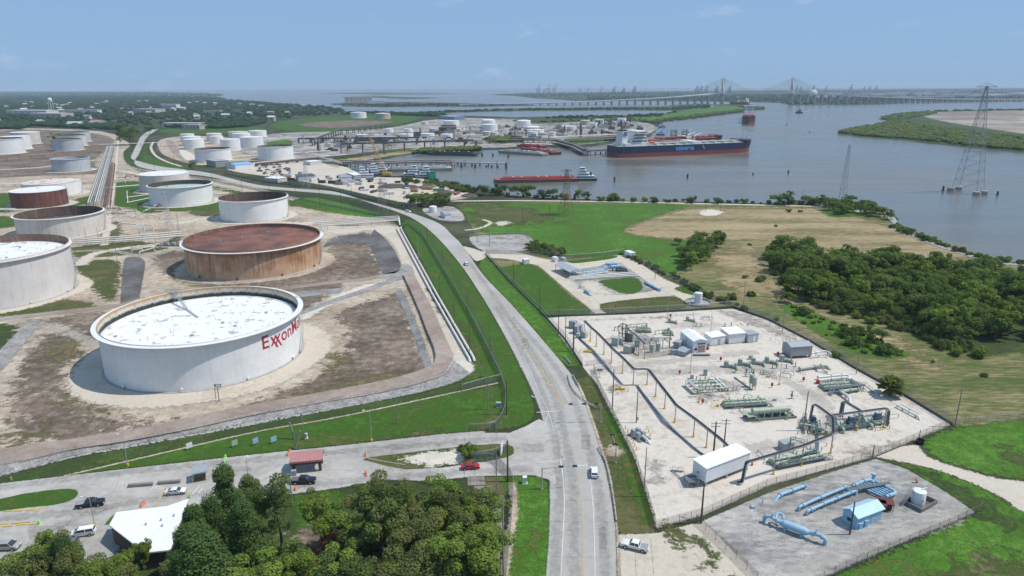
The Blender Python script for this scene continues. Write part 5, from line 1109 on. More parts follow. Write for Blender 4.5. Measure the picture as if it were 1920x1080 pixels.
def railing(b,pts,h=1.05,post=1.2):
 pts=[Vector(p)for p in pts]
 for p,q in zip(pts,pts[1:]):
  n=max(1,int((q-p).length/post))
  for i in range(n+1):c=p.lerp(q,i/n);b.bar(c,c+Vector((0,0,h)),.05)
  for z in(h*.5,h):b.bar(p+Vector((0,0,z)),q+Vector((0,0,z)),.05)
def stairs(b,a,c,w=.8,n=7):
 a,c=Vector(a),Vector(c);d=(c-a);s=Vector((-d.y,d.x,0)).normalized()*w/2
 for i in range(n):p=a.lerp(c,i/(n-1));b.bar(p-s,p+s,.26,.04)
 for o in(-1,1):
  b.bar(a+s*o,c+s*o,.05,.18);b.bar(a+s*o+Vector((0,0,1)),c+s*o+Vector((0,0,1)),.05)
  for k in(0,.5,1):p=a.lerp(c,k)+s*o;b.bar(p,p+Vector((0,0,1)),.05)
def valve(t,p,s=1.0,mat=None,wheel=None):
 b=MB();x,y,z=p;b.lathe([(.01,0),(.22*s,0),(.30*s,.25*s),(.16*s,.45*s),(.10*s,1.0*s),(.01,1.0*s)],8,(x,y,z));b.obj('valve',mat or E_green,t,40)
 b=MB();b.tube([(x+.32*s*math.cos(a),y+.32*s*math.sin(a),z+1.02*s)for a in[k*PI/5 for k in range(10)]],.03*s,4,closed=True);b.bar((x-.3*s,y,z+1.02*s),(x+.3*s,y,z+1.02*s),.04);b.obj('handwheel',wheel or E_dgreen,t)
# ================================================================ PUMP YARD (right of the road)
building('long_building','long white building raised on piers beside the black cable tray',(1322,914),(1403,882),(1302,896),3.7,C_white,C_roofw,'shed',.3,.2,lift=1.3,doors=[('l',.35,1.1,.05,2.2,M_wh)],windows=[('l',.6,.4,1.3,.4)])
lt=thing('stair_platform','grey steel landing with stairs at the end of the long white building','platform',P(1304,906));b=MB();b.box(-2.6,.2,-2.2,1.2,1.45,1.58);b.obj('landing',E_dgrey,lt);b=MB();railing(b,[(.2,-2.2,1.58),(-2.6,-2.2,1.58),(-2.6,1.2,1.58)]);b.obj('railing',M_galv,lt);b=MB();stairs(b,(-2.6,2.6,1.5),(-4.6,5.6,.1));b.obj('stair',E_dgrey,lt)
for x,y in((-2.4,-2),(0,-2),(-2.4,1),(0,1)):b=MB();b.box(x-.06,x+.06,y-.06,y+.06,0,1.44);b.obj('leg',M_galv,lt)
pe=P(1410,873);b=MB();b.cyl((0,0,0),.3,.9,8);b.obj('cone_marker',pmat('orange_plastic',(.75,.16,.03),(.7,.14,.03),1,.5),loc=pe,label='orange object at the far end of the long white building',cat='marker')
building('metal_building','white metal building with a pinkish roller door in the pump yard',(1299,663),(1324,661),(1268,643),4.6,C_white,C_roofw,'gable',.7,.2,ridge='y',doors=[('f',.62,2.6,.3,2.6,pmat('pink_door',(.42,.27,.24),(.38,.24,.22),1,.6))],windows=[('f',.2,1.0,1.2,.8),('f',.6,3.0,3.3,.5)])
cabinet(1281,664,3.4,5,1.8,'large grey cooling unit beside the white metal building',E_grey,R(-40),True);cabinet(1272,652,2.2,3.5,2.6,'tall grey cabinet along the side of the white metal building',E_grey,R(-40))
cabinet(1289,652,1.0,1.0,3.4,'narrow air unit with duct behind the large cooling unit',E_grey,R(-40));cabinet(1263,665,2.0,1.2,1.8,'grey cabinet at the end of the electrical rack',E_grey,0)
tt=thing('stair_platform','low grey steps in front of the roller door','platform',P(1314,666));b=MB();b.box(-3,3,-1.2,0,.4,.52);b.obj('landing',E_dgrey,tt);b=MB();railing(b,[(-3,-1.2,.5),(3,-1.2,.5)]);b.obj('railing',M_galv,tt)
b=MB();b.tube([(0,0,.75),(0,1.2,.75)],.7,12);b.obj('red_tank',E_redp,None,40,loc=P(1326,657),label='small red drum beside the roller door building',cat='drum')
building('equipment_shelter','small white shelter with grey door between roller door building and big white shelter',(1333,650),(1359,646),(1327,641),3.2,C_white,C_roofw,'shed',.25,.2,lift=.3,doors=[('f',.56,1.0,0,2.1)],windows=[('f',.25,1.5,.6,1.1,M_wh),('f',.85,1.5,.6,1.1,M_wh)])
building('equipment_shelter','big plain white shelter in the middle of the row',(1366,646),(1396,643),(1362,634),3.6,C_white,C_roofw,'shed',.35,.25,lift=.35)
building('equipment_shelter','small grey shelter at the right end of the row',(1402,644),(1421,641),(1398,635),2.9,pmat('grey_shelter',(.46,.49,.52),(.40,.43,.46),1,.5),E_grey,'flat',over=.1,lift=.3,doors=[('f',.6,1.0,0,2.1,M_wh)])
building('pipe_shed','grey open sided metal shed beside the right fence',(1481,674),(1521,671),(1467,663),3.4,C_grey,ribbed('grey_shed_roof',(.36,.37,.39),0,7.0),'gable',.8,.15,lift=1.1)
pipe_line('white_pipe_pair','white pipe from the grey shed out over the fence',[W3(1520,669,1.3),W3(1545,664,1.3),W3(1556,668,1.3),W3(1560,670,.1)],.32,E_white,(.2,.5),4);pipe_line('white_pipe_pair','thinner white pipe beside the one leaving the grey shed',[W3(1520,673,1.1),W3(1540,670,1.1),W3(1552,672,.3)],.24,E_white,(.3,),4)
def tray(label,top,supports,name='cable_tray',ncab=3,wid=.9,group=None):
 """top: world points along the tray; supports: (index, ground point)"""
 o=Vector((top[0].x,top[0].y,0));t=thing(name,label,'cable tray',o,0,group);Q=smooth_path([p-o for p in top],1.2,4);tr=MB()
 for a,b_ in zip(Q,Q[1:]):
  d=(b_-a);s=Vector((-d.y,d.x,0));s=s.normalized()*wid/2 if s.length>.05*d.length else Vector((wid/2,0,0))
  tr.bar(a+s,b_+s,.06,.3);tr.bar(a-s,b_-s,.06,.3);tr.bar(a-Vector((0,0,.12)),b_-Vector((0,0,.12)),wid*.96,.03)
 tr.obj('tray',M_galv,t)
 for k in range(ncab):
  c=MB();pts=[]
  for i,p in enumerate(Q):
   d=Q[min(i+1,len(Q)-1)]-Q[max(0,i-1)];s=Vector((-d.y,d.x,0));s=s.normalized()if s.length>1e-3 else Vector((1,0,0));pts.append(p+s*((k-(ncab-1)/2)*wid*.28)+Vector((0,0,.02)))
  c.tube(pts,.075,6);c.obj('cable',E_black,t,40)
 for g in supports:
  p,h=g;p=p-o;s=MB();s.box(p.x-.11,p.x+.11,p.y-.11,p.y+.11,0,h-.2);s.box(p.x-.7,p.x+.7,p.y-.07,p.y+.07,h-.2,h-.06);so=s.obj('support',M_galv,t)
  y=MB();y.cyl((p.x,p.y,.002),.2,1.5,8);y.cyl((p.x,p.y,.001),.42,.3,8);y.obj('yellow_sleeve',E_yel,so)
 return t
SB=[(1095,627,597),(1107,640,610),(1118,650,621),(1132,665,635),(1146,681,651),(1167,701,670),(1187,723,688),(1213,722,688),(1229,744,708),(1246,767,732),(1265,793,757),(1300,820,784),(1324,840,803)]
tp=[];sp=[]
for x,y,ty in SB:p=P(x,y);h=HGT(x,ty,p);tp.append(p+Vector((0,0,5.6)));sp.append((p,5.6))
e1=P(1352,862)+Vector((0,0,5.4));e2=P(1368,875);tp+=[e1,e2+Vector((0,0,4.6)),P(1371,880)+Vector((0,0,1.0))]
tray('long elevated cable tray on yellow footed posts through the pump yard',tp,sp)
SB2=[(1395,907),(1450,890),(1502,874),(1557,851)]
t2=[P(1383,910)+Vector((0,0,.7)),P(1391,908)+Vector((0,0,.5)),P(1394,907)+Vector((0,0,4.5))]+[P(*p)+Vector((0,0,5.8))for p in SB2]
c4=t2[-1];up=[P(1556,818)+Vector((0,0,5.8)),P(1528,796)+Vector((0,0,5.8)),P(1520,792)+Vector((0,0,5.8)),P(1518,791)+Vector((0,0,.8))]
tray('black cable tray rising from the long white building and turning to the pumps',t2+up,[(P(*p),5.8)for p in SB2[1:]]+[(P(1547,815),5.8)],ncab=4,wid=.8)
tray('side cable tray running right to the third pump',[P(1553,815)+Vector((0,0,5.8)),P(1605,808)+Vector((0,0,5.8)),P(1655,801)+Vector((0,0,5.8)),P(1661,802)+Vector((0,0,5.6)),P(1662,803)+Vector((0,0,.8))],[(P(1607,808),5.8),(P(1656,802),5.8)],ncab=4,wid=.8)
tray('short cable tray dropping to the second pump',[P(1607,806)+Vector((0,0,5.9)),P(1580,789)+Vector((0,0,5.9)),P(1575,787)+Vector((0,0,5.8)),P(1574,786)+Vector((0,0,.8))],[(P(1579,787),5.9)],ncab=4,wid=.8)
def big_pump(px,py,label,rz):
 t=thing('pump_skid',label,'pump',P(px,py),rz,'three big pumps under the cable trays');b=MB()
 for y in(-1.3,1.3):b.box(-4.2,4.2,y-.15,y+.15,.15,.5)
 for x in np.linspace(-4,4,6):b.box(x-.1,x+.1,-1.14,1.14,.2,.45)
 b.obj('base_frame',E_green,t);b=MB();b.tube([(-3.0,0,1.3),(-.8,0,1.3)],.75,14);b.obj('pump_casing',E_green,t,40)
 for x in(-3.0,-1.9,-.8):b=MB();b.tube([(x-.1,0,1.3),(x+.1,0,1.3)],.95,14);b.obj('flange',E_green,t,40)
 b=MB();b.box(.2,2.7,-.8,.8,.55,1.9,.12);b.obj('motor',E_navy,t);b=MB();b.box(.7,2.3,-.6,.6,1.91,3.0,.05);b.obj('motor_cooler',E_navy,t);b=MB();b.box(.8,2.2,-.5,.5,3.01,3.1);b.obj('cooler_lid',E_grey,t)
 for s in(-1,1):b=MB();b.tube(smooth_path([(-2.2+s*.8,s*.6,1.4),(-2.2+s*.8,s*2.4,1.4),(-2.2+s*.8,s*3.6,1.4),(-2.2+s*.8,s*3.6,0)],.6),.38,10);b.obj('nozzle_pipe',E_green,t,40)
 for x in(-3.8,3.6):valve(t,(x,-.9,.5),1.1)
 b=MB();b.box(-4.2,4.2,1.5,2.6,1.2,1.28);b.obj('walkway',E_dgrey,t);b=MB();railing(b,[(-4.2,1.5,1.28),(-4.2,2.6,1.28),(4.2,2.6,1.28),(4.2,1.5,1.28)]);b.obj('railing',M_galv,t);b=MB();stairs(b,(4.2,2.05,1.2),(5.8,2.05,.1));b.obj('stair',E_dgrey,t)
 b=MB();b.tube([(-4,-1.9,1.6),(4,-1.9,1.6)],.12,6);b.tube([(-4,-1.9,.8),(4,-1.9,.8)],.12,6);b.obj('small_pipes',E_grey,t)
 for x in(-3.4,-.2,3.2):b=MB();b.box(x-.06,x+.06,-1.98,-1.8,0,1.7);b.obj('support',M_galv,t)
 return t
big_pump(1524,803,'leftmost of the three big pumps under the cable trays',R(70));big_pump(1585,800,'middle one of the three big pumps under the cable trays',R(8));big_pump(1635,793,'rightmost of the three big pumps under the cable trays',R(12))
pipe_line('curved_pipe','thick pale green pipe bending down before the leftmost pump',[W3(1521,812,0),W3(1521,812,1.2),W3(1538,810,1.2),W3(1538,810,0)],.45,E_green,(.3,.7));pipe_line('curved_pipe','pale green header pipe along the middle pump',[W3(1566,807,0),W3(1566,807,.9),W3(1597,804,.9)],.5,E_green,(.3,.6,.95),5)
pipe_line('curved_pipe','pale green header pipe along the rightmost pump',[W3(1621,801,0),W3(1621,801,.9),W3(1652,797,.9)],.5,E_green,(.3,.6,.95),5)
bollards([(1495,815),(1506,816),(1517,817),(1528,817),(1540,818),(1552,818),(1569,814),(1606,809),(1641,809),(1650,808),(1655,807),(1660,804),(1667,805),(1664,801)],'in front of the big pumps');bollards([(1502,832),(1513,831),(1549,838),(1540,846),(1561,841)],'around the low pump skid')
def pipe_skid(px,py,L,rz,label,mat=None,rows=2,big=.4,name='pipe_skid',platform=True,dark=True,wd=2.6):
 t=thing(name,label,'pipe skid',P(px,py),rz);m=mat or E_green;b=MB()
 for y in(-wd/2,wd/2):b.box(-L/2,L/2,y-.14,y+.14,.1,.5)
 for x in np.linspace(-L/2+.2,L/2-.2,int(L/2.2)+1):b.box(x-.1,x+.1,-wd/2+.15,wd/2-.15,.12,.48)
 b.obj('base_frame',E_dgreen if dark else m,t)
 for r_ in range(rows):
  y=(r_-(rows-1)/2)*1.15;z=1.2+.35*(r_%2);b=MB();b.tube(smooth_path([(-L/2+.4,y,.5),(-L/2+.4,y,z),(L/2-.5,y,z),(L/2-.5,y,.5)],.5),big,10);b.obj('pipe_body',m,t,40)
  for x in np.linspace(-L/2+1.5,L/2-1.5,max(3,int(L/3))):b=MB();b.tube([(x-.12,y,z),(x+.12,y,z)],big*1.45,10);b.obj('flange',m,t,40)
  for x in np.linspace(-L/2+2.2,L/2-2.2,3):valve(t,(x,y,z+big*.6),.9,m,E_dgreen)
  for x in np.linspace(-L/2+1,L/2-1,4):b=MB();b.box(x-.08,x+.08,y-.2,y+.2,.5,z-big*.7);b.obj('support',E_dgreen,t)
 if platform:
  b=MB();b.box(-L/2,L/2,-wd/2-1.0,-wd/2-.2,1.0,1.07);b.obj('walkway',E_dgrey,t);b=MB();railing(b,[(-L/2,-wd/2-1,1.07),(L/2,-wd/2-1,1.07)]);b.obj('railing',m,t);b=MB();stairs(b,(L/2,-wd/2-.6,1.0),(L/2+1.6,-wd/2-.6,.05));b.obj('stair',m,t)
 return t
pipe_skid(1492,864,15,R(18),'long low pump skid of green pipes under the rising cable tray',rows=3,wd=3.4);cabinet(1473,842,3.2,2.4,2.2,'grey box unit with a silver drum behind the low pump skid',E_grey,R(15))
pipe_line('frame_pipe','green goalpost shaped pipe behind the low pump skid',[W3(1480,845,0),W3(1480,845,3.6),W3(1505,850,3.2),W3(1520,856,.4)],.2,E_green,(.4,));bollards([(1450,860),(1497,842)],'by the grey box unit')
t=thing('scraper_trap','long pale green cylinder on a dark frame with stairs in the middle of the yard','pressure vessel',P(1443,784),R(8));b=MB();L=15
for y in(-1.3,1.3):b.box(-L/2,L/2,y-.15,y+.15,.1,.8)
for x in np.linspace(-L/2+.3,L/2-.3,7):b.box(x-.1,x+.1,-1.15,1.15,.15,.7)
b.obj('base_frame',E_dgreen,t);b=MB();b.tube([(-5.2,0,2.6),(5.6,0,2.6)],.75,18);b.tube([(-5.5,0,2.6),(-5.2,0,2.6)],.95,18);b.tube([(.1,0,2.6),(.35,0,2.6)],.8,18);b.obj('vessel',E_green,t,40)
b=MB();b.lathe([(.01,.45),(.4,.38),(.65,.2),(.75,0)],18);me=b.mesh('end_cap',E_green,40);o=link('end_cap',me,t,(5.58,0,2.6));o.rotation_euler=(0,PI/2,0)
for x in(-4.5,-2.2,.2,2.6,5):b=MB();b.box(x-.12,x+.12,-.9,-.7,.8,2.3);b.box(x-.12,x+.12,.7,.9,.8,2.3);b.box(x-.12,x+.12,-.9,.9,1.75,1.95);b.obj('saddle',E_green,t)
b=MB();b.box(-7.4,-5.4,-1.6,1.6,1.6,1.7);b.obj('landing',E_green,t);b=MB();railing(b,[(-5.4,-1.6,1.7),(-7.4,-1.6,1.7),(-7.4,1.6,1.7)]);b.obj('railing',E_green,t)
b=MB();stairs(b,(-5.2,-1.8,1.7),(-3.4,-1.8,.1));b.obj('stair',E_green,t);b=MB();stairs(b,(5.6,-1.6,2.0),(3.6,-1.6,.1));b.obj('stair',E_green,t);b=MB();b.tube(smooth_path([(-4,.9,1.2),(2,.9,1.2),(4.4,.9,1.2),(6.4,.9,.1)],.6),.25,8);b.obj('bypass_pipe',E_white,t,40)
pipe_skid(1395,760,13.5,R(7),'dark green pipe skid with yellow end frame behind the long cylinder',rows=2,wd=2.4);t=thing('yellow_guard','yellow guard frame at the left end of the dark green skid','guard rail',P(1345,763));b=MB();railing(b,[(-1.5,-1,0),(1.5,-1,0),(1.5,1,0),(-1.5,1,0),(-1.5,-1,0)]);b.obj('rails',E_yel,t);b=MB();b.box(-.3,.3,-.3,.3,0,.9);b.obj('meter',E_yel,t)
for k,(a,c)in enumerate((((1417,757),(1424,761)),((1430,754),(1437,758)))):pipe_line('loop_pipe','%s white loop pipe at the right end of the dark green skid'%('nearer','farther')[k],[W3(*a,0),W3(*a,1.6),W3(*c,1.6),W3(*c,0)],.22,E_white)
t=thing('manifold','square manifold of pale pipes with a blue canopy left of the two silos','manifold',P(1328,728),R(9));
for k,y in enumerate((-3.2,-.6,1.8,3.8)):
 b=MB();b.tube(smooth_path([(-5,y,.2),(-5,y,1.3),(5,y,1.3),(5,y,.2)],.5),.32,10);b.obj('pipe_body',E_white if k%2 else E_green,t,40)
 for x in(-3.5,-1,2,4):b=MB();b.tube([(x-.1,y,1.3),(x+.1,y,1.3)],.48,10);b.obj('flange',E_green,t,40)
 valve(t,(-2.4,y,1.5),1.0);valve(t,(.6,y,1.5),1.0)
 for x in(-4,0,4):b=MB();b.box(x-.1,x+.1,y-.12,y+.12,0,1.05);b.obj('support',M_galv,t)
for x in(3.2,4.4):b=MB();b.tube([(x,-3.6,1.3),(x,4.4,1.3)],.3,10);b.obj('header',E_white,t,40)
b=MB();b.add([(-6.2,-4.0,2.2),(-4.8,-4.2,1.9),(-5.2,2.8,1.9),(-6.6,2.8,2.2)],[(0,1,2,3)]);b.add([(-6.2,-4.0,2.28),(-4.8,-4.2,1.98),(-5.2,2.8,1.98),(-6.6,2.8,2.28)],[(3,2,1,0)]);b.obj('canopy',E_grey,t);b=MB();railing(b,[(-5,-4.6,.1),(-2,-4.6,.1)]);stairs(b,(-2.4,-4.4,1.2),(-1.2,-5.8,.1));b.obj('railing',M_galv,t)
for x,y in((-6.3,-3.9),(-4.9,-4.1),(-5.3,2.7),(-6.5,2.7)):b=MB();b.box(x-.05,x+.05,y-.05,y+.05,0,1.9);b.obj('canopy_post',M_galv,t)
cabinet(1322,704,1.0,1.0,2.2,'small green cabinet behind the square manifold');cabinet(1297,711,.9,.9,1.5,'squat green cabinet left of the square manifold')
for k,(x,y)in enumerate(((1408,726),(1413,731))):
 t=thing('silo','pale green upright vessel on legs, %s of two'%('rear','front')[k],'vessel',P(x,y));b=MB();b.lathe([(.01,1.3),(.7,1.5),(.75,1.7),(.75,4.0),(.55,4.35),(.01,4.5)],16);b.obj('vessel',E_green,t,40)
 for a in(.8,2.4,3.9,5.5):b=MB();b.box(.55*math.cos(a)-.06,.55*math.cos(a)+.06,.55*math.sin(a)-.06,.55*math.sin(a)+.06,0,1.6);b.obj('leg',E_green,t)
pipe_line('ground_pipe','brown low pipe sleeper leading to the two upright vessels',[W3(1377,709,.3),W3(1392,720,.3),W3(1410,733,.3)],.22,E_dgreen,(.1,.5))
def small_pump(px,py,label,s=1.0):
 t=thing('pump_unit',label,'pump',P(px,py),R(-25),'row of small pump units');t.scale=(s,s,s)
 b=MB();b.box(-2.4,2.4,-.9,.9,0,.25);b.obj('base_plate',E_dgreen,t);b=MB();b.box(-2.3,-.8,-.75,.75,.26,2.3,.08);b.obj('control_box',E_cab,t);b=MB();b.tube([(-.7,0,.95),(.9,0,.95)],.5,12);b.obj('motor',E_green,t,40);b=MB();b.tube(smooth_path([(1.0,0,.9),(2.2,0,.9),(2.2,-1.6,.9),(2.2,-1.6,0)],.4),.26,8);b.obj('pipe_body',E_green,t,40);b=MB();b.tube(smooth_path([(1.6,.4,.9),(1.6,1.8,.9),(1.6,1.8,0)],.4),.22,8);b.obj('outlet_pipe',E_green,t,40)
 valve(t,(1.7,-.4,.95),1.0); return t
for k,(x,y)in enumerate(((1370,690),(1396,686),(1421,684),(1446,682),(1474,679))):small_pump(x,y,'%s small pump unit from the left in the middle row'%ordn(k))
small_pump(1261,606,'small pump unit at the far edge of the yard near the fence',.85);small_pump(1295,603,'small pump unit right of the far edge one',.85)
cabinet(1407,674,1.2,.8,1.4,'small green cabinet between the pump units')
for k,(x,y,c)in enumerate(((1399,699,'blue'),(1409,699,'red'),(1397,707,'grey'),(1412,706,'tall'),(1431,703,'green'),(1448,692,'dull'),(1456,691,'low'),(1474,692,'dark'),(1484,748,'tall grey'),(1359,613,'far'),(1371,612,'far right'),(1382,617,'far slim'),(1305,613,'rear'),(1314,613,'rear right'),(1491,688,'by shed'),(1480,645,'corner'))):
 t=thing('valve_stand','%s valve stand number %s from the list of small risers in the yard'%(c,ordn(k))if 0 else 'small %s valve riser standing alone on the shell yard'%c,'valve',P(x,y));b=MB();b.cyl((0,0,0),.16,1.0,8);b.box(-.8,.8,-.12,.12,0,.2);b.obj('riser',E_dgreen,t);valve(t,(0,0,.9),.8 if 'tall' not in c else 1.6,E_dgreen,pmat('blue_handwheel',(.04,.05,.3),(.04,.05,.25),1,.5)if c=='blue' else E_redp if c=='red' else E_dgreen)
b=MB()
for k,(x,y)in enumerate(((1376,700),(1440,708),(1452,752))):
 t=thing('yellow_guard',('yellow pipe guard rails left of the blue valve riser','yellow pipe guard rails behind the light mast','faint yellow guard rails right of the long skid')[k],'guard rail',P(x,y));b=MB();railing(b,[(-2.5,-1,0),(2.5,-1,0)],.9);railing(b,[(-2.5,1,0),(2.5,1,0)],.9);b.obj('rails',E_yel if k<2 else M_galv,t);b=MB();b.box(-.5,.5,-.3,.3,0,.8);b.obj('meter',E_cab,t)
pipe_line('horizontal_trap','single pale horizontal trap with black end near the right fence',[W3(1497,697,1.0),W3(1530,692,1.0),W3(1549,690,1.0),W3(1556,694,.1)],.5,E_green,(.03,.5,.7),4,cat='pressure vessel');t=thing('access_stair','small stair over the single horizontal trap','stair',P(1542,697));b=MB();stairs(b,(-1,0,1.6),(1,-1.5,.1));stairs(b,(-1,0,1.6),(-1.5,2,.1));b.obj('treads',M_galv,t)
for k,(y,lb)in enumerate(((713,'rear white trap of the right manifold'),(718,'front white trap with red end of the right manifold'))):pipe_line('horizontal_trap',lb,[W3(1532,y+.5*k,1.0),W3(1570,y-4,1.0),W3(1590,y-5,1.0),W3(1594,y-1,.1)],.42,E_white,(.02,.4,.7),4,cat='pressure vessel')
b=MB();b.cyl((0,0,0),.55,1.4,10);b.obj('red_closure',E_redp,None,loc=P(1533,720),label='red closure box at the end of the right traps',cat='closure')
pipe_skid(1572,727,12,R(8),'dense green pipe skid beside the grey crossover walkway',rows=3,wd=3.2)
t=thing('crossover_walkway','grey steel crossover with stairs over the right manifold','walkway',P(1590,736),R(10));b=MB();b.box(-5,5.2,-.7,.7,2.2,2.3);b.box(3.0,4.4,.7,4.2,2.2,2.3);b.obj('deck',E_dgrey,t);b=MB();railing(b,[(-5,-.7,2.3),(5.2,-.7,2.3)]);railing(b,[(-5,.7,2.3),(3.0,.7,2.3)]);b.obj('railing',E_grey,t)
for a,c in(((-5,0,2.2),(-7.2,-1.2,.1)),((5.2,0,2.2),(8.0,-1.0,.1))):b=MB();stairs(b,a,c,1.1);b.obj('stair',E_grey,t)
for x in(-4.6,0,4.6):b=MB();b.box(x-.08,x+.08,-.6,-.5,0,2.2);b.box(x-.08,x+.08,.5,.6,0,2.2);b.obj('leg',E_grey,t)
pipe_line('big_header','big pale header pipe below the crossover',[W3(1574,741,1.2),W3(1610,735,1.2)],.5,E_green,(.1,.5,.9),5);pipe_line('big_header','pale pipe running forward from the crossover and diving into the ground',[W3(1572,738,1.2),W3(1592,752,1.2),W3(1594,757,.1)],.42,E_white,(.5,),6)
pipe_line('fence_pipe','long white pipe with branches near the right fence corner',[W3(1680,764,.8),W3(1708,779,.8),W3(1722,786,.8),W3(1725,789,0)],.3,E_white,(.05,.5,.8),4);pipe_line('fence_pipe','thin white pipe behind the long white fence pipe',[W3(1688,763,.9),W3(1722,781,.9)],.16,E_white,(.5,),4)
for k,(x,y,w)in enumerate(((1274,703,'left of the square manifold'),(1351,678,'behind the small pump row'),(1317,758,'below the square manifold'),(1447,727,'beside the light mast'),(1506,716,'right of the light mast'),(1257,596,'by the far fence'),(1458,668,'left of the grey shed'))):
 t=thing('extinguisher_box','red extinguisher box on a stand '+w,'fire extinguisher',P(x,y));b=MB();b.box(-.3,.3,-.2,.2,.6,1.7);b.obj('box',E_redp,t);b=MB();b.box(-.06,.06,-.06,.06,0,.6);b.obj('stand',M_galv,t)
for k,(x,y,w,d,h,m,lb)in enumerate(((1074,615,2.6,2.2,3.0,E_grey,'blue grey cabinet hindmost by the road fence'),(1080,625,1.8,2,3.0,E_grey,'blue grey cabinet in front of the hindmost one'),(1087,621,1.8,2,2.6,E_grey,'blue grey cabinet right of the other two'),(1094,633,2.2,1.8,2.2,E_cab,'pale green cabinet at the end of the ground conduit'),(1083,634,1.0,1,1.8,E_cab,'narrow cabinet at the end of the ground conduit'),
  (1154,647,2.4,2.2,3.0,E_cab,'large green cabinet left of the reel'),(1163,645,1.5,1.8,2.4,E_cab,'dark sided green cabinet behind the large one'),(1176,662,2.4,2,2.8,E_cab,'green transformer under the tray'),(1183,661,1.6,1.8,2.5,E_dgreen,'dark transformer beside the green one'),(1195,650,1.8,1,2.4,E_cab,'green cabinet inside the electrical rack'),(1222,661,1.3,1.2,3.0,E_cab,'left green cabinet in front of the bus structure'),(1234,659,1.3,1.2,3.0,E_cab,'right green cabinet in front of the bus structure'),(1179,640,3.2,.8,3.2,E_dgreen,'wide dark green panel below the black short tray'))):
 cabinet(x,y,w,d,h,lb,m,R(-30 if k!=12 else-40),k in(7,8))
t=thing('bus_structure','steel bus structure with insulators behind the green cabinets','electrical structure',P(1224,655),R(5));
for x in(-6,-3.6,-1.2,1.2,3.6,6):
 b=MB();b.box(x-.12,x+.12,-.12,.12,0,3.6);b.obj('column',M_galv,t)
 for y in(-.6,0,.6):b=MB();b.lathe([(.01,0),(.16,0),(.09,.2),(.16,.4),(.01,.42)],6,(x+.5,y,3.75));b.obj('insulator',E_dgrey,t)
b=MB();b.box(-6.6,6.6,-.7,-.5,3.6,3.75);b.box(-6.6,6.6,.5,.7,3.6,3.75);b.obj('beam',M_galv,t);b=MB();b.tube([(-6.6,0,4.3),(6.6,0,4.3)],.08,6);b.tube([(-6.6,.6,4.3),(6.6,.6,4.3)],.08,6);b.obj('bus_bar',E_grey,t)
tray('short black tray running down from the reel to the low electrical fence',[P(1172,640)+Vector((0,0,5.4)),P(1190,652)+Vector((0,0,5.0)),P(1208,667)+Vector((0,0,4.4))],[(P(1197,667),4.6),(P(1208,673),4.4)],ncab=3,wid=.6)
t=thing('pipe_reel','dark wheel shaped frame between two black poles','frame',P(1168,634));b=MB();b.tube([(2*math.cos(a),0,3.6+2*math.sin(a))for a in[k*PI/10 for k in range(20)]],.1,5,closed=True);b.tube([(2*math.cos(a),.8,3.6+2*math.sin(a))for a in[k*PI/10 for k in range(20)]],.1,5,closed=True);b.obj('ring',E_dgrey,t);b=MB()
for k in range(6):a=k*PI/6;b.bar((2*math.cos(a),.4,3.6+2*math.sin(a)),(-2*math.cos(a),.4,3.6-2*math.sin(a)),.07)
b.obj('spokes',E_dgrey,t);b=MB();b.box(-1.6,-1.4,-.1,.9,0,2.6);b.box(1.4,1.6,-.1,.9,0,2.6);b.obj('stand',E_dgrey,t)
for k,(a,c,m,lb)in enumerate((((1152,621),(1166,619),E_grey,'low grey pipe frame left of the reel'),((1174,617),(1213,613),E_green,'long pale pipe behind the reel'),((1174,622),(1196,619),E_green,'short pale pipe in front of the long one behind the reel'),((1228,628),(1256,624),E_green,'pale pipe left of the metal building'))):pipe_line('yard_pipe',lb,[W3(*a,0),W3(*a,1.7),W3(*c,1.7),W3(*c,0)],.2,m,(.3,.6),3)
pipe_skid(1207,622,6,R(-8),'clump of green valves and pipes right of the reel',rows=3,platform=False);pipe_skid(1253,628,4,R(-8),'small valve cluster beside the metal building',rows=2,platform=False,big=.25)
fence('low grey rail fence around the electrical rack',[(1185,660),(1195,671),(1210,673),(1260,667),(1262,655)],2.2,5.0,mat=F_dim)
for k,(x,y)in enumerate(((1102,661),(1163,731))):
 t=thing('yellow_guard',('yellow valve guard beside the ground conduit','yellow valve guard near the entrance gate')[k],'guard rail',P(x,y),R(-12));b=MB();railing(b,[(-2.6,-1.4,0),(2.6,-1.4,0),(2.6,1.4,0),(-2.6,1.4,0),(-2.6,-1.4,0)],.9);b.obj('rails',E_yel,t);b=MB();b.tube([(-1.5,0,.5),(1.5,0,.5)],.3,8);b.obj('pipe_body',E_yel,t);valve(t,(0,0,.5),.9,E_yel,E_yel)
bollards([(1083,607),(1086,609),(1097,622),(1101,625),(1105,628),(1102,632)],'beside the blue grey cabinets')
t=thing('pump_unit','grey pump with white outlet pipe guarded by bollards near the road fence','pump',P(1198,820),R(-60));b=MB();b.box(-2.6,2.6,-2,2,0,.3);b.obj('base_plate',E_dgrey,t)
for x,y in((-1.4,-.8),(-1.4,.8),(.6,-.8),(.6,.8)):b=MB();b.box(x-.7,x+.7,y-.55,y+.55,.31,1.9,.1);b.obj('engine',E_grey,t)
b=MB();b.tube(smooth_path([(1.2,0,1.0),(3.2,0,1.0),(4.6,0,.1)],.8),.35,10);b.obj('outlet_pipe',E_white,t,40);b=MB();railing(b,[(-2.4,-1.9,.3),(2.4,-1.9,.3)]);b.obj('railing',M_galv,t)
bollards([(1173,805),(1177,812),(1181,818),(1184,825),(1187,832),(1190,838),(1193,845),(1213,806),(1216,811),(1219,819)],'around the grey pump by the road fence')
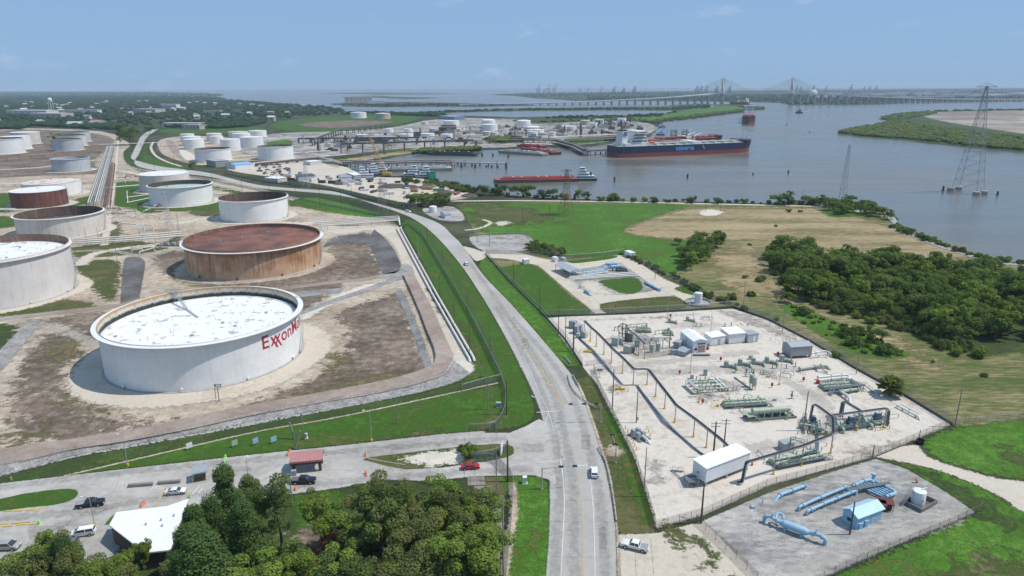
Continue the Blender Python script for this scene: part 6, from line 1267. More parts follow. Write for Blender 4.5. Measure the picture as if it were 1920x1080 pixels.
for lb,pts in(('dark cable trench from the cabinets to the gate',[(1085,634),(1110,656),(1132,680),(1150,706),(1160,718)]),('dark cable trench from the gate to the long white building',[(1195,727),(1230,770),(1265,810),(1300,842),(1325,858)])):
 C=[P(*p)for p in pts];o=C[0].copy();b=MB();[b.bar(a-o+Vector((0,0,.12)),c-o+Vector((0,0,.12)),.9,.22)for a,c in zip(C,C[1:])];t=thing('cable_trench',lb,'cable trench',o);b.obj('trench_cover',pmat('trench_grey',(.20,.20,.195),(.26,.255,.25),1,.8),t)
 b=MB();b.tube([c-o+Vector((0,0,.3))for c in C],.08,5);b.obj('conduit',M_galv,t)
fence('chain link fence on a black footing beside the road verge',[(910,477),(960,533),(1022,594),(1060,638),(1092,686)],2.0,3.0,wall=.7);fence('chain link fence from the gate down along the ditch to the near corner',[(1113,693),(1120,720),(1150,782),(1190,862),(1216,942),(1229,990)],2.2,3.2,mat=F_green)
fence('chain link fence on a black footing between pump yard and pipe pad',[(1022,594),(1110,592),(1200,588),(1290,583),(1375,577)],2.0,3.4,wall=.8);fence('chain link fence on a black footing between pump yard and meadow',[(1375,577),(1440,600),(1520,641),(1600,690),(1700,745),(1785,797)],2.0,3.2,wall=.8)
fence('near chain link fence between shell yard and grey gravel yard',[(1785,797),(1735,817),(1640,857),(1540,886),(1440,912),(1320,967),(1229,992)],2.0,3.0,mat=F_dim,post=M_rustst);fence('dark fence along the left side of the grey gravel yard',[(1305,980),(1330,1003),(1375,1045),(1420,1090)],2.0,3.0,mat=F_dim,post=M_rustst)
fence('long fence at the front of the grey gravel yard',[(1842,958),(1790,983),(1700,1020),(1620,1053),(1550,1085),(1500,1108)],2.0,3.0,mat=F_dim,post=M_rustst);fence('fence with weeds running right from the yard corner',[(1787,798),(1850,792),(1920,786),(1990,780)],2.0,3.2)
fence('fence around the back of the pipe pad with the canopy',[(912,476),(1000,478),(1060,485),(1130,480),(1170,474),(1195,490),(1240,515),(1310,550),(1375,576)],2.0,3.6,mat=F_green);fence('entrance gate fence with open leaf beside the driveway',[(1113,703),(1116,697),(1145,692)],2.0,2.5);fence('open entrance gate leaf behind the driveway',[(1098,687),(1118,684),(1143,685)],2.0,3.0,wall=0)
fence('low rail fence around the grey gravel pad by the road bend',[(880,446),(938,441),(988,442),(1002,463)],1.8,3.6)
for bx,by,ty,lb,kw in[(963,534,488,'wooden pole on the road fence beyond the pad lawn',{}),(1012,590,540,'wooden pole on the road fence at the pad corner',{}),(1047,628,572,'first wooden pole at the upper corner of the pump yard',{}),(1060,644,587,'second wooden pole at the upper corner of the pump yard',{}),(1075,660,605,'thick black pole beside the blue grey cabinets',dict(r=.3)),(1148,768,692,'tall dark pole beside the gate sign on the road fence',dict(r=.18)),(1193,793,720,'pole with conduit and box inside the yard near the road',dict(box=True)),(1337,858,790,'left black pole with frames behind the long white building',dict(r=.26,arm=2)),(1356,852,785,'right black pole with frames behind the long white building',dict(r=.2,arm=2)),(1314,982,906,'black leaning pole in front of the long white building',dict(r=.24)),
  (1506,808,732,'tall grey pole left of the big pumps',dict(r=.22,mat=M_pwood)),(1593,1003,938,'black pole before the blue building',dict(r=.2)),(1166,643,605,'left black pole at the wheel frame',dict(r=.22)),(1172,640,608,'right black pole at the wheel frame',dict(r=.22)),(1255,653,620,'dark pole between bus structure and metal building',dict(r=.2)),(1636,857,834,'short grey post at the fence junction',dict(r=.2,mat=M_pwood)),(1722,828,805,'post with a black tub at the yard corner',dict(r=.14,mat=M_pwood)),
  (1605,702,636,'slim pale pole on the meadow fence behind the manifolds',dict(mat=M_pwood)),(1467,622,568,'pale pole on the meadow fence behind the shelters',dict(mat=M_pwood)),(1790,800,727,'pole with white boxes at the far right yard corner',dict(mat=M_pwood,arm=1,r=.18)),(1207,932,838,'grey pole in the ditch before the near yard fence',dict(mat=M_pwood)),(1393,580,530,'pole behind the yard on the meadow side',dict(mat=M_pwood)),(1228,524,498,'brown pole by the pad track behind the blue pipe',{})]:
 pole(bx,by,ty,lb,**kw)
for bx,by,ty,lb in[(1294,700,638,'light mast in front of the roller door building'),(1461,722,668,'light mast between the valves in the middle of the yard'),(1310,755,700,'light mast below the square manifold'),(1298,623,574,'light mast behind the metal building'),(1332,625,583,'light mast behind the small white shelter'),(1251,598,555,'light mast at the far fence'),(1068,488,461,'light mast behind the grey canopy')]:
 pole(bx,by,ty,lb,r=.1,mat=M_galv,name='light_mast',cat='light pole',base=.35,lamp=False)
t=thing('gate_sign','grey sign board on a post at the pump yard gate','sign',P(1124,708));b=MB();b.cyl((0,0,0),.06,2.2,6);b.cyl((0,0,0),.4,.3,8);b.obj('post',M_galv,t);b=MB();b.box(-.9,.9,-.04,.04,2.2,3.2);b.obj('board',E_grey,t)
for a,c,lb in(((1058,671),(1070,684),'concrete barrier on the verge above the driveway'),((1074,706),(1083,724),'concrete barrier on the verge below the driveway')):
 p,q=P(*a),P(*c);t=MB();d=q-p;t.extr([(-.3,0),(-.3,.25),(-.12,.5),(-.1,.85),(.1,.85),(.12,.5),(.3,.25),(.3,0)],'y',0,d.length);t.obj('concrete_barrier',M_conc,None,loc=p,rz=math.atan2(d.y,d.x)-PI/2,label=lb,cat='barrier')
b=MB();b.lathe([(.9,0),(1.0,1.2),(.9,1.2),(.8,.3),(.01,.3)],14);b.obj('tub',M_black,None,40,loc=P(1725,832),label='black round tub at the corner of the shell yard',cat='tub')
q=random.Random(12);CL=[(1180,625),(1215,640),(1240,645),(1345,715),(1365,730),(1395,700),(1435,700),(1460,705),(1400,745),(1440,760),(1500,705),(1560,705),(1600,720),(1545,790),(1605,785),(1660,790),(1480,830),(1530,860),(1430,870),(1310,600),(1395,615),(1460,640),(1380,775),(1190,640)]
for i in range(72):
 c=CL[i%len(CL)];p=P(c[0]+q.uniform(-14,14),c[1]+q.uniform(-7,7));a=q.choice((.15,1.7,-.5));l=q.uniform(1,4);d=Vector((math.cos(a),math.sin(a),0))*l;z=q.uniform(.4,1.5)
 pipe_line('small_riser','%s small grey green pipe loop of the scattered yard pipework'%ordn(i),[p,p+Vector((0,0,z)),p+d+Vector((0,0,z)),p+d],q.uniform(.06,.14),q.choice((E_green,E_dgreen,E_grey,M_galv)),(.5,)if i%2 else(),0,'small yard pipework',nseg=6)
# ================================================================ GREY GRAVEL YARD with blue equipment
def blue_pipe(lb,pts,r=.5,fl=(.1,.5,.9),sup=6): return pipe_line('blue_pipe',lb,pts,r,E_blue,fl,sup,'blue pipes',supmat=E_blue)
blue_pipe('short blue pipe nearest the long white building',[W3(1451,941,-.3),W3(1461,934,.9),W3(1486,925,.9),W3(1510,916,.9)],.38,(.25,.6,.97));blue_pipe('upper one of the two long parallel blue pipes',[W3(1497,959,0),W3(1497,959,1.2),W3(1530,944,1.2),W3(1588,920,1.2),W3(1589,922,0)],.34,(.12,.45,.88))
blue_pipe('lower one of the two long parallel blue pipes',[W3(1512,967,0),W3(1512,967,1.2),W3(1550,950,1.2),W3(1604,928,1.2),W3(1605,930,0)],.34,(.12,.35,.6,.85));
t=thing('scraper_trap','blue horizontal vessel with arched ends at the left of the gravel yard','pressure vessel',P(1487,1000),R(-38));b=MB();b.tube([(-3.0,0,1.5),(-2.4,0,1.5),(-2.1,0,1.5),(2.4,0,1.5),(3.0,0,1.5)],[.45,.55,.85,.85,.45],16);b.obj('vessel',E_blue,t,40)
b=MB();b.tube(smooth_path([(-2.9,0,1.5),(-5.2,0,2.0),(-6.2,0,1.6),(-6.2,0,0)],1.0),.36,10);b.obj('inlet_pipe',E_blue,t,40);b=MB();b.tube(smooth_path([(2.9,0,1.5),(5.2,0,1.9),(6.4,0,1.5),(6.4,0,0)],1.1),.4,10);b.obj('outlet_pipe',E_blue,t,40)
for x in(-3.6,-5.8,3.8,5.6):b=MB();b.tube([(x-.15,0,1.72),(x+.15,0,1.74)],.6,12);b.obj('flange',E_blue,t,40)
for x in(-1.6,1.8):b=MB();b.box(x-.25,x+.25,-.8,.8,0,.9);b.obj('saddle',E_blue,t)
b=MB();b.tube(smooth_path([(-4.0,0,1.8),(-4.0,1.6,2.6),(-2.8,1.8,2.4),(-2.6,1.0,1.9)],.6),.28,8);b.obj('bypass_loop',E_blue,t,40)
for k,y in enumerate((-.0,)):valve(t,(-4.6,0,2.1),.8,E_blue,E_blue);valve(t,(4.4,0,2.1),.8,E_blue,E_blue)
blue_pipe('blue header pipe along the back of the blue manifold',[W3(1598,918,1.0),W3(1620,909,1.2),W3(1632,908,1.2),W3(1636,912,1.0)],.4,(.1,.6),4);blue_pipe('blue header pipe round the right side of the blue manifold',[W3(1636,908,1.0),W3(1662,920,1.0),W3(1681,931,1.0),W3(1660,938,1.0)],.4,(.1,.4,.9),4)
for k in range(5):a=Vector((1607+6*k,916-1.6*k));c=a+Vector((46-2*k,20-.4*k));blue_pipe('%s blue cross pipe from the left of the blue manifold'%ordn(k),[W3(a.x,a.y,.8),W3(c.x,c.y,.8)],.22,(.2,.5,.8),5)
b=MB();b.cyl((0,0,0),.5,1.0,12);b.cyl((0,0,1.0),.35,1.0,12);b.cyl((0,0,2.0),.55,.5,12);b.obj('blue_valve',E_blue,None,40,loc=P(1636,905),label='tall blue valve at the back corner of the blue manifold',cat='valve')
t=thing('grating_walkway','grey grating walkway across the blue manifold','walkway',P(1628,922),R(15));b=MB();b.box(-6,6,-.5,.5,1.5,1.58);b.obj('deck',E_dgrey,t);b=MB();railing(b,[(-6,.5,1.58),(6,.5,1.58)]);b.obj('railing',M_galv,t)
building('blue_building','light blue gabled metal building in the grey gravel yard',(1605,994),(1652,976),(1577,977),3.0,C_blue,C_blueroof,'gable',1.1,.35,doors=[('f',.62,.95,0,2.1,E_blue),('r',.5,.9,0,2.1,E_blue)],windows=[('l',.55,.9,1.1,.8),('f',.2,1.1,1.3,.6,E_blue)])
cabinet(1622,988,.9,.6,1.6,'blue electrical box on the front of the blue building',E_blue,R(19));cabinet(1612,992,1.1,.5,1.4,'blue panel box at the corner of the blue building',E_blue,R(19))
pc=pmat('maroon_paint',(.16,.035,.03),(.13,.03,.03),1,.6)
for x,y,lb in((1645,956,'left maroon roofed meter box behind the blue building'),(1659,954,'right maroon roofed meter box behind the blue building')):
 t=thing('meter_box',lb,'cabinet',P(x,y),R(-20));b=MB();b.box(-1.2,1.2,-.9,.9,.3,1.9);b.obj('housing',M_black,t);b=MB();b.box(-1.6,1.6,-1.3,1.3,1.904,2.05);b.obj('roof',pc,t)
 for sx in(-1,1):b=MB();b.box(sx*1.4-.06,sx*1.4+.06,-1.1,-1.0,0,1.9);b.obj('leg',M_black,t)
a0,rz0,L0,D0=frame3((1727,963),(1757,946),(1697,943));t=thing('containment_basin','grey concrete basin around the white tank in the gravel yard','basin',a0,rz0)
for(x0,x1,y0,y1)in((0,L0,0,.25),(0,L0,D0-.25,D0),(0,.25,.25,D0-.25),(L0-.25,L0,.25,D0-.25)):b=MB();b.box(x0,x1,y0,y1,0,1.1);b.obj('basin_wall',pmat('dark_concrete',(.19,.185,.18),(.15,.145,.14),1,.9),t)
b=MB();b.box(.25,L0-.25,.25,D0-.25,.02,.15);b.obj('basin_floor',pmat('rusty_water',(.16,.12,.06),(.12,.09,.05),1,.3),t)
cw=fit_tank(1710,1735,952,925);t=thing('white_tank','small white tank standing in the concrete basin','tank',cw[0]);t.scale=(.82,.82,.76);b=MB();b.lathe([(.01,.15),(1.75,.15),(1.75,4.6),(1.7,4.7),(.01,5.0)],32);b.obj('shell',M_wh,t,40);b=MB();b.tube(smooth_path([(.5,0,4.9),(.5,0,5.3),(2.2,.6,5.3)],.3),.12,6);b.obj('vent_pipe',M_wh,t,40)
b=MB();stairs(b,(-1.9,.3,4.6),(-5.2,-.8,.1),.9,16);b.obj('stair',M_galv,t)
for z,w in((3.2,.5),(2.4,.4),(2.2,1.0)):b=MB();b.box(-.3+z*.1,-.3+z*.1+w*.5,-1.80,-1.74,z,z+.22);b.obj('placard',M_dsteel,t)
b=MB();b.cyl((0,0,0),.1,1.4,8);b.box(-.5,.1,-.06,.06,0,.12);b.obj('blue_post',E_blue,None,loc=P(1429,946),label='thin blue riser post alone on the grey gravel',cat='post');b=MB();b.tube([(-.4,0,.4),(.4,0,.4)],.4,10);b.obj('blue_fitting',E_blue,None,40,loc=P(1411,953),label='small blue and white fitting lying on the grey gravel',cat='fitting')
b=MB();b.bar((-.4,0,1.2),(.4,.1,0),.5,.2);b.obj('orange_marker',MATS['orange_plastic'],None,loc=P(1718,906),label='orange marker at the weedy edge of the gravel yard',cat='marker')
# ================================================================ PIPE PAD with the canopy
a,rz,L,D=frame3((1069,522),(1092,519),(1057,506));t=thing('canopy','grey gabled canopy over the meter runs on the pipe pad','canopy',a,rz);r=MB();r.extr([(-.4,3.2),(L/2,4.6),(L+.4,3.2),(L+.4,3.35),(L/2,4.78),(-.4,3.35)],'y',-.5,D+.5);r.obj('roof',ribbed('pale_grey_roof',(.42,.44,.47),1,7.0),t)
for x,y in((.1,.1),(L-.1,.1),(.1,D-.1),(L-.1,D-.1),(.1,D/2),(L-.1,D/2)):b=MB();b.box(x-.1,x+.1,y-.1,y+.1,0,3.25);b.obj('post',M_galv,t)
for k in range(4):pipe_line('meter_run','%s blue grey meter run from the back beside the canopy'%ordn(k),[W3(1072,513+2.6*k,.8),W3(1100,510+2.6*k,.8),W3(1140,505+2.4*k,.8)],.3,E_white if k%2 else E_blue,(.2,.4,.6,.9),5,'meter runs')
for k in range(3):pipe_line('ground_pipe','%s long pale pipe in front of the meter runs'%('rear','middle','front')[k],[W3(1067+3*k,523+2.3*k,.1),W3(1068+3*k,522+2.3*k,.8),W3(1130,518+2.3*k,.8),W3(1186+5*k,513.5+3*k,.8)],.3,E_white,(.05,.3,.6,.95),6,'front pipes')
for k,(x,y)in enumerate(((1147,503),(1155,508))):
 t=thing('blue_vessel',('rear','front')[k]+' light blue filter vessel at the right of the pipe pad','vessel',P(x,y),R(5));b=MB();b.tube([(-3.2,0,2.4),(-2.8,0,2.4),(2.6,0,2.4),(3.0,0,2.4)],[.5,.85,.85,.5],14);b.obj('vessel',E_blue,t,40);b=MB();b.tube(smooth_path([(-3,0,2.4),(-4.4,0,2.0),(-5.6,0,.8)],.7),.35,8);b.obj('inlet_pipe',E_blue,t,40)
 for xx in(-1.8,0,1.8):b=MB();b.box(xx-.15,xx+.15,-.7,.7,0,1.8);b.obj('saddle',E_dgrey,t)
pipe_skid(1166,509,6,R(5),'dark valve skid right of the blue filter vessels',E_dgrey,rows=2,platform=False,big=.3)
blue_pipe('blue pipe lying across the right end of the pipe pad',[W3(1209,532,.8),W3(1220,538,.8),W3(1238,547,.8)],.55,(.1,.5,.95),5);blue_pipe('short blue hump of pipe at the near left of the pipe pad',[W3(1096,548,.1),W3(1098,549,1.0),W3(1104,552,1.0),W3(1107,555,.0)],.6,(),0);blue_pipe('blue stub with flange behind the short blue pipe hump',[W3(1087,541,0),W3(1087,541,1.8)],.35,(.6,),0)
building('white_shed','white shed with vents at the far corner of the pipe pad',(1182,485),(1191,484),(1174,480),3.0,C_white,C_roofw,'flat',over=.15,doors=[('f',.5,.8,0,2,M_galv)]);building('white_box','white equipment box left of the canopy',(1041,492),(1047,491),(1040,489),2.4,M_wh,M_wh,'flat',over=.05);building('white_box','grey topped cabinet behind the canopy',(1057,493),(1062,492),(1056,490),2.4,E_grey,E_blue,'flat',over=.05);building('white_box','white equipment box on the pad driveway',(983,496),(993,495),(982,493),2.4,M_wh,M_wh,'flat',over=.05)
cw=fit_tank(1302,1317,571,551);t=thing('white_tank','white upright tank in a ring wall at the corner of the pipe pad','tank',cw[0]);rr=cw[1];b=MB();b.lathe([(.01,.1),(rr,.1),(rr,cw[2]),(.01,cw[2]+.3)],28);b.obj('shell',M_wh,t,40);b=MB();b.tube(smooth_path([(-.6,0,cw[2]),(-2.2,-.4,cw[2]-.3),(-4.0,-1,.3)],.5),.22,8);b.obj('fill_pipe',M_wh,t,40);b=MB();b.lathe([(rr*3.4,0),(rr*3.4,.9),(rr*3.3,.9),(rr*3.3,0)],40);b.obj('ring_wall',M_conc,t)
b=MB();railing(b,[(-.8,-.8,cw[2]+.2),(.8,-.8,cw[2]+.2),(.8,.8,cw[2]+.2)],.8);b.obj('railing',M_galv,t);patch('tank_pad',[(cw[0].x+rr*3.3*math.cos(a),cw[0].y+rr*3.3*math.sin(a))for a in[k*PI/12 for k in range(24)]],G_ggrav,12,rag=.3,world=True)
b=MB();b.cyl((0,0,0),.15,1.4,8);b.obj('marker_post',M_rustst,None,loc=P(1154,577),label='short brown post on the pad lawn',cat='post')
for k,(x,y)in enumerate(((935,448),(945,447),(957,449),(970,446),(982,450),(925,455))):
 pipe_line('pad_riser','%s pipe riser from the left on the gravel pad by the road bend'%ordn(sorted([935,945,957,970,982,925]).index(x)),[W3(x-4,y,0),W3(x-4,y,1.2),W3(x+4,y-.6,1.2),W3(x+4,y-.6,0)],.22,E_yel if k in(0,3)else E_white,(.5,),0,'risers on the bend pad')
building('bend_shed','small grey hut on the gravel lot left of the green field',(835,410),(846,409),(832,405),3.0,C_white,E_grey,'gable',.8,.3);
t=thing('white_drum_tank','white tank and pipes on the gravel lot by the road bend','tank',P(812,398));b=MB();b.lathe([(.01,0),(3,0),(3,4),(2.8,4.6),(.01,5.2)],24);b.obj('shell',M_wh,t,40);b=MB();b.tube([(3,0,1),(9,-3,1)],.3,8);b.obj('pipe_body',E_white,t)
# ================================================================ VEHICLES
def paint(n,c,r=.3): return pmat(n,c,tuple(v*.93 for v in c),.5,r,spec=.6)
V_wh,V_bk,V_rd,V_sv,V_gy,V_bl=paint('car_white',(.74,.74,.74)),paint('car_black',(.012,.012,.014),.2),paint('car_red',(.42,.012,.02)),paint('car_silver',(.36,.34,.31)),paint('car_grey',(.12,.125,.13)),paint('car_blue',(.05,.08,.2))
V_ty=pmat('tyre',(.02,.02,.02),(.03,.03,.03),3,.9);V_rim=pmat('wheel_rim',(.45,.45,.46),(.35,.35,.36),3,.35,.6);V_lamp=pmat('headlamp',(.7,.7,.68),(.6,.6,.6),3,.2);V_tail=pmat('tail_lamp',(.4,.01,.01),(.35,.01,.01),3,.3)
VK={
 'sedan':(4.7,1.82,[(-2.35,.35),(-2.32,.85),(-2.0,1.0),(-1.0,1.02),(.9,.98),(1.9,.86),(2.3,.66),(2.35,.35)],(-1.75,-.95,.35,1.15,1.0,1.45),.33),
 'suv':(4.6,1.88,[(-2.3,.4),(-2.3,1.0),(-2.2,1.12),(.9,1.1),(1.9,1.0),(2.25,.8),(2.3,.4)],(-2.2,-1.9,.25,1.05,1.1,1.68),.37),
 'van':(5.0,1.98,[(-2.5,.4),(-2.5,1.1),(-2.4,1.2),(1.2,1.15),(2.1,1.0),(2.45,.8),(2.5,.4)],(-2.42,-2.2,.7,1.6,1.15,1.85),.36),
 'pickup':(5.8,2.0,[(-2.9,.5),(-2.9,1.15),(-1.1,1.18),(1.1,1.2),(2.5,1.15),(2.85,.95),(2.9,.5)],(-1.05,-.8,.6,1.2,1.18,1.88),.42)}
def vehicle(kind,px,py,rz,mat,label,simple=False,cover=False,group=None):
 L,Wd,low,(gb,gt,ht,hb,z0,z1),wr=VK[kind];t=thing({'sedan':'parked_car' if simple else 'car'}.get(kind,kind),label,'pickup' if kind=='pickup' else 'van' if kind=='van' else 'car',P(px,py)+Vector((0,0,.1)),rz,group);w=Wd/2
 b=MB();n=len(low);V=[(x,y*(w if i not in(0,n-1)else w*.96)*(1 if abs(x)<L*.42 else .92),z)for y in(-1,1)for i,(x,z)in enumerate(low)]
 b.add(V,[tuple(range(n)),tuple(range(2*n-1,n-1,-1))]+[(i,n+i,n+(i+1)%n,(i+1)%n)for i in range(n)]);b.obj('body',mat,t,35)
 g=MB();a,c=w*.93,w*.76;g.add([(gb,-a,z0-.02),(hb,-a,z0-.02),(hb,a,z0-.02),(gb,a,z0-.02),(gt,-c,z1-.08),(ht,-c,z1-.08),(ht,c,z1-.08),(gt,c,z1-.08)],[(4,5,6,7),(0,1,5,4),(1,2,6,5),(2,3,7,6),(3,0,4,7)]);g.obj('windows',M_glass,t)
 g=MB();g.add([(gt-.06,-c-.02,z1-.09),(ht+.05,-c-.02,z1-.09),(ht+.05,c+.02,z1-.09),(gt-.06,c+.02,z1-.09),(gt+.1,-c*.85,z1),(ht-.1,-c*.85,z1),(ht-.1,c*.85,z1),(gt+.1,c*.85,z1)],[(4,5,6,7),(0,1,5,4),(1,2,6,5),(2,3,7,6),(3,0,4,7)]);g.obj('roof',mat,t,30)
 if simple:
  b=MB();[b.tube([(x,y-.1,wr),(x,y+.1,wr)],wr,8)for x in(-L*.3,L*.31)for y in(-w+.1,w-.1)];tag(b.obj('wheels',V_ty,t),kind='stuff'); return t
 for s in(-1,1):
  b=MB();xm=(gt+ht)/2;b.bar((xm,s*a,z0-.02),(xm,s*c,z1-.08),.1,.06);b.bar((gb,s*a,z0-.02),(gt,s*c,z1-.08),.1,.06);b.bar((hb,s*a,z0-.02),(ht,s*c,z1-.08),.07,.06);b.obj('pillars',mat,t)
  for x in(-L*.3,L*.31):b=MB();b.tube([(x,s*(w-.22),wr),(x,s*(w+.01),wr)],wr,14);o=b.obj('wheel',V_ty,t,40);b=MB();b.tube([(x,s*(w-.02),wr),(x,s*(w+.03),wr)],wr*.6,10);b.obj('rim',V_rim,o,40)
  b=MB();b.box(L/2-.14,L/2-.0,s*w*.62-.2,s*w*.62+.2,.68,.86);b.obj('headlight',V_lamp,t);b=MB();b.box(-L/2-.02,-L/2+.1,s*w*.78-.12,s*w*.78+.12,.75,1.0);b.obj('tail_light',V_tail,t)
  b=MB();b.box(hb-.3,hb-.1,s*(w+.12)-.1,s*(w+.12)+.1,z0,z0+.16);b.obj('mirror',mat,t)
 b=MB();b.box(L/2-.1,L/2+.04,-w*.8,w*.8,.38,.6);b.obj('bumper',V_gy if kind!='pickup' else V_rim,t)
 if kind=='pickup':b=MB();b.box(-L/2+.12,gb-.12,-w+.14,w-.14,1.185,1.20);b.obj('bed_cover' if cover else 'bed',V_gy if cover else pmat('bed_grey',(.3,.31,.32),(.25,.26,.27),2,.6),t)
 return t
vehicle('suv',1114,890,R(86),V_wh,'white hatchback driving away on the road past the signals');vehicle('sedan',882,879,R(8),V_rd,'red car leaving on the entrance drive');vehicle('pickup',1190,1029,R(158),V_wh,'white pickup pulling out of the pale lot');vehicle('pickup',570,906,R(2),V_bk,'black pickup with covered bed under the red canopy',cover=True)
vehicle('pickup',171,949,R(14),V_bk,'black pickup with open bed in the entrance lot');vehicle('sedan',330,926,R(10),V_wh,'white sedan waiting at the grey gate booth');vehicle('van',156,1004,R(196),V_wh,'white van parked beside the white roofed building');vehicle('van',14,1030,R(4),V_sv,'silver minivan parked at the left edge');vehicle('suv',125,1026,R(190),V_gy,'dark car half hidden behind the white van')
vehicle('suv',874,497,R(105),V_wh,'white car far up the main road',True);vehicle('suv',765,398,R(-30),V_wh,'white car at the far road bend',True)
# ================================================================ GATE AREA
M_brick=pmat('brown_brick',(.13,.085,.07),(.10,.07,.06),3,.9,fine=20)
roofp=[(208,984),(221,961),(312,950),(351,937),(340,968),(318,1029),(272,1034)];W_=[P(x,y,4.4)for x,y in roofp];o=Vector((W_[6].x,W_[6].y,0));t=thing('gatehouse','dark brick building with a bright white flat roof','building',o)
b=MB();b.prism([(p-o)for p in W_],0,4.1);b.obj('wall',M_brick,t);cc=sum(((p-o)for p in W_),Vector())/7;b=MB();b.prism([cc+((p-o)-cc)*1.04 for p in W_],4.104,4.42);b.obj('roof',pmat('white_membrane',(.82,.82,.81),(.76,.76,.75),.3,.6,fine=3),t)
for q in((-1.5,6),(1.5,9),(4,12),(3,5)):b=MB();b.cyl((cc.x+q[0]*.8,cc.y+q[1]*.5-4,4.42),.18,.5,8);b.obj('roof_vent',M_galv,t)
a_,rz,L,D=frame3((549,888),(603,883),(547,873));t=thing('entrance_canopy','entrance canopy with a faded red metal roof','canopy',a_,rz);b=MB();b.extr([(-.6,3.0),(D/2,4.0),(D+.6,3.0),(D+.6,3.5),(D/2,4.3),(-.6,3.5)],'x',-.5,L+.5);b.obj('roof',C_red,t);b=MB();b.box(-.4,L+.4,-.55,-.4,2.5,3.2);b.box(-.4,L+.4,D+.4,D+.55,2.5,3.2);b.obj('fascia',pmat('maroon_trim',(.13,.05,.045),(.1,.04,.04),1,.7),t)
for x in(.3,L-.3):
 for y in(.2,D-.2):b=MB();b.cbox((x,y,0),.7,.7,2.9);b.obj('pillar',M_brick,t)
b=MB();b.cbox((.4,-1.0,0),1.2,.8,1.5);b.obj('reader_box',E_grey,t)
a_,rz,L,D=frame3((366,905),(386,901),(362,896));t=thing('gate_booth','grey roofed gate booth between the lanes','booth',a_,rz);b=MB();b.box(0,L,0,D,0,1.0);b.box(0,.25,0,D,1,2.4);b.box(L-.25,L,0,D,1,2.4);b.obj('wall',M_brick,t);b=MB();b.box(.1,L-.1,.1,D-.1,1.004,2.4);b.obj('windows',M_glass,t);b=MB();b.box(-.5,L+.5,-.5,D+.5,2.41,2.75);b.obj('roof',E_grey,t)
for x,y,l,lb in((264,912,5.6,'left long concrete planter in the parking lanes'),(317,907,5.2,'right long concrete planter in the parking lanes')):b=MB();b.box(-l/2,l/2,-.45,.45,0,.8,.08);b.obj('planter',pmat('weathered_concrete',(.24,.22,.19),(.18,.165,.145),1,.9,fine=5),None,loc=P(x,y),rz=R(8),label=lb,cat='planter')
M_or,M_lime=MATS['orange_plastic'],pmat('lime_plastic',(.28,.75,.05),(.24,.68,.05),1,.5)
def barrel(px,py,lb,m=None,h=1.05,z=0):
 t=thing('traffic_barrel',lb,'barrel',P(px,py)+Vector((0,0,z)));b=MB();b.lathe([(.01,0),(.38,0),(.38,.1),(.29,.12),(.27,.5),(.24,.52),(.22,.95),(.1,h),(.01,h)],12);b.obj('drum',m or M_or,t,40)
 for z_ in(.3,.68):b=MB();b.lathe([(.30-z_*.06,0),(.295-z_*.06,.14)],12,(0,0,z_));b.obj('stripe',G_wp,t)
G_wp=pmat('white_tape',(.75,.75,.73),(.7,.7,.68),2,.6)
for i,(x,y,w)in enumerate([(540,855,'far left of the red canopy'),(542,852,'beside the canopy lane behind'),(686,853,'on the far side of the sandy island'),(686,856,'nearest the sandy island tip'),(687,893,'on the near side drive, front'),(686,889,'on the near side drive, rear'),(554,920,'below the black pickup, left'),(556,918,'below the black pickup, right'),(266,951,'row at the white roof, first'),(269,948,'row at the white roof, second'),(272,945,'row at the white roof, third'),(544,849,'beside the canopy lane farthest')]):barrel(x,y,'orange barrel with white bands '+w)
for i,(x,y,w)in enumerate([(75,983,'alone in the left lot'),(420,868,'behind the tall pine, front'),(421,864,'behind the tall pine, middle'),(423,859,'behind the tall pine, rear'),(363,903,'at the gate booth'),(357,933,'by the white sedan')]):barrel(x,y,'lime green barrel '+w,M_lime)
for i,(x,y,r_)in enumerate([(14,960,3),(34,959,3),(56,958,4),(73,955,60),(5,984,12),(32,982,8),(48,980,4),(63,984,6),(15,988,8),(40,985,4)]):b=MB();b.box(-1.0,1.0,-.14,.14,0,.28,.03);b.obj('wheel_stop',E_yel,None,loc=P(x,y),rz=R(r_),label='%s yellow wheel stop in the left lot counted from the list of lanes'%ordn(i)if 0 else '%s yellow kerb block in the %s row of the left lot'%(ordn(i%4),('far','near','lower')[i//4]),cat='kerb block',group='yellow kerb blocks')
for x,y,c,lb in((356,843,M_wh,'leaning white sign on the lawn'),(441,838,E_green,'pale sign board left on the lawn'),(480,834,E_blue,'blue sign board in the middle of the lawn'),(514,831,E_blue,'blue sign board right on the lawn')):t=thing('sign_board',lb,'sign',P(x,y),R(50));b=MB();b.box(-.8,.8,-.04,.04,.5,2.0);b.obj('board',c,t);b=MB();b.box(-.7,-.6,.05,.12,0,2);b.box(.6,.7,.05,.12,0,2);b.obj('posts',M_pwood,t)
t=thing('sign_board','tall white sign panel on the sandy island','sign',P(941,852),R(80));b=MB();b.box(-1.6,1.6,-.06,.06,.5,3.2);b.obj('board',M_wh,t);b=MB();b.box(-1.3,-1.1,.07,.2,0,3);b.box(1.1,1.3,.07,.2,0,3);b.obj('posts',M_galv,t)
cabinet(984,906,.9,.9,1.7,'white topped utility box on the roadside grass',M_wh);cabinet(935,763,1.4,1.0,1.4,'grey utility box inside the fence corner',E_grey);cabinet(574,822,.7,.5,1.4,'small pale meter box on a post beside the lawn',M_wh)
for lb,(x,y),e,h in(('leaning broken wooden post on the lawn, left',(553,824),(-1.2,.4),5),('leaning broken wooden post on the lawn, right',(553,842),(1.6,.6),5)):b=MB();b.tube([(0,0,-.2),(e[0],e[1],h)],[.28,.24],7);b.obj('wooden_post',M_pwood,None,loc=P(x,y),label=lb,cat='post')
